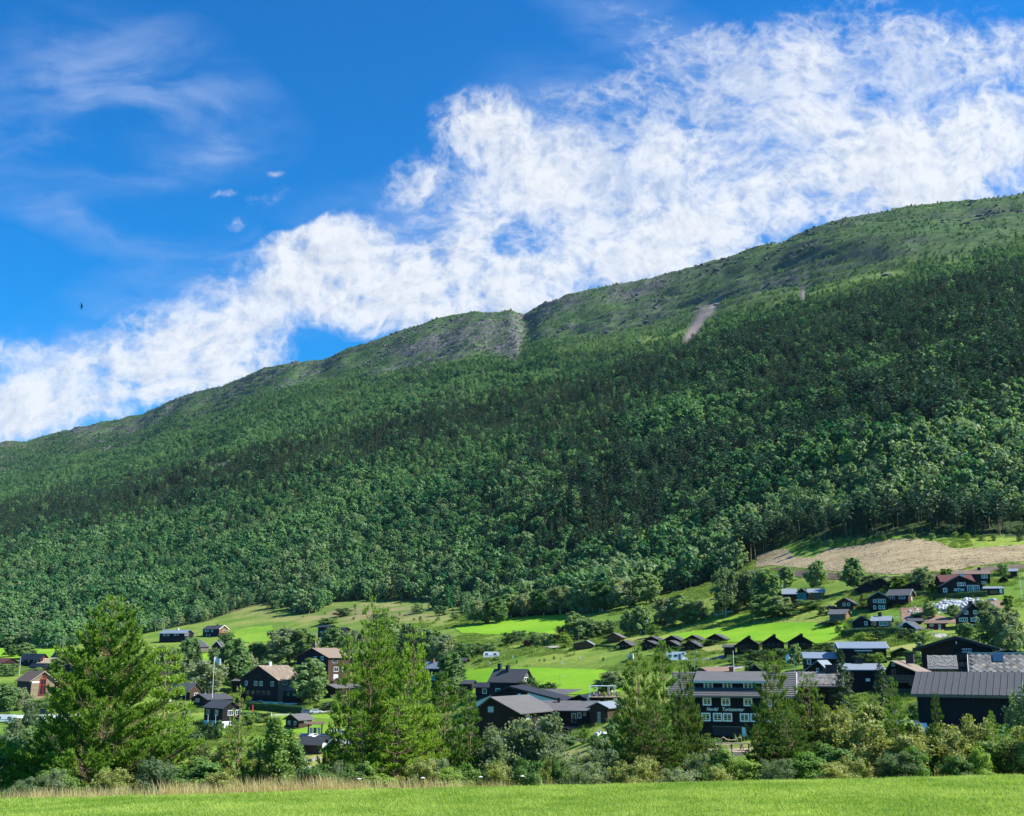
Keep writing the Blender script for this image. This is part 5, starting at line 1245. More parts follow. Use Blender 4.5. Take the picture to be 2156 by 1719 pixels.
for k in range(4):
    a0 = sx0 + (sx1 - sx0) * k / 4; a1 = a0 + (sx1 - sx0) / 4
    for (z0, z1, b0, b1) in ((gz2(1375.3), gz2(1374.2), a0, a1), (gz2(1374.2), gz2(1367.2), a0, a0 + .06)):
        q.hexa([P(b0, -.42, z0), P(b1, -.42, z0), P(b1, -.3, z0), P(b0, -.3, z0), P(b0, -.42, z1), P(b1, -.42, z1), P(b1, -.3, z1), P(b0, -.3, z1)])
    for jj in range(6):
        t0 = math.pi * jj / 6; t1 = math.pi * (jj + 1) / 6; rr = (a1 - a0) / 2 - .02; cx_ = (a0 + a1) / 2; zc = gz2(1367.5)
        q.add([P(cx_ + rr * math.cos(t0), -.42, zc - rr * math.sin(t0)), P(cx_ + rr * math.cos(t1), -.42, zc - rr * math.sin(t1)), P(cx_ + (rr - .1) * math.cos(t1), -.42, zc - (rr - .1) * math.sin(t1)), P(cx_ + (rr - .1) * math.cos(t0), -.42, zc - (rr - .1) * math.sin(t0))], [(0, 1, 2, 3)])
q.build('emblem', M['fabric_white'], o)['label'] = 'row of four white scalloped shapes on the facade'
lettering(o, g, 'LOM', 2024, 2044.5, 1425.5, 6, out=.25, shear=0)
addbox(o, g, 'lamp', 'fabric_white', gx_(2023), gx_(2021), -1.6, -1.4, gz2(1358), gz2(1352))
house('black low roofed extension right of the large hall', (2060, 2190, 2220), (1371, 1386, 1410), 20, typ='G', wall=NB, roof='roof_black', L=14, D=190, over=.8, apex=.5)
o, g = house('small slate roofed bay in front of the large hall', (1964, 2012, 2020), (1384, 1408, 1440), 20, typ='R', wall='timber_brown', roof='slate_a', L=6.5, D=170, name='bay', cat='building')
courses(o, g, 9, 'slate_b', typ='R', seed=9)
o, g = house('long building with a diamond pattern slate roof and a dark skylight', (2054, 2260, 2268), (1382, 1425, 1500), 23, typ='R', wall='dark_brown_boards', roof='slate_c', L=8, over=.4, D=138, deep=5, name='slate_roofed_building', cat='building', barge='white_paint')
print('slates', diamond_slates(o, g, .80, .92, ['slate_a', 'slate_b', 'slate_c', 'slate_tan'], lim=300, seed=8))
P = g['P']; a0, a1 = (2260 - 2158) * g['s'], (2260 - 2131) * g['s'] if 0 else (2260 - 2132) * g['s']
sl_ = g['rise'] / (g['L'] / 2); q = MB(); ya, yb = g['L'] * .5 * .52, g['L'] * .5 * .92
a0, a1 = g['af'](2124), g['af'](2101)
q.hexa([P(a0, ya, g['H'] + ya * sl_ + .2), P(a1, ya, g['H'] + ya * sl_ + .2), P(a1, yb, g['H'] + yb * sl_ + .2), P(a0, yb, g['H'] + yb * sl_ + .2), P(a0, ya, g['H'] + ya * sl_ + .45), P(a1, ya, g['H'] + ya * sl_ + .45), P(a1, yb, g['H'] + yb * sl_ + .45), P(a0, yb, g['H'] + yb * sl_ + .45)])
q.build('skylight', M['glass_blue'], g['roof'])
q = MB(); q.hexa([P(-.4, g['L'] / 2 - .15, g['H'] + g['rise'] + .2), P(g['W'] + .4, g['L'] / 2 - .15, g['H'] + g['rise'] + .2), P(g['W'] + .4, g['L'] / 2 + .15, g['H'] + g['rise'] + .2), P(-.4, g['L'] / 2 + .15, g['H'] + g['rise'] + .2),
     P(-.4, g['L'] / 2 - .15, g['H'] + g['rise'] + .34), P(g['W'] + .4, g['L'] / 2 - .15, g['H'] + g['rise'] + .34), P(g['W'] + .4, g['L'] / 2 + .15, g['H'] + g['rise'] + .34), P(-.4, g['L'] / 2 + .15, g['H'] + g['rise'] + .34)])
q.build('ridge_cap', M['steel'], g['roof'])
# --- big shed with the standing seam roof
o, g = house('big navy shed under a grey standing seam metal roof at the right edge', (1937, 2240, 2246), (1424, 1468, 1548), 28, typ='R', wall=NB, roof='roof_dark', L=8, over=.5, D=110, deep=4, name='shed', cat='shed')
P = g['P']; W_, L_, H_, R_ = g['W'], g['L'], g['H'], g['rise']; sl_ = R_ / (L_ / 2); npan = 22; pw = (W_ + 1.0) / npan
pm_ = MB().hexa([(0, -.55, .21), (pw - .07, -.55, .21), (pw - .07, L_ / 2, .21 + 0), (0, L_ / 2, .21), (0, -.55, .25), (pw - .07, -.55, .25), (pw - .07, L_ / 2, .25), (0, L_ / 2, .25)])
for side_ in (0,):
    for k in range(npan):
        q = MB(); xa = -.5 + k * pw; xb = xa + pw - .06
        q.hexa([P(xa, -.52, H_ - .52 * sl_ + .20), P(xb, -.52, H_ - .52 * sl_ + .20), P(xb, L_ / 2, H_ + R_ + .20), P(xa, L_ / 2, H_ + R_ + .20), P(xa, -.52, H_ - .52 * sl_ + .235), P(xb, -.52, H_ - .52 * sl_ + .235), P(xb, L_ / 2, H_ + R_ + .235), P(xa, L_ / 2, H_ + R_ + .235)])
        q.build('roof_panel', M['metal_grey'], g['roof'])
        q = MB(); xa = xb; xb = xa + .06
        q.hexa([P(xa, -.53, H_ - .53 * sl_ + .20), P(xb, -.53, H_ - .53 * sl_ + .20), P(xb, L_ / 2, H_ + R_ + .20), P(xa, L_ / 2, H_ + R_ + .20), P(xa, -.53, H_ - .53 * sl_ + .29), P(xb, -.53, H_ - .53 * sl_ + .29), P(xb, L_ / 2, H_ + R_ + .29), P(xa, L_ / 2, H_ + R_ + .29)])
        q.build('seam', M['metal_grey'], g['roof'])
for X in (1985, 2032, 2075, 2120):
    a_ = g['af'](X); addbox(o, g, 'wall_strip', 'black_boards', a_ - .12, a_ + .12, -.06, 0, -2, H_ - .05)
addbox(o, g, 'fascia', 'grey_boards', -.5, W_ + .5, -.60, -.545, H_ - .55 * sl_ - .05, H_ - .52 * sl_ + .19)
# --- row of small camping cabins
G1 = 'small dark camping cabins in two rows'
cab = [((1301, 1326, 1330), (1349.5, 1356, 1366), 'front row camping cabin at the left end, half behind the pine tip'), ((1347, 1381, 1386), (1350, 1356.5, 1366.5), 'second camping cabin from the left in the front row'),
       ((1397, 1426, 1431), (1350, 1356.5, 1366.5), 'third camping cabin from the left in the front row'), ((1439, 1470, 1480), (1350.5, 1358, 1370), 'right end camping cabin of the front row, a little lower'),
       ((1357, 1388, 1393), (1341, 1347.5, 1356), 'left end camping cabin of the back row'), ((1399, 1431, 1437), (1339.5, 1346.5, 1355), 'second camping cabin from the left in the back row'),
       ((1443, 1475, 1482), (1338.5, 1345.5, 1354), 'third camping cabin from the left in the back row'), ((1491, 1523, 1530), (1336, 1343, 1354.5), 'right end camping cabin of the back row beside the dry grass')]
for xs_, ys_, lab in cab:
    xa, xb, xc_ = xs_; ya, yb, yc = ys_
    o, g = house(lab, (xa + 3, xb - 2, xc_ - 3), ys_, 25, typ='G', wall='log_dark', roof='roof_dark', over=1.1, group=G1, name='cabin', cat='cabin', L=5.5, thick=.16, wins=row('f', [xa + (xb - xa) * .42, xa + (xb - xa) * .68], (yb + yc) / 2 - .5, 3.2, 4, frame='log_brown'))
house('reddish log cabin on the yellow grass above the camping cabins', (1279, 1306, 1312), (1334, 1341, 1352), 20, typ='G', wall='log_brown', roof='roof_grey', over=.9, name='cabin', cat='cabin', L=6, wins=row('f', [1286], 1346, 4, 4, frame='log_dark'))
house('double log cabin with a pale left roof beside the lamp post', (1207, 1247, 1252), (1350, 1357, 1365), 12, typ='G', wall='log_brown', roof='roof_light', over=.7, name='cabin', cat='cabin', L=6, apex=.3)
house('tiny red shed between the bushes and the meadow', (1103, 1114, 1122), (1348.5, 1353, 1362), 35, typ='G', wall='red_boards', roof='roof_dark', name='shed', cat='shed')
G2 = 'three black gabled cabins with balconies'
for k, (x0, x1, ya, lab) in enumerate([(1551, 1602, 1342.7, 'left one of the three joined black gabled cabins'), (1604, 1656, 1340, 'middle one of the three joined black gabled cabins'), (1658, 1716, 1338.6, 'right one of the three joined black gabled cabins')]):
    o, g = house(lab, (x0 + 1, x1 - 5, x1), (ya, ya + 15, 1374 - k), 14, typ='G', wall=BB, roof='roof_black', over=.8, group=G2, name='cabin', cat='cabin', L=9, wins=row('f', [x0 + 14, x0 + 24, x0 + 36], ya + 18, 4.5, 6, frame='dark_brown_boards'), chim=[(.25, .42, .7, .8)])
    balcony(o, g, .1, g['W'] - .1, g['H'] * .42, 1.5, 'f', 'brown_boards', 1.1)
house('dark open carport left of the three joined cabins', (1525, 1548, 1552), (1361, 1364, 1382), 12, typ='R', wall='log_dark', roof='roof_dark', L=6, name='carport', cat='carport')
# --- houses up the right slope
house('black cottage with three square white windows on the lawn below the birches', (1504, 1543, 1559), (1263.5, 1273, 1290), 30, typ='G', wall=NB, roof='roof_black', over=.8, apex=.42, wins=row('f', [1510.5, 1519, 1528.5], 1278, 6, 7, mull=0) + row('s', [1548.5, 1554], 1281, 4, 6) + row('f', [1524], 1287, 9, 4), base=4, chim=[(.4, .5, .8, .6, 'white_paint')])
o, g = house('modern timber house with a glass gable and wide wooden terrace on the slope', (1656, 1719, 1727), (1240.5, 1252, 1271), 14, typ='G', wall='log_dark', roof='roof_light', L=9, apex=.5, over=.6, wins=row('f', [1683, 1698], 1257, 11, 22, glass='glass_blue', frame='timber_brown', mull=0)) if 0 else \
       house('modern timber house with a glass gable and wide wooden terrace on the slope', (1676, 1703, 1712), (1239.5, 1250, 1272), 20, typ='G', wall='log_dark', roof='roof_light', L=9, over=.5, wins=row('f', [1683, 1694], 1259, 9.5, 22, glass='glass_blue', frame='timber_brown', mull=0))
house('right timber wing of the modern house, with a balcony on posts', (1704, 1736, 1743), (1241, 1248, 1272), 14, typ='R', wall='timber_brown', roof='roof_light', L=8, D=o.location.y + .5, wins=row('f', [1723], 1254, 7, 7, frame='dark_brown_boards') + row('f', [1720], 1267, 26, 7, glass='chimney_dark', frame='dark_brown_boards', mull=0))
house('left wing of the modern house, half behind the birch', (1650, 1677, 1681), (1241, 1251, 1272), 14, typ='R', wall='log_dark', roof='roof_light', L=8, D=o.location.y + .5)
house('plain brown cabin with two white windows below the big birch', (1762, 1797, 1809), (1260, 1270, 1284), 28, typ='G', wall='brown_boards', roof='roof_dark', over=.7, wins=row('f', [1778, 1787.5], 1273, 5, 6.5, mull=0), name='cabin', cat='cabin')
house('windowless weathered grey log shed at the top of the bright field', (1747, 1781, 1790), (1284.5, 1293, 1308), 32, typ='R', wall='log_grey', sidewall='timber_brown', roof='roof_grey', over=.5, name='shed', cat='shed')
house('black gabled house left of a pair under the ploughed field', (1806, 1848, 1852), (1228, 1238, 1248), 15, typ='G', wall=NB, roof='roof_black', over=.7, L=8)
house('higher black gabled house right of a pair under the ploughed field', (1833, 1873, 1878), (1217.5, 1229, 1240), 15, typ='G', wall=BB, roof='roof_black', over=.7, L=9)
house('dark low house with a pale left roof beside the hanging birch', (1906, 1940, 1946), (1227, 1234, 1246), 20, typ='G', wall=BB, roof='roof_dark', over=.8, L=8, apex=.4)
o, g = house('large dark house with a row of tall windows and a long veranda', (1831, 1871, 1875), (1247, 1258, 1284), 14, typ='G', wall=BB, roof='roof_dark', over=.7, L=10, wins=row('f', [1842], 1266, 5, 7) + row('f', [1849, 1854, 1859, 1864], 1266, 3.8, 9, mull=0, fw=.09) + row('f', [1842, 1853, 1861], 1279, 5, 8), barge='roof_light')
o2, g2 = house('right half of the large dark house, its grey roof plane facing the valley', (1872, 1914, 1928), (1242, 1254, 1284), 30, typ='R', wall=NB, sidewall='brown_boards', roof='roof_dark', over=.6, L=None, D=o.location.y + 1, wins=row('f', [1881], 1259.5, 8, 7) + row('f', [1901], 1258, 11, 7) + row('s', [1921], 1260, 5, 8, glass='curtain'), barge='roof_light')
balcony(o2, g2, .2, g2['W'] * .9, g2['H'] * .48, 2.2, 'f', 'black_boards', 1.1, zb=-1)
o, g = house('navy house on a white cellar with one square gable window', (1796, 1836, 1842), (1298.5, 1310, 1332), 16, typ='G', wall=NB, roof='roof_light', over=.6, L=9, base=9, basemat='plaster', wins=row('f', [1824.5], 1313, 6, 8, mull=0) + row('f', [1813.5, 1824.5], 1327, 3, 4.5, frame='chimney_dark'))
house('right half of the white cellared navy house with a wide window and dark chimney', (1838, 1874, 1884), (1299, 1308, 1331), 24, typ='R', wall=NB, roof='roof_light', over=.6, L=9, D=o.location.y + 1.2, wins=row('f', [1862], 1314, 17, 8, mull=3) + row('f', [1843], 1313, 5, 8) + row('f', [1852, 1866], 1327, 9, 5), chim=[(.62, .5, 1.2, 1.0)])
house('dark garage with white doors and a pale roof edge above the turf hut', (1893, 1928, 1943), (1309.5, 1322, 1336), 35, typ='G', wall=NB, sidewall='plaster', roof='roof_dark', over=.6, L=7, name='garage', cat='garage', barge='fabric_white')
house('tiny turf roofed hut highest of the small huts', (1926, 1944, 1947), (1292, 1295, 1303), 14, typ='R', wall='log_dark', roof='roof_turf', L=3.5, over=.5, name='hut', cat='hut')
house('tiny hut with a flat dark roof below the turf roofed one', (1915, 1941, 1945), (1303.5, 1308, 1314), 14, typ='R', wall='dark_brown_boards', roof='roof_dark', L=3.5, over=.5, name='hut', cat='hut')
house('long low red shed with a grassy roof right of the garage', (1952, 1992, 1999), (1308, 1313, 1325), 20, typ='R', wall='red_boards', roof='roof_brown', L=5, over=.6, name='shed', cat='shed', wins=row('f', [1962], 1317, 8, 4) + row('f', [1979], 1319, 5, 8, frame='fabric_white', glass='curtain', name='door', pane='panel'))
house('tall navy gabled house on a white cellar with four white windows', (2023, 2074, 2080), (1273.5, 1297, 1323), 14, typ='G', wall=NB, roof='roof_black', over=.7, L=9, base=8, deep=4, apex=.42, wins=row('f', [2037, 2056.5], 1290, 8, 8) + row('f', [2030, 2055], 1305, 17, 8, mull=3) + row('f', [2034], 1319, 15, 5, mull=3, frame='fabric_white') + row('f', [2053], 1318, 9, 5), chim=[(.3, .45, 1.2, 1.0)])
o, g = house('large black house with big glass bays and a red main roof high on the right', (1985, 2070, 2074), (1213.5, 1233, 1254), 10, typ='G', wall=BB, roof='roof_black', over=.7, L=7, deep=3, wins=row('f', [2021.5, 2030.5], 1230.5, 8, 7.5) + row('f', [1991], 1242.5, 8, 9, bars=1) + row('f', [2013, 2028], 1242, 6, 5) + row('f', [2020.5], 1243, 5, 9, name='door') + row('f', [2044, 2057.5], 1239.5, 12, 14, mull=2, bars=1), apex=.56)
house('red roofed rear part of the large black house', (1985, 2052, 2057), (1212, 1225, 1252), 8, typ='R', wall=BB, roof='roof_red', over=.5, L=8, D=o.location.y + 7, chim=[(.3, .35, 1.0, .9, 'steel')])
house('long upper house with two grey brown roofs under the ploughed field', (2008, 2086, 2096), (1202, 1209, 1232), 12, typ='R', wall=BB, roof='roof_brown', over=.6, L=9, chim=[(.2, .5, 1.0, .9)], wins=row('f', [2071, 2078], 1214, 6, 8, bars=1) + row('f', [2072], 1227, 9, 6))
house('low black garage with a pale blue roof and a wood stack by its door', (2070, 2114, 2120), (1236.5, 1240, 1252), 12, typ='R', wall=NB, roof='roof_light', over=.4, L=7, name='garage', cat='garage', wins=row('f', [2093], 1247, 16, 7, frame='timber_brown', glass='timber_brown', name='wood_stack', pane='log') + row('f', [2108], 1245, 5, 9, frame='fabric_white', glass='fabric_white', name='door', pane='panel'))
house('small black hut right of the long upper house', (2107, 2120, 2126), (1215, 1220, 1229), 25, typ='G', wall=BB, roof='roof_black', L=5, name='hut', cat='hut')
house('little brown hut with a pale roof at the top right', (2128, 2142, 2150), (1199, 1203, 1218), 25, typ='R', wall='dark_brown_boards', roof='roof_light', L=4, name='hut', cat='hut')
# ------------------------------------------------------------------ trees and bushes of the valley
def vtree(proto, X, Yt, Yb, wpx, label, D=None, name=None, cat=None, group=None):
    d, x, z = corner(X, Yb, D)
    if D is not None: z = float(gz(x, d))
    s = (d * CP + z * SP) / F
    topz = float(uv(X, Yt)[1]) * d
    H = max(topz - z, 1.0)
    kind = proto.rstrip('0123456789')
    nm = name or {'birch': 'birch_tree', 'greybirch': 'birch_tree', 'bush': 'bush', 'brightbush': 'bush', 'darkbush': 'bush', 'spruce': 'spruce_tree', 'fbirch': 'birch_tree', 'fpine': 'pine_tree'}[kind]
    return place_tree(nm, proto, x, d, H, label, cat or ('bush' if nm == 'bush' else 'tree'), group, wid=wpx * s, z=z)
VT = [
 # left
 ('birch0', 22, 1356, 1384, 26, 'small round tree on the far left field, nearest the frame edge'), ('birch1', 52, 1352, 1388, 36, 'pair-topped leafy tree on the far left field'),
 ('bush0', 14, 1396, 1424, 44, 'leafy bush below the rusty red roof'), ('bush1', 76, 1404, 1424, 34, 'green bush between the dark cottages at far left'),
 ('birch2', 122, 1384, 1416, 40, 'rounded tree in front of the cream coloured roof'), ('spruce1', 152, 1396, 1432, 22, 'small spruce below the narrow gabled house'),
 ('greybirch0', 46, 1446, 1494, 46, 'greyish birch before the dark wall of the timber building'), ('birch1', 4, 1440, 1500, 52, 'leafy birch at the left frame edge before the timber building'),
 ('bush2', 84, 1470, 1494, 46, 'low bush below the tan timber gable'), ('darkbush0', 128, 1446, 1486, 56, 'dark bush right of the red timber wing'), ('darkbush0', 175, 1440, 1490, 60, 'dark bush behind the big left pine'),
 ('greybirch1', 355, 1356, 1436, 66, 'broad greyish birch below the sagging roofed hillside house'), ('birch2', 392, 1340, 1428, 44, 'slender birch between the grey garage and the spruce'),
 ('spruce0', 414, 1358, 1434, 34, 'dark pointed spruce between two birches'), ('greybirch2', 432, 1386, 1464, 84, 'wide pale birch around the banner pole'),
 ('birch0', 492, 1342, 1454, 62, 'tall full birch below the red barn'), ('greybirch0', 516, 1372, 1440, 42, 'grey leaved birch left of the lodge roof'), ('bush1', 476, 1330, 1366, 40, 'brownish green bush right of the white bargeboard house'),
 ('greybirch1', 588, 1316, 1404, 70, 'tall birch with pale bare top twigs behind the lodge'), ('birch1', 640, 1322, 1400, 66, 'tall rounded birch left of the dark apartment block'),
 ('bush0', 573, 1376, 1408, 48, 'olive round tree just behind the lodge ridge'), ('birch2', 546, 1352, 1402, 44, 'birch above the lodge gable'),
 ('birch0', 700, 1318, 1376, 44, 'birch right of the dark apartment block'), ('greybirch2', 742, 1322, 1398, 52, 'birch behind the spire building, touching the central pine'), ('darkbush0', 660, 1352, 1372, 60, 'dark bush under the apartment block'),
 ('birch1', 650, 1384, 1484, 66, 'lone full birch standing before the lodge and the spire building'),
 ('bush2', 716, 1458, 1492, 46, 'garden bush below the entrance building'), ('brightbush0', 738, 1470, 1498, 44, 'bright garden bush near the central pines'), ('bush1', 688, 1478, 1496, 26, 'small garden bush beside the parked grey car'),
 ('brightbush0', 573, 1506, 1530, 42, 'bright round shrub on the grass slope'), ('darkbush0', 553, 1500, 1520, 50, 'dark shrub at the left end of the hedge'), ('bush0', 520, 1496, 1530, 44, 'shrub beside the white cellared dark house'),
 ('birch0', 820, 1298, 1392, 62, 'tall birch right behind the central pines'), ('greybirch0', 862, 1310, 1396, 60, 'grey birch in the grove left of the meadow'), ('birch2', 896, 1322, 1398, 58, 'birch in the middle of the grove left of the meadow'),
 ('greybirch1', 930, 1330, 1404, 56, 'pale birch in the grove above the brick chimney house'), ('birch1', 955, 1424, 1462, 40, 'leafy tree before the plain dark shed'), ('birch0', 952, 1372, 1448, 56, 'broad birch right of the brick chimney house'),
 ('bush0', 975, 1352, 1388, 46, 'bush at the upper left end of the meadow'), ('bush1', 1008, 1352, 1376, 44, 'bush above the tiny white doored shed'), ('bush2', 1030, 1354, 1374, 34, 'bush left of the white caravan'),
 ('darkbush0', 800, 1290, 1330, 60, 'dark thicket on the heath behind the pine tips'), ('bush0', 880, 1270, 1292, 28, 'small bush upon the heath'), ('bush2', 930, 1274, 1296, 30, 'lone bush on the green heath'), ('darkbush0', 720, 1280, 1298, 40, 'dark low thicket on the brownish heath'), ('bush1', 960, 1290, 1306, 26, 'bush beside the birch grove of the heath'), ('bush0', 690, 1300, 1314, 40, 'low bush in the heath hollow'),
 # centre
 ('darkbush0', 1072, 1330, 1358, 38, 'dark bush left of the tiny red shed'), ('bush0', 1094, 1326, 1352, 34, 'grey green bush behind the tiny red shed'), ('bush1', 1128, 1328, 1358, 40, 'rounded bush right of the tiny red shed'), ('bush2', 1152, 1330, 1358, 30, 'bush touching the gravel patch'),
 ('birch1', 1212, 1286, 1350, 44, 'tall leafy birch left of the double log cabin'), ('birch2', 1238, 1300, 1346, 36, 'birch behind the double log cabin'), ('darkbush0', 1184, 1316, 1350, 40, 'dark shaded bush beside the green field'),
 ('brightbush0', 1189, 1330, 1364, 30, 'yellow green round bush before the birch'), ('birch0', 1262, 1306, 1342, 26, 'slim birch left of the reddish log cabin'), ('birch1', 1282, 1304, 1338, 28, 'small birch behind the reddish log cabin'),
 ('birch2', 1322, 1284, 1338, 32, 'pointed birch right of the reddish log cabin, left of a pair'), ('birch0', 1348, 1272, 1336, 36, 'taller pointed birch, right of a pair above the cabins'), ('brightbush0', 1378, 1314, 1342, 34, 'bright round tree beside the upper lamp post'),
 ('greybirch0', 1404, 1254, 1322, 60, 'broad birch at the left of the birch grove over the cabins'), ('birch1', 1440, 1250, 1316, 56, 'tall birch in the grove over the cabins'), ('greybirch2', 1468, 1262, 1308, 40, 'birch at the right end of the grove over the cabins'),
 ('greybirch1', 1014, 1262, 1314, 50, 'first birch of the grove over the green field'), ('birch0', 1044, 1256, 1312, 48, 'second birch of the grove over the green field'), ('birch2', 1078, 1250, 1300, 46, 'slim birch with white stem in the grove over the green field'),
 ('greybirch0', 1110, 1248, 1298, 46, 'grey birch in the grove over the green field'), ('birch1', 1146, 1240, 1296, 50, 'round birch in the grove over the green field'), ('greybirch2', 1180, 1232, 1294, 54, 'big pale birch at the right of the green field'),
 ('birch0', 1226, 1226, 1290, 54, 'birch at the forest corner over the green field'), ('birch2', 1270, 1222, 1288, 54, 'birch at the forest foot between field and cabins'), ('greybirch1', 1316, 1212, 1282, 56, 'grey birch at the forest foot above the cabins'), ('birch1', 1360, 1204, 1274, 54, 'birch at the forest foot above the upper lamp post'),
 ('darkbush0', 1138, 1440, 1468, 60, 'dark bush right of the black steep roofed house'), ('darkbush0', 1116, 1424, 1466, 46, 'dark tree hiding the right gable of the black house'), ('darkbush0', 1160, 1436, 1462, 40, 'small dark bush at the edge of the bright field'),
 ('greybirch0', 1296, 1412, 1452, 56, 'grey leaved tree at the right end of the bright field'), ('bush0', 1270, 1430, 1456, 40, 'low bush before the terrace pergola'), ('brightbush0', 1231, 1533, 1566, 28, 'round bright bush at the end of the sloping fence'),
 ('bush2', 1196, 1548, 1572, 40, 'straggly shrub before the stone wall'), ('bush1', 1255, 1545, 1575, 36, 'shrub right of the round bright bush'),
 # right
 ('greybirch2', 1528, 1190, 1300, 56, 'tall birch left of the grove on the right slope'), ('birch0', 1560, 1204, 1286, 50, 'birch behind the black cottage'), ('greybirch0', 1592, 1196, 1278, 60, 'high birch in the middle of the right grove'),
 ('birch1', 1622, 1198, 1288, 60, 'full birch at the right of the right grove'), ('birch2', 1614, 1250, 1304, 56, 'broad birch standing before the right grove'), ('greybirch1', 1650, 1252, 1296, 44, 'pale birch before the modern house'),
 ('birch0', 1655, 1190, 1236, 32, 'slender birch at the left end of the soil bank'), ('birch1', 1720, 1178, 1242, 38, 'tall birch with a pale stem before the soil bank'), ('birch2', 1798, 1172, 1244, 42, 'big conical birch before the ploughed field'),
 ('greybirch1', 1832, 1208, 1236, 40, 'leafy bush tree left of the black gabled pair'), ('bush0', 1858, 1210, 1234, 34, 'bush behind the black gabled pair'), ('brightbush1', 1890, 1212, 1244, 38, 'bright leafy tree right of the black gabled pair'), ('greybirch0', 1950, 1192, 1243, 46, 'hanging birch below the ploughed field'),
 ('bush1', 1918, 1206, 1232, 36, 'bush left of the hanging birch'), ('brightbush1', 1992, 1196, 1238, 30, 'bright slim tree left of the red roof'), ('bush2', 2112, 1184, 1212, 26, 'small tree beside the little brown hut'),
 ('darkbush0', 1731, 1276, 1296, 22, 'round dark bush throwing a long shadow'), ('bush0', 1706, 1262, 1282, 60, 'shrubs on the bank below the modern house'), ('bush1', 1656, 1276, 1298, 60, 'shrubs below the pale birch'), ('spruce1', 1816, 1252, 1282, 26, 'small conifer left of the large dark house'),
 ('darkbush0', 1752, 1312, 1316, 56, 'low dark bush under the grey log shed'), ('birch1', 1960, 1264, 1302, 26, 'young birch on the slope below the long hedge, left one'), ('birch0', 2010, 1272, 1302, 26, 'young birch beside the heap of pale rock'),
 ('darkbush0', 1912, 1322, 1352, 44, 'dark tree before the white doored garage'), ('brightbush0', 1820, 1330, 1354, 44, 'light rounded bush under the hedge'), ('darkbush0', 1850, 1326, 1350, 40, 'darker round bush under the hedge'), ('darkbush0', 1941, 1336, 1372, 32, 'upright dark tree above the turf hut'),
 ('darkbush0', 1822, 1374, 1404, 34, 'dark ball bush left of a pair before the navy house'), ('brightbush0', 1846, 1373, 1402, 32, 'lighter ball bush right of a pair before the navy house'), ('bush0', 1900, 1382, 1402, 36, 'leafy bush below the turf roofed hut'), ('bush1', 1930, 1376, 1396, 34, 'bush at the hedge beside the turf roofed hut'), ('bush2', 1948, 1380, 1404, 26, 'bush at the left wall of the large hall'),
 ('greybirch1', 2096, 1270, 1372, 62, 'weeping birch at the right edge, left of two'), ('greybirch0', 2128, 1282, 1378, 60, 'weeping birch at the right edge, right of two'), ('bush0', 2150, 1330, 1372, 40, 'bush at the right frame edge'), ('greybirch2', 2072, 1262, 1290, 34, 'pale leaved tree beside the tall navy house'),
 ('brightbush1', 2124, 1252, 1300, 26, 'row of poplars like slim tree at the right edge'), ('birch2', 2035, 1310, 1345, 34, 'birch on the shaded lawn under the tall navy house'), ('birch1', 2046, 1340, 1366, 24, 'little birch above the hall roof'),
 ('birch2', 1585, 1390, 1420, 30, 'egg shaped pale tree beside the flagpole'), ('bush2', 1612, 1400, 1416, 32, 'clipped shrub behind the hotel ridge'), ('brightbush0', 1649, 1389, 1404, 20, 'round clipped bright bush'), ('birch0', 1676, 1354, 1406, 26, 'slim bright birch before the three cabins'),
 ('darkbush0', 1590, 1366, 1394, 60, 'dark bushes under the left joined cabin'), ('darkbush0', 1640, 1364, 1392, 64, 'dark bushes under the middle joined cabin'), ('darkbush0', 1696, 1366, 1390, 52, 'dark bushes under the right joined cabin'), ('bush0', 1548, 1378, 1398, 36, 'bush beside the carport drive'),
 ('darkbush0', 1738, 1352, 1376, 62, 'dark leafy thicket right of the joined cabins'), ('darkbush0', 1496, 1346, 1360, 30, 'low dark bush by the back row cabins'), ('darkbush0', 1460, 1345, 1358, 40, 'dark hedge bush between the cabin rows'), ('darkbush0', 1392, 1350, 1376, 22, 'dark bush beside the white motorhome'),
 ('spruce0', 1777, 1366, 1500, 62, 'tall ragged brownish spruce in front of the pale blue metal roof', 150), ('spruce1', 1859, 1384, 1496, 50, 'narrower ragged spruce before the tan slate roof', 150),
 ('brightbush1', 1616, 1378, 1470, 46, 'young tree at the hotel roof end', 140) if 0 else ('bush1', 1500, 1452 + 100, 1572, 50, 'reddish shrub at the left foot of the hotel', 145),
 ('darkbush0', 1462, 1388, 1440, 30, 'dark conifer like tree left of the hotel roof', 175), ('greybirch0', 20, 1540, 1600, 60, 'leafy tree low on the left', 240), ('greybirch1', 110, 1520, 1580, 60, 'leafy tree behind the big left pine, low', 250),
]
for t_ in VT:
    vtree(*t_[:6], D=(t_[6] if len(t_) > 6 else None))
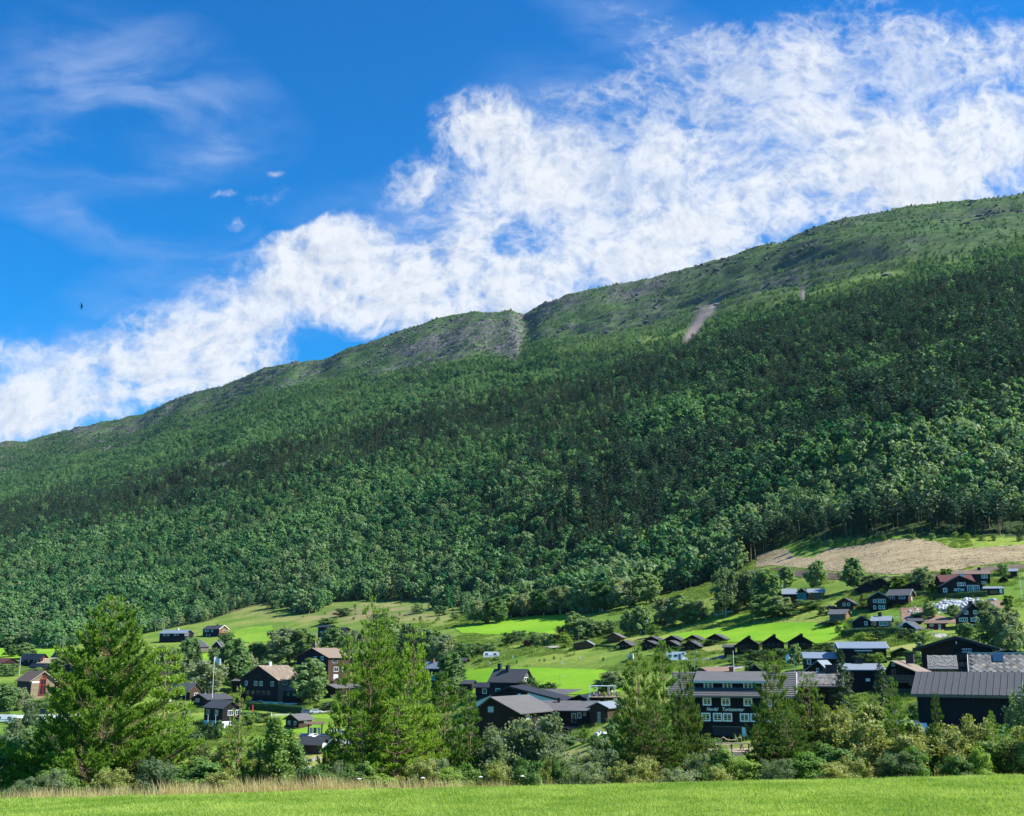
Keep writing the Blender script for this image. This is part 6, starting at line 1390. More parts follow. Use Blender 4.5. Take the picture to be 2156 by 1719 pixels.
# loose shrubs filling gardens and banks
rb = np.random.default_rng(77)
ZONES = [  # polygon, count, height m, label, group
 ([(1560, 1134), (1660, 1128), (1900, 1122), (2156, 1122), (2156, 1142), (1900, 1140), (1800, 1150), (1680, 1160)], 36, 2.4, 'green scrub under the pine edge above the ploughed field', 'scrub under the pine edge'),
 ([(600, 1268), (900, 1268), (980, 1290), (990, 1312), (760, 1318), (620, 1300)], 40, 1.8, 'low bush scattered on the heath above the village', 'heath bushes'),
 ([(1010, 1362), (1290, 1360), (1320, 1395), (1010, 1398)], 24, .9, 'tuft of tall herbs in the rough meadow', 'herb tufts in the meadow'),
 ([(1780, 1284), (1960, 1290), (2010, 1300), (1990, 1345), (1900, 1350), (1760, 1350)], 30, 1.8, 'garden shrub between the houses of the right slope', 'garden shrubs on the right slope'),
 ([(180, 1392), (330, 1378), (480, 1402), (620, 1402), (500, 1440), (500, 1470), (330, 1445), (180, 1440)], 40, 6, 'garden tree among the left houses', 'garden trees on the left'),
 ([(740, 1400), (960, 1430), (1000, 1480), (900, 1500), (750, 1500)], 30, 5, 'garden tree behind the central pines', 'garden trees behind the central pines'),
 ([(0, 1500), (230, 1500), (500, 1550), (560, 1620), (0, 1620)], 40, 4.5, 'leafy tree in the low ground on the left', 'trees in the low ground on the left'),
 ([(760, 1520), (1000, 1520), (1000, 1620), (760, 1620)], 26, 5, 'leafy tree in the low ground behind the central pines', 'trees in the low ground at the centre'),
 ([(1280, 1500), (1440, 1500), (1440, 1600), (1270, 1620)], 14, 3, 'shrub on the terrace slope left of the hotel', 'shrubs left of the hotel'),
 ([(1660, 1520), (1900, 1500), (2156, 1545), (2156, 1590), (1660, 1590)], 26, 2.6, 'shrub on the bank right of the hotel', 'shrubs right of the hotel'),
]
VK = ['bush0', 'bush1', 'bush2', 'darkbush0', 'brightbush0', 'birch0', 'birch1', 'greybirch0', 'greybirch2']
for poly, cnt, hm_, lab, grp in ZONES:
    p = np.array(poly); n_ = 0
    while n_ < cnt:
        X = rb.uniform(p[:, 0].min(), p[:, 0].max()); Y = rb.uniform(p[:, 1].min(), p[:, 1].max())
        if not inpoly(np.array([X]), np.array([Y]), poly)[0]: continue
        d, x, z = ground_at(X, Y); n_ += 1
        if d[0] < 112 or d[0] > 1200: continue
        pk = VK[rb.integers(0, 5)] if hm_ < 3 else VK[rb.integers(0, 9)]
        H = hm_ * (.6 + .8 * rb.random()); tree_like = pk.startswith(('birch', 'grey'))
        place_tree('birch_tree' if tree_like else 'bush', pk, float(x[0]), float(d[0]), H * (1.4 if tree_like else 1), lab, 'tree' if tree_like else 'bush', grp)

# clipped hedges : a box of leaves over a dense core
def hedge(label, pts, h=1.6, wdt=1.2, mat='leaf_hedge', dens=42, leaf=.12, D=None):
    P0 = [corner(X, Y, D) for X, Y in pts]
    r = np.random.default_rng(int(pts[0][0])); C_, Nn = [], []
    core = MB()
    for (d0, x0, z0), (d1, x1, z1) in zip(P0[:-1], P0[1:]):
        L_ = math.hypot(x1 - x0, d1 - d0); nx, nd = -(d1 - d0) / L_, (x1 - x0) / L_
        if nd > 0: nx, nd = -nx, -nd
        ns = max(1, int(L_ / 2))
        for k in range(ns):
            a, b = k / ns, (k + 1) / ns; w_ = wdt * .42
            q = []
            for zz_ in (-.4, h * .90):
                for t__, sg in ((a, 1), (b, 1), (b, -1), (a, -1)):
                    x = x0 + (x1 - x0) * t__ + sg * nx * w_; dd_ = d0 + (d1 - d0) * t__ + sg * nd * w_
                    q.append((x, dd_, float(gz(x, dd_)) + zz_))
            core.hexa(q)
        n_ = int(L_ * dens); t_ = r.random(n_); fc = r.random(n_)
        xx = x0 + (x1 - x0) * t_; dd_ = d0 + (d1 - d0) * t_
        front = fc < .6; offn = np.where(front, wdt * .5, (r.random(n_) - .5) * wdt); hh = np.where(front, r.random(n_) * h, h * (.95 + .08 * r.random(n_)))
        xx = xx + nx * offn; dd_ = dd_ + nd * offn
        C_.append(np.stack([xx, dd_, gz(xx, dd_) + hh], -1)); Nn.append(np.where(front[:, None], np.array([[nx, nd, .3]]), np.array([[0, 0, 1.0]])))
    V_, F_ = quads(np.concatenate(C_), leaf, r, N=np.concatenate(Nn), aspect=.8)
    o = empty('hedge', (0, 0, 0)); tag(o, label, 'hedge')
    core.build('branches', M['leaf_hedge'], o); mesh_np('leaves', V_, F_, M[mat], o)
    return o
hedge('long clipped hedge in front of the dark lodge', [(522, 1494), (575, 1497), (640, 1503)], 2.6, 2.4, dens=60, leaf=.16)
hedge('low garden hedge along the road right of the parked car', [(662, 1492), (700, 1494), (745, 1496)], 1.0, 1.0)
hedge('dark hedge under the white cellared navy house', [(1775, 1344), (1830, 1341), (1895, 1340)], 2.4, 2.0, dens=55, leaf=.16)
hedge('long dark hedge on top of the bare slope', [(1960, 1264), (2010, 1260), (2080, 1256)], 1.8, 1.6, dens=50)
hedge('hedge in front of the front camping cabins', [(1392, 1369), (1432, 1370), (1444, 1372)], 1.1, 1.0)
hedge('low hedge right of the double log cabin', [(1255, 1363), (1300, 1366)], 1.0, 1.0)
hedge('hedge between the large dark house and the white terrace', [(1930, 1258), (1962, 1256)], 1.8, 1.2)
hedge('dark hedge on the roof slope side of the tall navy house', [(2012, 1334), (2072, 1332)], 2.2, 1.5)
hedge('clipped hedge before the turf roofed hut', [(1880, 1388), (1934, 1388)], 1.8, 1.4)
hedge('dark hedge below the long upper terrace house', [(1862, 1246), (1868, 1246), (1880, 1245)], 1.4, 1.0)

# ------------------------------------------------------------------ fences and walls
def fence(label, pts, h=1.1, gap=2.4, rails=2, mat='wood_pole', D=None, cat='fence', lean=False, post_r=.05):
    Pp = [corner(X, Y, D) for X, Y in pts]
    o = empty('fence', (Pp[0][1], Pp[0][0], Pp[0][2])); tag(o, label, cat)
    ox, oy, oz = o.location
    posts = []
    for (d0, x0, z0), (d1, x1, z1) in zip(Pp[:-1], Pp[1:]):
        L_ = math.hypot(x1 - x0, d1 - d0); n_ = max(1, int(L_ / gap))
        for k in range(n_ + 1):
            t = k / n_; x, y = x0 + (x1 - x0) * t, d0 + (d1 - d0) * t; z = z0 + (z1 - z0) * t if D is not None else float(gz(x, y))
            posts.append((x - ox, y - oy, z - oz))
    for p in posts[:300]:
        MB().tube([(p[0], p[1], p[2] - .4), (p[0] + (.35 if lean else 0), p[1], p[2] + h)], post_r, n=4).build('post', M[mat], o)
    for r in range(rails):
        zz_ = h * (.92 - .38 * r)
        for a, b in zip(posts[:-1], posts[1:]):
            if math.dist(a, b) > gap * 2.5: continue
            MB().tube([(a[0], a[1], a[2] + zz_), (b[0], b[1], b[2] + zz_)], post_r * .7, n=4).build('rail', M[mat], o)
    return o
fence('sloping wooden rail fence under the long balcony house', [(1127, 1524), (1150, 1533), (1190, 1546), (1222, 1556)], 1.3, 2.6, 2, 'wood_pole', D=215)
fence('black fence of crossed slanting poles beside the small brown cabin', [(658, 1521), (690, 1524), (716, 1528)], 1.5, .45, 1, 'wood_dark', lean=True)
fence('pale posts along the foot of the long hedge', [(1962, 1267), (2020, 1263), (2078, 1260)], 1.2, 3.0, 0, 'wood_pole', post_r=.09)
fence('pale rail fence beside the gravel yard above the hall', [(1957, 1338), (1985, 1344), (2002, 1350)], 1.0, 2.5, 2, 'fabric_white')
fence('low fence along the lawn of the tall navy house', [(1880, 1352), (1915, 1346)], .9, 2.4, 1)
fence('dark rail fence on the field edge left of the bright field', [(1470, 1329), (1500, 1326), (1540, 1322)], .8, 4, 1, 'wood_dark')
# stone wall below the balcony house
def wallstones(label, pts, h, D, mat='stone_wall'):
    Pp = [corner(X, Y, D) for X, Y in pts]; q = MB()
    for (d0, x0, z0), (d1, x1, z1) in zip(Pp[:-1], Pp[1:]):
        q.hexa([(x0, d0 - .3, z0 - 5), (x1, d1 - .3, z1 - 5), (x1, d1 + .3, z1 - 5), (x0, d0 + .3, z0 - 5), (x0, d0 - .3, z0), (x1, d1 - .3, z1), (x1, d1 + .3, z1), (x0, d0 + .3, z0)])
    o = q.build('stone_wall', M[mat]); return tag(o, label, 'wall')
wallstones('grey stone retaining wall under the sloping fence', [(1127, 1525), (1150, 1534), (1190, 1547), (1222, 1557), (1226, 1560)], 4, 216)
# heap of pale rock and boulders
def rocks(label, cx_, cy_, n_, spread, size, mat='rock_pale', seed=1, cat='rock heap', name='rock_heap', D=None):
    r = np.random.default_rng(seed); d0, x0, z0 = corner(cx_, cy_, D); o = empty(name, (x0, d0, z0)); tag(o, label, cat)
    meshes = []
    for k in range(4):
        bm = bmesh.new(); bmesh.ops.create_icosphere(bm, subdivisions=1, radius=1)
        for v in bm.verts: v.co *= 1 + .25 * r.normal()
        me = bpy.data.meshes.new('rock'); bm.to_mesh(me); bm.free(); me.materials.append(M[mat]); meshes.append(me)
    for k in range(n_):
        a = r.normal(size=2) * np.array(spread) * .5; x, y = x0 + a[0], d0 + a[1]; s = size * (.4 + 1.1 * r.random())
        so = link(bpy.data.objects.new('rock', meshes[k % 4]), o); so.location = (a[0], a[1], float(gz(x, y)) - z0 + s * .2); so.scale = (s, s * (.7 + .4 * r.random()), s * (.5 + .3 * r.random())); so.rotation_euler = (r.random() * 2, r.random(), r.random() * 6)
    return o
rocks('broad heap of pale blasted rock under the long hedge', 2003, 1276, 150, (11, 4.5), .8, seed=3)
rocks('dark boulders under the heap of pale rock', 2000, 1288, 40, (12, 3), .8, 'rock', 4, 'boulders', 'boulders')
rocks('reddish boulders above the gravel turning place', 660, 1602, 22, (5, 2.2), .8, 'rock', 5, 'boulders', 'boulders')
rocks('white boulders at the gable end of the long building', 1290, 1550, 16, (4, 2), .5, 'rock_pale', 6, 'boulders', 'boulders', 215)
rocks('pale stones in front of the long red shed', 1962, 1328, 10, (4, 1), .35, 'rock_pale', 7, 'stones', 'stones')

# ------------------------------------------------------------------ poles, lamps, flags
def pole(label, X, Yt, Yb, r=.09, mat='fabric_white', cat='pole', name='pole', lamp=None, D=None, arm=0, flag=None):
    d, x, z = corner(X, Yb, D); H = float(uv(X, Yt)[1]) * d - z
    o = empty(name, (x, d, z)); tag(o, label, cat)
    MB().tube([(0, 0, -.5), (0, 0, H * .5), (0, 0, H)], r, r * .6, 6).build('post', M[mat], o)
    if lamp:
        q = MB()
        if arm: MB().tube([(0, 0, H - .05), (arm * .5, 0, H + .1), (arm, 0, H + .08)], r * .5, n=5).build('arm', M[mat], o)
        MB().box(arm - .14, arm + .5 * (1 if arm >= 0 else -1) + (.28 if arm < 0 else 0), -.14, .14, H - .02, H + .14).build('lamp_head', M['fabric_white'], o)
    if flag:
        q = MB(); n_ = 8; w_, h_, col, drop = flag
        for k in range(n_):
            a0, a1 = k / n_, (k + 1) / n_
            f0, f1 = .18 * math.sin(a0 * 6), .18 * math.sin(a1 * 6)
            q.hexa([(a0 * w_, f0, H - h_ - drop * a0), (a1 * w_, f1, H - h_ - drop * a1), (a1 * w_, f1 + .03, H - h_ - drop * a1), (a0 * w_, f0 + .03, H - h_ - drop * a0),
                    (a0 * w_, f0, H - drop * a0 * .9), (a1 * w_, f1, H - drop * a1 * .9), (a1 * w_, f1 + .03, H - drop * a1 * .9), (a0 * w_, f0 + .03, H - drop * a0 * .9)])
        q.build('flag', M[col], o)
    return o
pole('white flagpole without a flag behind the hotel ridge', 1546, 1370, 1432, .07, name='flagpole', cat='flagpole', D=200)
pole('white flagpole at the upper right edge', 2152, 1204, 1264, .08, name='flagpole', cat='flagpole')
pole('white mast beside the dark far left cottages', 40, 1382, 1424, .09, name='flagpole', cat='flagpole')
pole('tall white pole with a pale banner among the birches', 447, 1393 - 10, 1466, .08, name='banner_pole', cat='flagpole', flag=(1.9, 1.5, 'fabric_grey', .7), D=320)
pole('white pole at the white cellared house, left one', 436, 1506, 1548, .10, cat='pole'); pole('white pole at the white cellared house, right one', 452, 1505, 1548, .07, cat='pole')
pole('red parasol folded on its pole by the hedge', 531, 1484, 1510, .28, 'fabric_red', 'parasol', 'parasol')
LG = 'street lamps'
for (lab, X, Yt, Yb, arm) in [('street lamp in front of the low building and its parked cars', 389, 1457, 1496, .8), ('street lamp on the grass slope right of the info board', 703, 1500, 1546, -.9), ('street lamp before the bright green field', 1178, 1424, 1458, .9),
  ('upper street lamp right of the pair of pointed birches', 1360, 1308, 1342, .5), ('street lamp above the double log cabin', 1219, 1326, 1366, .8), ('street lamp in the rough meadow right of the motorhome', 1463, 1373, 1408, .6), ('street lamp beside the parked caravan', 1674, 1379, 1430, -.3),
  ('street lamp before the turf roofed hut', 1935, 1354, 1394, .3), ('street lamp left of the garage with white doors', 1902, 1310, 1352, .5), ('street lamp on the meadow edge under the left cabins', 1306, 1390, 1432, -.8), ('street lamp before the garage hedge', 1888, 1300, 1340, .2), ('lamp post on the bank below the birches', 1588, 1280, 1312, -.2)]:
    pole(lab, X, Yt, Yb, .07, 'steel', 'street lamp', 'street_lamp', lamp=True, arm=arm, group=None) if 0 else tag(pole(lab, X, Yt, Yb, .07, 'steel', 'street lamp', 'street_lamp', lamp=True, arm=arm), group=LG)
# paired power poles with cables
d0, x0, z0 = corner(128, 1376, None)
tops = []
for lab, X in (('left pole of the paired power poles', 125.5), ('right pole of the paired power poles', 131.5)):
    o = pole(lab, X, 1345, 1376, .16, 'wood_pole', 'power pole', 'power_pole'); 
    tops.append((o.location.x, o.location.y, float(uv(X, 1347)[1]) * o.location.y))
for lab, X, Yt, Yb in (('thin power pole at the forest foot', 327, 1302, 1332), ('second thin power pole at the forest foot', 345, 1300, 1330)):
    o = pole(lab, X, Yt, Yb, .14, 'wood_pole', 'power pole', 'power_pole'); tops.append((o.location.x, o.location.y, float(uv(X, Yt)[1]) * o.location.y))
def cable(name, a, b, sag, r=.05):
    pts = [(a[0] + (b[0] - a[0]) * t, a[1] + (b[1] - a[1]) * t, a[2] + (b[2] - a[2]) * t - sag * 4 * t * (1 - t)) for t in np.linspace(0, 1, 14)]
    return MB().tube(pts, r, n=4)
dl = 760.0; ul, tl_ = uv(-40, 1378); La = (float(ul) * dl, dl, float(tl_) * dl)
for k, (a, b) in enumerate([(La, tops[0]), (tops[0], tops[2]), (tops[2], tops[3])]):
    for j, dz in enumerate((0, -.9)):
        q = cable('cable', (a[0], a[1], a[2] + dz), (b[0], b[1], b[2] + dz), 1.2)
        tag(q.build('power_cable', M['steel']), ['power cable running off the left side of the picture', 'power cable from the paired poles to the forest foot', 'short power cable between the thin poles'][k] + (', upper strand' if j == 0 else ', lower strand'), 'cable', 'power cables')
for lab, X, Y in (('small white post in the meadow right of the caravan', 1080, 1386), ('small white post in the meadow, lower left', 1032, 1400), ('small white post in the middle of the meadow', 1184, 1399), ('small white post beside the bright field', 1222, 1388)):
    d, x, z = corner(X, Y); o = MB().box(-.18, .18, -.18, .18, -.2, .9).build('marker_post', M['fabric_white']); o.location = (x, d, z); tag(o, lab, 'post', 'white posts in the meadow')

# ------------------------------------------------------------------ vehicles
def wheels(o, xs_, w_, r=.33):
    for x in xs_:
        for y in (-w_ / 2, w_ / 2):
            a = MB(); n_ = 12
            for k in range(2):
                pass
            v = []; f = []
            for k in range(n_):
                th = 2 * math.pi * k / n_
                for yy in (y - .1, y + .1): v.append((x + r * math.cos(th), yy, r + r * math.sin(th)))
            for k in range(n_): q = (k + 1) % n_; f.append((2 * k, 2 * q, 2 * q + 1, 2 * k + 1))
            f.append(tuple(2 * k for k in range(n_))); f.append(tuple(2 * k + 1 for k in range(n_))[::-1]); a.add(v, f)
            wo_ = a.build('wheel', M['rubber'], o)
            b = MB(); v = []; f = []
            sg = -1 if y < 0 else 1
            for k in range(8):
                th = 2 * math.pi * k / 8; v.append((x + r * .55 * math.cos(th), y + sg * .105, r + r * .55 * math.sin(th)))
            b.add(v, [tuple(range(8))]); b.build('rim', M['steel'], wo_)
def car(label, X, Y, heading, paint='car_white', D=None, kind='car', scale=1.0, group=None, onz=None):
    d, x, z = corner(X, Y, D)
    if D is not None and onz is None: z = float(gz(x, d))
    o = empty('parked_car' if kind == 'car' else kind, (x, d, z), heading); o.scale = (scale,) * 3
    tag(o, label, {'car': 'car', 'motorhome': 'motorhome', 'caravan': 'caravan', 'van': 'van'}[kind], group)
    def extr(name, prof, w0, w1, mat, parent=o):
        """side profile (x, z) drawn out across the width; w1 is the half width at the top"""
        q = MB(); n_ = len(prof); zs = [p[1] for p in prof]; z0_, z1_ = min(zs), max(zs)
        L_, R__ = [], []
        for (px_, pz_) in prof:
            t = (pz_ - z0_) / max(z1_ - z0_, .01); hw = w0 + (w1 - w0) * t; L_.append((px_, -hw, pz_)); R__.append((px_, hw, pz_))
        q.add(L_ + R__, [tuple(range(n_))[::-1], tuple(range(n_, 2 * n_))] + [(k, (k + 1) % n_, n_ + (k + 1) % n_, n_ + k) for k in range(n_)])
        return q.build(name, M[mat], parent)
    if kind == 'car':
        b = extr('body', [(-2.15, .28), (2.1, .28), (2.2, .55), (2.12, .78), (1.15, .95), (-1.6, 1.0), (-2.2, .92), (-2.25, .55)], .88, .84, paint)
        extr('cabin', [(-1.95, .95), (1.05, .93), (.35, 1.42), (-1.25, 1.46)], .80, .62, paint, o)
        q = MB()
        for sg in (-1, 1):
            q.add([(-1.6, sg * .79, 1.0), (.8, sg * .785, .99), (.25, sg * .66, 1.37), (-1.15, sg * .655, 1.40)], [(0, 1, 2, 3)])
        q.build('side_window', M['glass'], o)
        MB().add([(1.06, -.72, .96), (1.06, .72, .96), (.40, .56, 1.41), (.40, -.56, 1.41)], [(0, 1, 2, 3)]).build('windscreen', M['glass'], o)
        for sg in (-1, 1): MB().box(2.08, 2.2, sg * .66 - .16, sg * .66 + .16, .6, .74).build('headlight', M['lamp_glass'], o)
        wheels(o, (-1.35, 1.35), 1.6)
    elif kind == 'motorhome':
        b = extr('body', [(-3.1, .5), (1.7, .5), (1.7, 1.9), (2.6, 2.05), (2.75, 2.6), (2.4, 2.95), (-3.1, 2.95)], 1.12, 1.1, 'car_white')
        extr('cab', [(1.7, .45), (3.1, .45), (3.15, 1.0), (2.5, 1.2), (1.95, 1.9), (1.7, 1.9)], .98, .85, 'car_white')
        for sg in (-1, 1):
            for (a, b_, z0_, z1_) in ((-2.6, -1.6, 1.5, 2.1), (-.9, 0.1, 1.5, 2.1), (1.4, 2.2, 2.25, 2.6)): MB().box(a, b_, sg * 1.13 - .02, sg * 1.13 + .02, z0_, z1_).build('window', M['glass'], o)
            MB().box(.4, 1.1, sg * 1.12 - .02, sg * 1.12 + .02, .6, 2.3).build('door', M['car_grey'] if sg < 0 else M['car_white'], o)
        MB().add([(2.52, -.8, 1.22), (2.52, .8, 1.22), (1.98, .75, 1.88), (1.98, -.75, 1.88)], [(0, 1, 2, 3)]).build('windscreen', M['glass'], o)
        wheels(o, (-1.7, 2.35), 1.9, .36)
    elif kind == 'caravan':
        extr('body', [(-3.0, .5), (2.8, .5), (3.1, 1.3), (2.7, 2.5), (-2.7, 2.6), (-3.1, 1.6)], 1.12, 1.08, 'car_white')
        for sg in (-1, 1):
            for (a, b_) in ((-2.3, -1.3), (.9, 2.0)): MB().box(a, b_, sg * 1.12 - .02, sg * 1.12 + .02, 1.4, 2.0).build('window', M['glass'], o)
            MB().box(-2.9, 2.8, sg * 1.125 - .01, sg * 1.125 + .01, .95, 1.1).build('stripe', M['car_blue'], o)
        MB().tube([(2.9, 0, .45), (4.2, 0, .42)], .06, n=5).build('drawbar', M['steel'], o)
        wheels(o, (0,), 1.9)
    elif kind == 'van':
        extr('body', [(-2.6, .35), (2.5, .35), (2.6, .9), (1.9, 1.15), (1.3, 1.95), (-2.6, 2.0)], .98, .9, paint)
        for sg in (-1, 1): MB().add([(.7, sg * .965, 1.2), (1.7, sg * .965, 1.2), (1.25, sg * .93, 1.75), (.7, sg * .93, 1.75)], [(0, 1, 2, 3)]).build('side_window', M['glass'], o)
        wheels(o, (-1.6, 1.6), 1.8)
    return o
car('dark grey hatchback parked on the road at the right end of the hedge', 647, 1503, math.radians(8), 'car_grey')
car('white car parked nose to tail behind the dark grey hatchback', 666, 1502.5, math.radians(4), 'car_white')
car('blue car at the left end of the row below the info board', 645, 1555, math.radians(20), 'car_blue')
car('silver white car second from the left in the row below the info board', 662, 1555, math.radians(60), 'car_white')
car('grey blue car in the middle of the row below the info board', 684, 1555, math.radians(20), 'car_grey')
car('dark car at the right of the row, low behind the metal roof', 698, 1560, math.radians(30), 'car_blue')
car('white van at the right end of the row below the info board', 712, 1551, math.radians(10), 'car_white', kind='van')
car('black car on the gravel turning place, half behind the bush', 638, 1647, math.radians(25), 'car_black')
car('black saloon on the grass left of the big pine', 93, 1504, math.radians(10), 'car_black')
car('bright white car below the tan timber gable', 134, 1484, math.radians(15), 'car_white')
car('dark car under the tan timber gable, beside the white one', 115, 1484, math.radians(20), 'car_black')
car('white car below the tan timber gable, half behind the pine', 152, 1486, math.radians(12), 'car_white')
car('blue estate car behind the gable of the long building', 1302, 1501, math.radians(12), 'car_blue', D=236)
car('pale blue car partly behind the middle pines', 1318, 1497, math.radians(12), 'car_grey', D=244)
car('dark car behind the hotel ridge near the lamp', 1660, 1418, math.radians(10), 'car_black', D=210)
car('dark car beside the plain brown cabin', 1753, 1285, math.radians(5), 'car_black')
car('white caravan with a domed grey awning at the top of the meadow', 1034, 1387, math.radians(5), kind='caravan')
car('white motorhome with its awning out below the camping cabins', 1425, 1394, math.radians(0), kind='motorhome')
car('white van seen end on, left of the pine tips below the cabins', 1328, 1391, math.radians(80), kind='van')
car('white caravan with a blue stripe beside the blue grey roofed building', 1684, 1401, math.radians(8), kind='caravan')
car('big white motorhome standing before the navy shed', 1916, 1516, math.radians(-98), kind='motorhome', D=118)
car('grey car roof between the bushes before the navy shed', 1928, 1534, math.radians(10), 'car_grey', D=108)
for k, (X, Y, hd) in enumerate([(12, 1522, 5), (46, 1523, 0), (84, 1522, 12), (112, 1521, 30), (148, 1520, 10)]):
    car(['white caravan at the left frame edge in the camping row', 'white caravan second in the camping row', 'white caravan in the middle of the camping row', 'white caravan fourth in the camping row', 'white caravan at the right of the camping row, behind the pine'][k], X, Y, math.radians(hd), kind='caravan')
car('white van low at the left edge behind the dry grass', 14, 1664, math.radians(10), kind='van', D=200); car('white car low on the left behind the dry grass', 60, 1662, math.radians(-10), 'car_white', D=200)
# awnings
def awning(label, X0, X1, Yt, Yb, mat='fabric_white', D=None, depth=3.0):
    d, x, z = corner((X0 + X1) / 2, Yb, D); z = float(gz(x, d)); s = d / F; w_ = (X1 - X0) * s / 2; h = (Yb - Yt) * s
    o = empty('awning', (x, d - depth / 2, z)); tag(o, label, 'awning')
    q = MB(); n_ = 8
    for k in range(n_):
        a0, a1 = math.pi * k / n_, math.pi * (k + 1) / n_
        f = lambda a: (-w_ * math.cos(a), h * (.55 + .45 * math.sin(a)))
        (xa, za), (xb, zb) = f(a0), f(a1)
        q.hexa([(xa, -depth / 2, za), (xb, -depth / 2, zb), (xb, depth / 2, zb), (xa, depth / 2, za), (xa, -depth / 2, za + .06), (xb, -depth / 2, zb + .06), (xb, depth / 2, zb + .06), (xa, depth / 2, za + .06)])
    q.build('canopy', M[mat], o)
    for sx in (-1, 1):
        for sy in (-1, 1): MB().box(sx * w_ - .04, sx * w_ + .04, sy * depth / 2 - .04, sy * depth / 2 + .04, -.3, h * .56).build('pole', M['steel'], o)
    return o
awning('domed grey awning attached to the meadow caravan', 1046, 1062, 1376, 1387, 'fabric_grey'); awning('open white awning left of the white motorhome', 1403, 1418, 1383, 1394)
awning('wide white party tent roof in the left camping row', 20, 60, 1511, 1524); awning('white party tent roof behind the big pine', 126, 146, 1512, 1522)
awning('white tent roof at the bottom left behind the dry grass', 36, 100, 1640, 1664, D=190)
# info board shelter
d0, x0, z0 = corner(663, 1548); s = d0 / F; o = empty('info_board', (x0, d0, z0)); tag(o, 'roofed wooden info board with blue posters beside the parked cars', 'info board')
for sx in (-1, 1): MB().box(sx * 2.1 - .18, sx * 2.1 + .18, -.2, .2, -.3, 3.3).build('post', M['wood_dark'], o)
MB().hexa([(-3.0, -.8, 3.2), (3.0, -.8, 3.2), (3.0, .1, 3.9), (-3.0, .1, 3.9), (-3.0, -.8, 3.35), (3.0, -.8, 3.35), (3.0, .1, 4.05), (-3.0, .1, 4.05)]).build('roof', M['roof_brown'], o)
for k in range(3): MB().box(-1.7 + k * 1.2, -.75 + k * 1.2, -.06, .04, .3, 2.2).build('poster', M['fabric_grey' if k != 1 else 'glass_blue'], o)
# roof terrace with pergola and guests
TD = 262; ut, tt = uv(1274, 1468); tx, tz = float(ut) * TD, float(tt) * TD; ts = TD / F
o = empty('roof_terrace', (tx, TD, tz)); tag(o, 'roof terrace with a white pergola frame and railing behind the long building', 'terrace')
hw = 30 * ts; MB().box(-hw, hw, 0, 6, -3.5, -.1).build('wall', M['black_boards'], o); MB().box(-hw - .3, hw + .3, -.3, 6.3, -.1, 0).build('deck', M['wood_light'], o)
for k in range(5):
    for y in (.2, 4):
        if k in (0, 1, 3, 4): MB().box(-hw * .95 + k * hw * .42 - .05, -hw * .95 + k * hw * .42 + .05, y - .05, y + .05, 0, 2.4).build('post', M['fabric_white'], o)
for y in (.2, 4): MB().box(-hw, hw * .78, y - .06, y + .06, 2.4, 2.52).build('beam', M['fabric_white'], o)
for k in range(5): MB().box(-hw + k * hw * .44 - .05, -hw + k * hw * .44 + .05, .2, 4, 2.4, 2.5).build('rafter', M['fabric_white'], o)
q = MB()
for k in range(60): x = -hw + 2 * hw * k / 59; q.box(x - .02, x + .02, -.2, -.16, 0, 1.0)
q.box(-hw, hw, -.22, -.14, 1.0, 1.06); tag(q.build('railing', M['wood_dark'], o), kind='stuff')
cu = bpy.data.curves.new('lettering', 'FONT'); cu.body = 'PIZZA'; cu.extrude = .04; cu.size = 1.0; to = link(bpy.data.objects.new('lettering', cu)); bpy.context.view_layer.update(); me = bpy.data.meshes.new_from_object(to); bpy.data.objects.remove(to)
me.materials.clear(); me.materials.append(M['letter_white']); to = link(bpy.data.objects.new('lettering', me), o); to.location = (hw * .55, -.4, -.85); to.rotation_euler = (math.pi / 2, 0, 0); to['label'] = 'white letters reading PIZZA'
to.scale = (.62, .8, 1)
simple('skin', (.42, .24, .16, 1), .6)
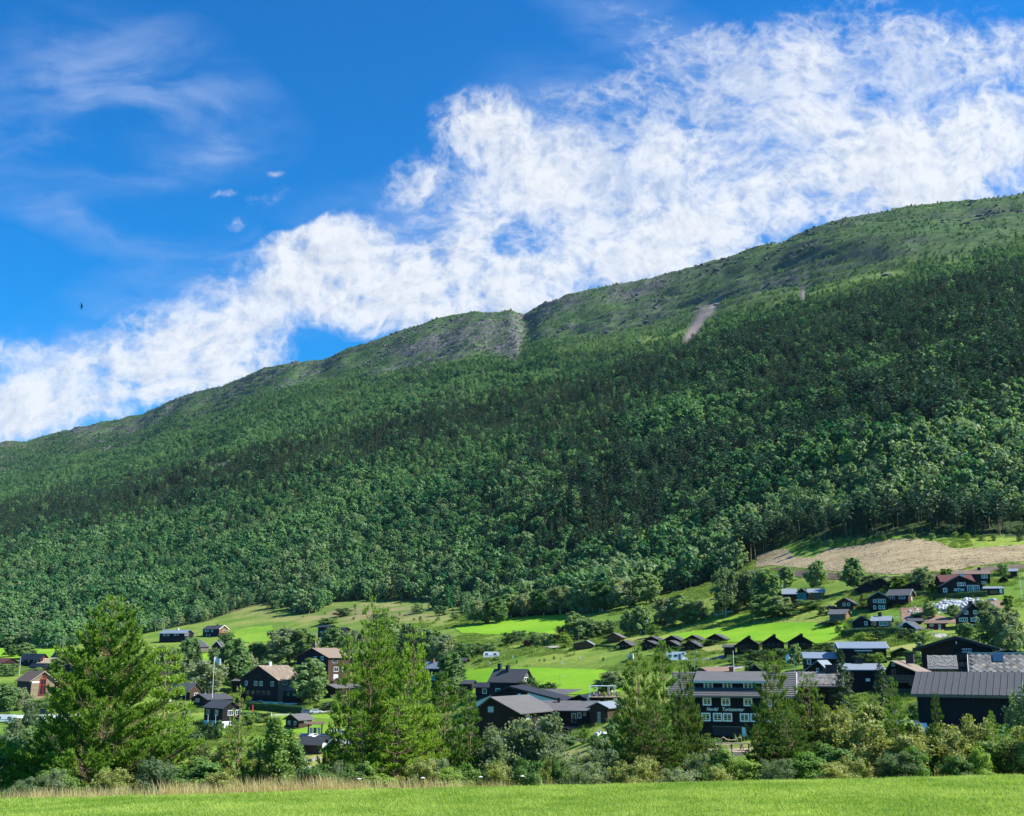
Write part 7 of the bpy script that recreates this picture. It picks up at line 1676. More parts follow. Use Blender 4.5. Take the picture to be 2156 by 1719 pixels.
def person(label, x, y, z, shirt, trousers, rz=0, sit=False):
    """one continuous body grown over a skeleton, clothes as separate skins"""
    o = empty('person', (x, y, z), rz); tag(o, label, 'person')
    hip = .92 if not sit else .5; k = [(0, 0, hip), (0, 0, hip + .30), (0, 0, hip + .52), (0, 0, hip + .60), (0, 0, hip + .74)]
    knees = [(.11, -.42, hip) if sit else (.11, -.03, .48), (-.11, -.42, hip) if sit else (-.11, .03, .48)]; feet = [(.12, -.44, .05) if sit else (.12, 0, .04), (-.12, -.44, .05) if sit else (-.12, 0, .04)]
    V_ = k + [knees[0], feet[0], knees[1], feet[1], (.21, 0, hip + .48), (.29, -.03, hip + .22), (.27, -.14, hip + .02), (-.21, 0, hip + .48), (-.29, -.03, hip + .22), (-.27, -.14, hip + .02)]
    E = [(0, 1), (1, 2), (2, 3), (3, 4), (0, 5), (5, 6), (0, 7), (7, 8), (2, 9), (9, 10), (10, 11), (2, 12), (12, 13), (13, 14)]
    R_ = [.14, .13, .13, .055, .10, .075, .045, .075, .045, .06, .045, .035, .06, .045, .035]
    q = MB(); me = bpy.data.meshes.new('body'); me.from_pydata(V_, E, []); b = link(bpy.data.objects.new('body', me), o)
    md = b.modifiers.new('skin', 'SKIN')
    for i, r_ in enumerate(R_): me.skin_vertices[0].data[i].radius = (r_, r_)
    me.skin_vertices[0].data[0].use_root = True
    b.modifiers.new('sub', 'SUBSURF').levels = 1
    me.materials.append(M['skin']); 
    MB().tube([(0, 0, hip - .02), (0, 0, hip + .25), (0, 0, hip + .54)], .155, .17, 8).build('shirt', M[shirt], o)
    for i in (0, 1): MB().tube([(V_[5 + 2 * i][0], 0, hip), V_[5 + 2 * i], V_[6 + 2 * i]], .10, .07, 7).build('trouser_leg', M[trousers], o)
    MB().tube([(0, .02, hip + .76), (0, .02, hip + .86)], .11, .07, 8).build('hair', M['wood_dark'], o)
    return o
for lab, dx, dy, sh, tr_, st in [('guest in a white shirt at the left of the roof terrace', -.75, 1.0, 'fabric_white', 'car_blue', True), ('guest in grey seated left of the middle on the roof terrace', -.35, 1.6, 'fabric_grey', 'wood_dark', True), ('guest in red in the middle of the roof terrace', -.05, 1.2, 'fabric_red', 'car_blue', True),
      ('guest in white right of the middle on the roof terrace', .28, 1.0, 'fabric_white', 'wood_dark', True), ('standing guest in pale clothes on the roof terrace', .52, 2.2, 'fabric_white', 'fabric_grey', False), ('guest in a tan top at the right end of the roof terrace', .82, 1.2, 'timber_tan', 'wood_dark', True)]:
    person(lab, tx + dx * hw, TD + dy, tz, sh, tr_, 0, st)
d, x, z = corner(1927, 1287); person('person in a pale top standing on the earth bank below the large dark house', x, d, z, 'fabric_white', 'wood_light')
# dark horse on the slope left of the black cottage
d, x, z = corner(1500, 1268); o = empty('horse', (x, d, z), math.radians(8)); tag(o, 'dark horse grazing left of the black cottage', 'horse')
V_ = [(-.75, 0, 1.25), (0, 0, 1.2), (.65, 0, 1.28), (1.05, 0, 1.35), (1.35, 0, .85), (1.5, 0, .45), (1.6, 0, .2), (.68, .16, .75), (.64, .16, .35), (.66, .16, .04), (.68, -.16, .75), (.72, -.16, .35), (.70, -.16, .04), (-.72, .16, .85), (-.86, .16, .45), (-.80, .16, .04), (-.72, -.16, .85), (-.90, -.16, .45), (-.86, -.16, .04), (-1.05, 0, 1.15), (-1.12, 0, .6)]
E = [(0, 1), (1, 2), (2, 3), (3, 4), (4, 5), (5, 6), (2, 7), (7, 8), (8, 9), (2, 10), (10, 11), (11, 12), (0, 13), (13, 14), (14, 15), (0, 16), (16, 17), (17, 18), (0, 19), (19, 20)]
R_ = [.30, .31, .30, .19, .14, .13, .08, .12, .06, .055, .12, .06, .055, .15, .07, .055, .15, .07, .055, .06, .05]
me = bpy.data.meshes.new('body'); me.from_pydata(V_, E, []); b = link(bpy.data.objects.new('body', me), o); b.modifiers.new('skin', 'SKIN')
for i, r_ in enumerate(R_): me.skin_vertices[0].data[i].radius = (r_, r_)
me.skin_vertices[0].data[0].use_root = True; b.modifiers.new('sub', 'SUBSURF').levels = 1; me.materials.append(M['wood_dark'])
# picnic tables and terrace in front of the hotel
d0, x0, z0 = corner(1555, 1582, 140.0)
o = empty('wooden_deck', (x0, 140, z0)); tag(o, 'wooden deck with a rail in front of the hotel', 'deck')
MB().box(-3.2, 3.2, -1, 4, -3, 0).build('platform', M['wood_light'], o)
for k in range(4): MB().box(-3.1 + k * 2.05, -2.98 + k * 2.05, -1.0, -.88, -1.5, 1.0).build('post', M['wood_dark'], o)
MB().box(-3.4, 3.6, -1.06, -.92, .92, 1.04).build('rail', M['wood_light'], o)
for lab, dx, dy in (('left picnic table on the hotel deck', -1.6, .6), ('right picnic table on the hotel deck', 1.5, 1.2)):
    t = empty('picnic_table', (x0 + dx, 140 + dy, z0)); tag(t, lab, 'picnic table', 'picnic tables on the hotel deck')
    MB().box(-1.1, 1.1, -.38, .38, .72, .77).build('tabletop', M['wood_light'], t)
    for sy in (-.75, .75): MB().box(-1.1, 1.1, sy - .13, sy + .13, .42, .47).build('seat', M['wood_light'], t)
    for sx in (-.8, .8):
        for sg in (-1, 1): MB().tube([(sx, sg * .2, .72), (sx, sg * .75, 0)], .05, n=4).build('leg', M['wood_dark'], t)
        MB().box(sx - .04, sx + .04, -.85, .85, .36, .42).build('brace', M['wood_dark'], t)
t = empty('bench', (x0 - .2, 143.2, z0 + .3)); tag(t, 'bench with a curved back rail between the deck and the hotel', 'bench')
MB().tube([(-1.3, 0, .95), (-1.0, 0, 1.15), (-.6, 0, .85), (0, 0, .75), (.6, 0, .85), (1.0, 0, 1.15), (1.3, 0, .95)], .06, n=5).build('backrest', M['wood_light'], t)
MB().box(-1.2, 1.2, -.4, 0, .40, .46).build('seat', M['wood_light'], t)
for sx in (-1.1, 1.1): MB().box(sx - .06, sx + .06, -.06, .06, -1, 1.0).build('leg', M['wood_dark'], t)
# swift in the sky
u_, t_ = uv(172, 645); bd = 58.0; o = empty('swift', (float(u_) * bd, bd, float(t_) * bd)); tag(o, 'dark swift gliding with curved wings in the blue sky', 'bird')
o.rotation_euler = (math.radians(-78), 0, 0)
q = MB(); v = []
for sg in (1, -1):
    pts = [(.03, 0), (.045, .05), (.02, .11), (-.02, .165), (-.06, .21)]; back = [(-.045, .165), (-.045, .11), (-.035, .05), (-.03, 0)]
    L_ = pts + back; n_ = len(L_)
    q.add([(a, sg * b, .006) for a, b in L_] + [(a, sg * b, -.006) for a, b in L_], [tuple(range(n_)), tuple(range(n_, 2 * n_))[::-1]] + [(k, (k + 1) % n_, n_ + (k + 1) % n_, n_ + k) for k in range(n_)])
MB().tube([(.095, 0, 0), (.07, 0, 0), (.02, 0, 0), (-.05, 0, 0), (-.14, 0, 0)], .022, .010, 8).build('body', M['bird'], o, True)
qw = q.build('wings', M['bird'], o); MB().add([(-.12, .008, 0), (-.19, .03, 0), (-.155, 0, .004), (-.19, -.03, 0), (-.12, -.008, 0)], [(0, 1, 2), (0, 2, 4), (2, 3, 4)]).build('tail', M['bird'], o)
# ------------------------------------------------------------------ foreground : young pines, shrubs, grass on the bank
def make_pine(key, seed, H, W, mat='needle_fore', whorl=.42, tuft=.085, lean=.0, open_=.0, shape='cone', stems=1, base=.08, needle=.065, per=13):
    """real-size young Scots pine: whorls of upswept branches, side twigs, a brush of needles along every shoot"""
    r = np.random.default_rng(seed); paths, radii = [], []; S0, S1 = [], []
    for st in range(stems):
        Hs = H * (1 - .10 * st); ox = (st - (stems - 1) / 2) * W * .16
        zz = np.linspace(-.4, Hs, 12)
        tr = np.stack([ox + lean * zz + .03 * np.sin(zz * 1.3 + seed), .03 * np.cos(zz * 1.1 + st), zz], -1)
        paths.append(tr); radii.append((.030 + .007 * Hs, .010))
        S0.append(tr[-1] - [0, 0, .35]); S1.append(tr[-1] + [0, 0, .12])
        for q in range(3): S0.append(tr[-1] - [0, 0, .25]); a = r.random() * 6.28; S1.append(tr[-1] + [.10 * math.cos(a), .10 * math.sin(a), .04])
        h = Hs - .22; k = 0
        while h > base * Hs:
            f_ = h / Hs
            if shape == 'cone': prof = (1 - f_) ** .72 * (1.0 if f_ > .25 else .75 + f_)
            elif shape == 'wide': prof = min(1, ((1 - f_) * 1.25)) ** .80
            else: prof = math.sin(math.pi * min(1, .12 + .9 * (1 - f_))) ** .7
            nb = int(5 + r.integers(0, 3)) if r.random() > open_ else 3
            for j in range(nb):
                az = 6.283 * (j + .5 * r.random()) / nb + k * .9
                L = W * .5 * prof * (.52 + .62 * r.random()) / (1 + .25 * (stems - 1)) + .10
                el = math.radians(-10 + 34 * f_ + 14 * r.random())
                d_ = np.array([math.cos(az) * math.cos(el), math.sin(az) * math.cos(el), math.sin(el)])
                b0 = np.array([np.interp(h, tr[:, 2], tr[:, 0]), np.interp(h, tr[:, 2], tr[:, 1]), h])
                q = np.linspace(0, 1, 6)[:, None]
                pth = b0 + d_ * L * q + np.array([0, 0, 1.0]) * (q ** 2.4) * L * (.10 + .20 * r.random()) - np.array([0, 0, 1.0]) * q * (1 - q) * L * .30
                paths.append(pth); radii.append((.007 + .007 * L, .003))
                nt = max(2, int(L / .105))
                for m_ in range(nt):
                    t_ = .30 + .70 * (m_ + r.random() * .6) / nt; t_ = min(t_, 1)
                    pb = np.array([np.interp(t_, q[:, 0], pth[:, c]) for c in range(3)])
                    dirb = pth[-1] - pth[-3]; dirb /= np.linalg.norm(dirb) + 1e-9
                    side = np.cross(dirb, [0, 0, 1.0]); side /= np.linalg.norm(side) + 1e-9
                    for sg in (-1, 1):
                        l2 = (.10 + .46 * L * (1 - t_) ** .8 * .85) * (.6 + .7 * r.random())
                        e_ = pb + (dirb * .75 + side * sg * (.75 + .3 * r.random()) + np.array([0, 0, .10 + .25 * r.random()])) * l2
                        if l2 > .24: paths.append(np.stack([pb, (pb + e_) / 2 + [0, 0, -.01], e_])); radii.append((.004, .002))
                        n3 = max(1, int(l2 / .10))
                        for w3 in range(n3):
                            c_ = pb + (e_ - pb) * ((w3 + 1) / n3)
                            if w3 < n3 * .22: continue
                            for rep in range(3 if w3 == n3 - 1 else 1):
                                dd_ = (e_ - pb) / (np.linalg.norm(e_ - pb) + 1e-9) * .75 + np.array([0, 0, .35]) + (.9 if rep else .45) * rand_dirs(1, r)[0]; dd_ /= np.linalg.norm(dd_)
                                S0.append(c_ - dd_ * tuft * .3); S1.append(c_ + dd_ * tuft * (.8 + .4 * r.random()))
                S0.append(pth[-1] - (pth[-1] - pth[-2]) * .2); S1.append(pth[-1] + np.array([0, 0, tuft * 1.1]))
            h -= whorl * (.75 + .5 * r.random()) * .86; k += 1
    S0 = np.array(S0); S1 = np.array(S1); n_ = len(S0)
    ax = S1 - S0; ln = np.linalg.norm(ax, axis=1, keepdims=True) + 1e-9; ax = ax / ln
    Vn, Fn = [], []
    for j in range(per):
        t_ = (j + r.random((n_, 1))) / per
        b_ = S0 + ax * ln * t_
        rd = rand_dirs(n_, r); rd -= ax * (rd * ax).sum(1, keepdims=True); rd /= np.linalg.norm(rd, axis=1, keepdims=True) + 1e-9
        dr = ax * (.55 + .6 * t_) + rd * (.95 - .35 * t_); dr /= np.linalg.norm(dr, axis=1, keepdims=True)
        sd = np.cross(dr, rand_dirs(n_, r)); sd /= np.linalg.norm(sd, axis=1, keepdims=True) + 1e-9
        l_ = needle * (.8 + .5 * r.random((n_, 1))); w_ = .017
        Vn.append(np.stack([b_ - sd * w_, b_ + sd * w_, b_ + dr * l_], 1).reshape(-1, 3))
    Vn = np.concatenate(Vn); Fn = np.arange(len(Vn)).reshape(-1, 3)
    Vt, Ft = tubes_np(paths, radii, 5)
    PROTO[key] = (mesh_only('trunk', Vt, Ft, M['bark_pine'], True), mesh_only('needles', Vn, Fn, M[mat]), H)
    return len(Fn)
nt_ = 0
nt_ += make_pine('pine_big', 201, 7.2, 6.0, shape='wide', stems=1, per=16, tuft=.14, needle=.080)
nt_ += make_pine('pine_tall', 202, 7.0, 3.4, shape='wide', per=15, tuft=.14, needle=.078)
nt_ += make_pine('pine_mid', 203, 6.0, 3.0, shape='cone', per=15, tuft=.13, needle=.078)
nt_ += make_pine('pine_olive', 204, 6.0, 4.0, 'needle_olive', shape='wide', per=15, tuft=.135, needle=.078)
nt_ += make_pine('pine_thin', 205, 5.0, 1.9, 'needle_olive', shape='wide', per=18, tuft=.11, open_=.2, whorl=.40)
nt_ += make_pine('pine_small', 206, 3.2, 1.3, 'needle_fore', shape='cone', per=18, tuft=.11, whorl=.40)
print('pine needles', nt_)
def fg_pine(proto, X, Yt, wpx, D, label, rz=0.0, sx=1.0):
    tm, cm, Hp = PROTO[proto]; u, t = uv(X, Yt); x = float(u) * D; z = float(gz(x, D)); H = float(t) * D - z
    o = empty('young_pine_tree', (x, D, z), rz); W0 = {'pine_big': 6.0, 'pine_tall': 3.4, 'pine_mid': 3.0, 'pine_olive': 4.0, 'pine_thin': 1.9, 'pine_small': 1.3}[proto]
    sw = (wpx * D / F) / W0; o.scale = (sw, sw, H / Hp); tag(o, label, 'pine', 'young pines along the lawn bank')
    link(bpy.data.objects.new('trunk', tm), o); link(bpy.data.objects.new('needles', cm), o); return o
FP = [('pine_big', 236, 1264, 372, 30, 'largest bushy young pine, left of the lawn edge', .3), ('pine_mid', 352, 1368, 230, 34, 'pine filling the right flank of the largest bushy pine', 1.2), ('pine_mid', 140, 1440, 180, 33, 'darker pine at the left flank of the largest bushy pine', 2.2),
 ('pine_thin', 507, 1450, 110, 29, 'slim yellowish pine with a see-through crown right of the biggest pine', 0), ('pine_small', 545, 1560, 70, 27, 'little pine beside the slim yellowish pine', .5),
 ('pine_tall', 785, 1262, 150, 32, 'tallest of the central pines, its twin tips above the birches', .4), ('pine_tall', 812, 1285, 140, 33, 'central pine just right of the tallest one', 2.0), ('pine_mid', 738, 1345, 130, 31, 'left one of the central pines with a reddish stem', 1.0),
 ('pine_tall', 874, 1318, 150, 31, 'right central pine with a visible orange trunk', 3.0), ('pine_mid', 935, 1420, 150, 32, 'lower pine right of the central group', .2), ('pine_mid', 990, 1458, 100, 29, 'straight narrow pine beside the weeping willow', 1.4), ('pine_mid', 840, 1470, 190, 30, 'low dense pine in front of the central group', 4.0), ('pine_mid', 762, 1500, 140, 30, 'low pine under the left side of the central group', 2.5),
 ('pine_olive', 1342, 1368, 170, 30, 'tall olive pine left of the hotel', .6), ('pine_mid', 1395, 1354, 120, 31, 'spiky pine tip in the middle of the left hotel group', 1.7), ('pine_olive', 1440, 1398, 104, 29, 'olive pine covering the left corner of the hotel', 2.6), ('pine_olive', 1375, 1480, 200, 28, 'low broad pine in front of the left hotel group', 4.2),
 ('pine_olive', 1490, 1548, 100, 28, 'low pine under the left hotel windows', .9),
 ('pine_olive', 1626, 1379, 140, 30, 'tall olive pine with a pale stem right of the hotel sign', 3.4), ('pine_olive', 1700, 1425, 180, 31, 'broad olive pine before the slate wing', 5.0), ('pine_mid', 1596, 1528, 110, 29, 'low pine under the right hotel windows', 1.1), ('pine_olive', 1655, 1500, 190, 28.5, 'low dense pine before the hotel wing', .3),
 ('pine_mid', 1878, 1430, 74, 29, 'small upright pine before the ragged spruce', .2), ('pine_mid', 1968, 1462, 60, 28, 'small upright pine against the navy shed', 1.2), ('pine_mid', 2086, 1500, 50, 28, 'thin pine tip against the right end of the navy shed', 2.2), ('pine_olive', 1840, 1470, 110, 31, 'half hidden pine in the shrub belt', 2.0), ('pine_mid', 2120, 1560, 120, 27, 'low pine at the right frame edge', 0)]
for p_, X, Yt, wp, D_, lab, rz in FP: fg_pine(p_, X, Yt, wp, D_, lab, rz)
# broadleaved shrubs, real sized leaves
def make_shrub(key, seed, H, W, nleaf, leaf, mat, bark='bark_grey', hang=0., stems=3, shape='round', aspect=.6):
    make_broadleaf(key, seed, nleaf, leaf / H, shape, mat, bark, trunk_h=.04, hang=hang, width=W / H * .5, multi=stems, stemr=.010, limbs=40)
    PROTO[key] = PROTO[key][:2] + (PROTO[key][2],)
make_shrub('willow', 301, 5.0, 3.2, 18000, .062, 'leaf_grey', hang=.9, stems=3, shape='round')
make_shrub('palewillow', 302, 3.0, 2.6, 9000, .045, 'leaf_light' if 'leaf_light' in M else 'leaf_grey', hang=.2, stems=4)
foliage('leaf_yellow', (.16, .21, .045, 1), (.32, .35, .11, 1), trans=.35, nscale=2)
foliage('leaf_fore', (.060, .150, .030, 1), (.17, .27, .060, 1), trans=.35, nscale=2)
make_shrub('shrub_a', 303, 3.2, 2.6, 12000, .056, 'leaf_fore', stems=4); make_shrub('shrub_b', 304, 3.6, 2.2, 12000, .050, 'leaf_yellow', hang=.3, stems=3, shape='round')
foliage('leaf_bright_fore', (.10, .22, .030, 1), (.24, .36, .060, 1), trans=.4, nscale=2)
make_shrub('brightshrub', 307, 3.0, 2.2, 9000, .05, 'leaf_bright_fore', stems=4)
make_shrub('slimbirch', 305, 4.6, 1.3, 6000, .045, 'leaf_fore', bark='bark_birch', hang=.35, stems=2, shape='column')
make_shrub('weepbirch', 306, 6.0, 3.4, 16000, .055, 'leaf_grey', bark='bark_birch', hang=.9, stems=1, shape='birch')
def fg_shrub(proto, X, Yt, wpx, D, label, name='shrub', cat='shrub', rz=None, group=None):
    u, t = uv(X, Yt); x = float(u) * D; z = float(gz(x, D)); H = float(t) * D - z
    return place_tree(name, proto, x, D, H, label, cat, group, wid=wpx * D / F, z=z, rz=rz)
FS = [('shrub_a', 30, 1545, 130, 31, 'leafy tree at the left frame edge behind the dry grass', 'leafy_tree', 'tree'), ('shrub_a', 75, 1560, 90, 33, 'second leafy tree beside the left frame edge', 'leafy_tree', 'tree'), ('palewillow', 330, 1590, 84, 26.5, 'grey green shrub under the largest pine'), ('shrub_a', 420, 1590, 130, 27, 'bright shrub right of the largest pine'), ('shrub_b', 455, 1560, 80, 29, 'yellow green shrub behind the slim pine'), ('shrub_b', 230, 1614, 70, 26, 'low shrub under the trunk of the largest pine'), ('shrub_a', 120, 1612, 90, 27, 'low shrub at the left foot of the largest pine'),
 ('slimbirch', 602, 1500, 60, 27, 'slim young birch with twin white stems', 'young_birch', 'tree'), ('slimbirch', 580, 1528, 50, 28, 'young birch left of the twin stemmed one', 'young_birch', 'tree'), ('shrub_b', 560, 1570, 80, 27, 'yellow green shrub under the young birches'), ('shrub_a', 622, 1548, 56, 28, 'dark leafy shrub right of the young birches'),
 ('shrub_a', 664, 1604, 64, 25.5, 'round dark bush in front of the gravel turning place'), ('shrub_a', 700, 1625, 60, 25, 'low bush right of the round dark bush'), ('shrub_b', 470, 1620, 90, 25, 'low yellow green shrub under the slim pine'), ('brightshrub', 800, 1626, 90, 25.5, 'low shadowy shrub under the central pines'), ('shrub_b', 900, 1593, 70, 26, 'low shrub under the right central pine'),
 ('willow', 1040, 1518, 100, 29, 'left shoulder of the weeping willow thicket', 'willow_tree', 'tree'), ('willow', 1074, 1498, 130, 30, 'grey twigged weeping willow, left half', 'willow_tree', 'tree'), ('willow', 1125, 1492, 140, 29.5, 'tallest middle part of the weeping willow thicket', 'willow_tree', 'tree'), ('willow', 1160, 1530, 90, 29, 'weeping willow with trailing leaves, right half', 'willow_tree', 'tree'), ('shrub_a', 1172, 1590, 40, 28, 'rounded leafy twig at the right of the willow'), ('shrub_b', 1050, 1600, 70, 26, 'pale shrub under the willow'), ('shrub_a', 1110, 1592, 62, 26, 'grey green shrub at the foot of the willow'), ('shrub_a', 965, 1610, 70, 27, 'low shrub between the pines and the willow'),
 ('palewillow', 1255, 1568, 100, 27.5, 'pale bushy willow beside the yellow slope'), ('palewillow', 1235, 1600, 70, 26.5, 'smaller pale willow at the foot of the bushy one'), ('palewillow', 1300, 1585, 90, 28, 'pale willow tucked under the olive pine'),
 ('shrub_b', 1330, 1598, 70, 26, 'dark shrub under the left hotel pines'), ('palewillow', 1430, 1614, 84, 26, 'leafy shrub under the hotel corner'), ('shrub_a', 1520, 1563, 62, 27, 'leafy shrub before the hotel deck'), ('brightshrub', 1580, 1596, 90, 26.5, 'shrub under the right hotel pine'), ('shrub_b', 1505, 1610, 60, 25.5, 'little pale shrub before the hotel deck'),
 ('shrub_b', 1760, 1480, 110, 30, 'tall pale shrub with an orange leaning stem'), ('shrub_b', 1808, 1490, 110, 29, 'yellowish tall shrub before the white motorhome'), ('shrub_a', 1740, 1560, 120, 28, 'dark green shrub before the hotel wing'), ('shrub_b', 1870, 1540, 130, 28, 'pale twiggy shrub right of the motorhome'), ('shrub_b', 1925, 1545, 90, 29, 'pale shrub before the grey car'), ('shrub_b', 1992, 1520, 80, 28, 'bright yellow green shrub against the navy shed'), ('shrub_b', 2062, 1500, 100, 29, 'tall drooping shrub against the navy shed'),
 ('shrub_b', 1800, 1590, 70, 26.5, 'low dark shrub at the lawn edge, left of the twiggy one'), ('palewillow', 1900, 1576, 84, 26.5, 'low leafy shrub at the lawn edge before the pale ones'), ('shrub_a', 2010, 1586, 62, 26.5, 'leafy shrub low before the navy shed'), ('shrub_a', 2110, 1545, 120, 28, 'leafy shrub right of the drooping one'), ('shrub_b', 1790, 1470, 150, 31, 'full yellow green shrub behind the shrub belt'), ('shrub_a', 1850, 1500, 150, 30, 'full green shrub before the ragged spruce'), ('shrub_b', 1960, 1512, 130, 30, 'twiggy pale shrub before the shed corner'), ('shrub_b', 2030, 1535, 130, 29, 'arching pale shrub before the shed wall'), ('shrub_a', 2100, 1520, 150, 30, 'dense green shrub before the right end of the shed'), ('shrub_a', 1735, 1500, 130, 31, 'dense shrub behind the leaning stem'),
 ('shrub_b', 2150, 1520, 90, 27, 'pale shrub at the right frame edge'),
 ('weepbirch', 2150, 1432, 110, 34, 'weeping birch over the right end of the navy shed', 'weeping_birch', 'tree'), ('brightshrub', 1690, 1578, 90, 26.5, 'shrub at the foot of the broad olive pine')]
rs_ = np.random.default_rng(41)
HB = ['shrub_a', 'shrub_b', 'brightshrub', 'palewillow']
for k in range(46):
    X = 20 + k * 46.5 + rs_.uniform(-14, 14)
    if 1165 < X < 1228 or 600 < X < 680 or k % 5 == 3 or (X > 1230 and k % 3 == 0): continue
    Yl = 1690 - (X / 2156) * 58
    place = (HB[rs_.integers(0, 4)], X, Yl - rs_.uniform(34, 78), rs_.uniform(38, 74), 25.2 + rs_.uniform(0, 2.2))
    u, t = uv(place[1], place[2]); x_ = float(u) * place[4]; z_ = float(gz(x_, place[4])); H_q = float(t) * place[4] - z_
    place_tree('sapling', place[0], x_, place[4], H_q, 'low leafy sapling in the belt along the lawn edge', 'shrub', 'saplings along the lawn edge', wid=place[3] * place[4] / F, z=z_)
for t_ in FS:
    fg_shrub(t_[0], t_[1], t_[2], t_[3], t_[4], t_[5], t_[6] if len(t_) > 6 else 'shrub', t_[7] if len(t_) > 7 else 'shrub')
# lawn grass : patches of blades repeated over the near lawn
def patch(name, seed, size, n_, hgt, wdt, mat, bend=.5, heads=0):
    r = np.random.default_rng(seed); xy = (r.random((n_, 2)) - .5) * size
    h = hgt * (.5 + r.random(n_)); a = r.random(n_) * 6.283; c_, s_ = np.cos(a), np.sin(a); b = bend * (.3 + r.random(n_)) * h
    base = np.stack([xy[:, 0], xy[:, 1], np.zeros(n_) - .01], -1); sd = np.stack([-s_, c_, np.zeros(n_)], -1) * wdt
    mid = base + np.stack([c_ * b * .35, s_ * b * .35, h * .6], -1); tip = base + np.stack([c_ * b, s_ * b, h], -1)
    V_ = np.stack([base - sd, base + sd, mid + sd * .8, mid - sd * .8, tip], 1).reshape(-1, 3); k = np.arange(n_)[:, None] * 5
    F_ = np.concatenate([k + [0, 1, 2], k + [0, 2, 3], k + [3, 2, 4]])
    me_ = mesh_only(name, V_, F_, M[mat]); return me_
def field_of(name, me, pts, sc_, label, rr):
    pm = bpy.data.meshes.new(name); pm.vertices.add(len(pts)); pm.vertices.foreach_set('co', pts.astype(np.float32).ravel())
    for an, A in (('sc', sc_), ('rz', rr.random(len(pts)) * 6.283)):
        at = pm.attributes.new(an, 'FLOAT', 'POINT'); at.data.foreach_set('value', A.astype(np.float32))
    o = link(bpy.data.objects.new(name, pm)); tag(o, label, kind='stuff'); instance_on(o, me)
rr = np.random.default_rng(9)
gp = patch('lawn_patch', 1, .6, 520, .045, .0035, 'grass_blade', .7)
n_ = 5200; dd_ = np.sqrt(rr.random(n_) * (22.6 ** 2 - 10 ** 2) + 100); uu_ = (rr.random(n_) - .5) * 1.08; xx_ = uu_ * dd_
field_of('lawn_grass', gp, np.stack([xx_, dd_, gz(xx_, dd_)], -1), .8 + .5 * rr.random(n_), 'short bright green grass of the near lawn', rr)
# tall dry grass on the edge, thick on the left and thin on the right
dry = patch('dry_patch', 2, .55, 90, .36, .004, 'grass_dry', .5); gre = patch('green_patch', 3, .55, 110, .28, .0045, 'grass_green', .5)
n_ = 1500; xx_ = (rr.random(n_) - .5) * 26; dd_ = 22.4 + rr.random(n_) * 1.7
Xp = CX + F * xx_ / dd_
pden = np.interp(Xp, [0, 200, 400, 560, 700, 900, 1060, 1180, 1400, 1700, 2156], [.45, .5, .45, .8, .75, .5, .4, .12, .05, .08, .12])
k_ = rr.random(n_) < pden * .55
hs = np.interp(Xp, [0, 560, 760, 1000, 1200, 2156], [.55, .80, .78, .62, .35, .35])
field_of('dry_grass', dry, np.stack([xx_, dd_, gz(xx_, dd_)], -1)[k_], (hs * (.6 + .6 * rr.random(n_)))[k_], 'tall straw coloured grass along the lawn edge', rr)
k_ = rr.random(n_) < np.interp(Xp, [0, 1000, 1300, 2156], [.6, .5, .28, .3])
field_of('edge_grass', gre, np.stack([xx_, dd_ + .3, gz(xx_, dd_ + .3)], -1)[k_], (hs * (.30 + .38 * rr.random(n_)))[k_], 'green uncut grass along the lawn edge', rr)
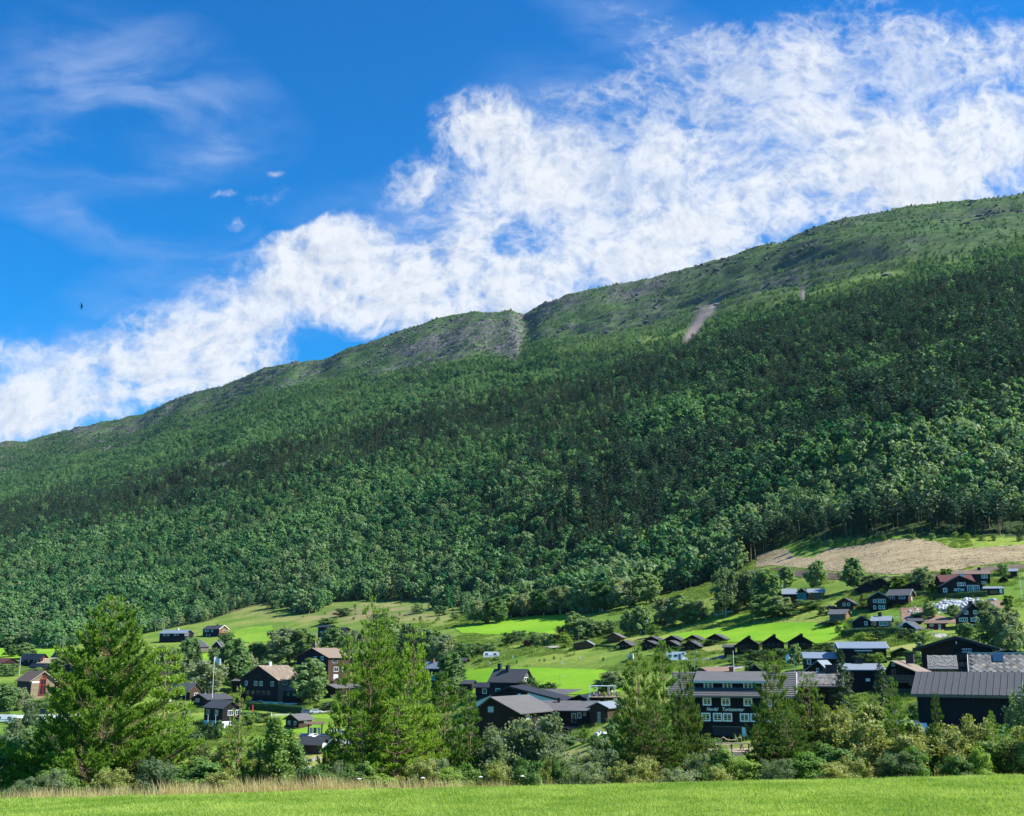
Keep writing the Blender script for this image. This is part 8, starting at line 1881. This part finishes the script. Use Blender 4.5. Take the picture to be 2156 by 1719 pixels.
# rough meadow grass over the valley slopes, outside the mown fields
n_ = 60000; dd_ = np.sqrt(rr.random(n_) * (620 ** 2 - 120 ** 2) + 120 ** 2); xx_ = (rr.random(n_) - .5) * 1.08 * dd_; zz_ = gz(xx_, dd_); GX_, GY_ = project(xx_, dd_, zz_)
k_ = (fbm(xx_ * .03, dd_ * .03, 3) + .25 * fbm(xx_ * .2, dd_ * .2, 2) > -.02) & (GY_ > interp_px(FOOT, GX_) + 4)
for pl in FIELD_POLYS: k_ &= ~inpoly(GX_, GY_, pl)
mg = patch('meadow_patch', 4, 1.8, 90, .50, .03, 'grass_green', .6)
field_of('meadow_grass', mg, np.stack([xx_, dd_, zz_], -1)[k_], (.7 + .8 * rr.random(n_))[k_], 'uneven rough grass of the valley meadows', rr)
n_ = 2600; xx_ = (rr.random(n_) - .5) * 34; dd_ = 25.6 + rr.random(n_) * 8
Xp2 = CX + F * xx_ / dd_
field_of('bank_grass', gre, np.stack([xx_, dd_, gz(xx_, dd_)], -1), np.interp(Xp2, [0, 1100, 1400, 2156], [1.2, 1.0, .6, .6]) * (.7 + .5 * rr.random(n_)), 'rank grass on the bank under the young pines', rr)
# a few white yarrow heads in the edge grass
for lab, X, Y in (('white yarrow head left of the willow', 890, 1646), ('white yarrow head under the central pines', 756, 1652), ('white yarrow head under the left pines', 1012, 1650), ('white yarrow head near the willow foot', 1100, 1650)):
    u, t = uv(X, Y - 4); D_ = 22.8; x = float(u) * D_; z = float(gz(x, D_)); o = empty('yarrow', (x, D_, z)); tag(o, lab, 'flower', 'white yarrow in the edge grass')
    H = .30; MB().tube([(0, 0, 0), (.01, 0, H)], .004, n=4).build('stem', M['leaf_fore'], o)
    v = []; n8 = 10
    MB().add([(0, 0, H + .015)] + [(.045 * math.cos(6.283 * k / n8), .045 * math.sin(6.283 * k / n8), H) for k in range(n8)], [(0, k + 1, (k + 1) % n8 + 1) for k in range(n8)] + [tuple(range(n8, 0, -1))]).build('flower_head', M['fabric_white'], o)

# ------------------------------------------------------------------ haze : one closed box of thin air
HZ = 1.4e-5
hm = bpy.data.materials.new('haze'); hm.use_nodes = True; ht = hm.node_tree; ht.nodes.clear()
pv = ht.nodes.new('ShaderNodeVolumePrincipled'); pv.inputs['Color'].default_value = (.62, .80, 1.0, 1); pv.inputs['Density'].default_value = HZ
pv.inputs['Anisotropy'].default_value = .2
ho = ht.nodes.new('ShaderNodeOutputMaterial'); ht.links.new(pv.outputs[0], ho.inputs['Volume'])
zmin, zmax = float(ZZ.min()) - 1.5, float(ZZ.max()) + 40
xm = float(np.abs(XX).max()) + 40
haze = MB().box(-xm, xm, -40, 6500, zmin, zmax).build('haze', hm)
tag(haze, 'thin blue air between the camera and the mountain', kind='stuff')
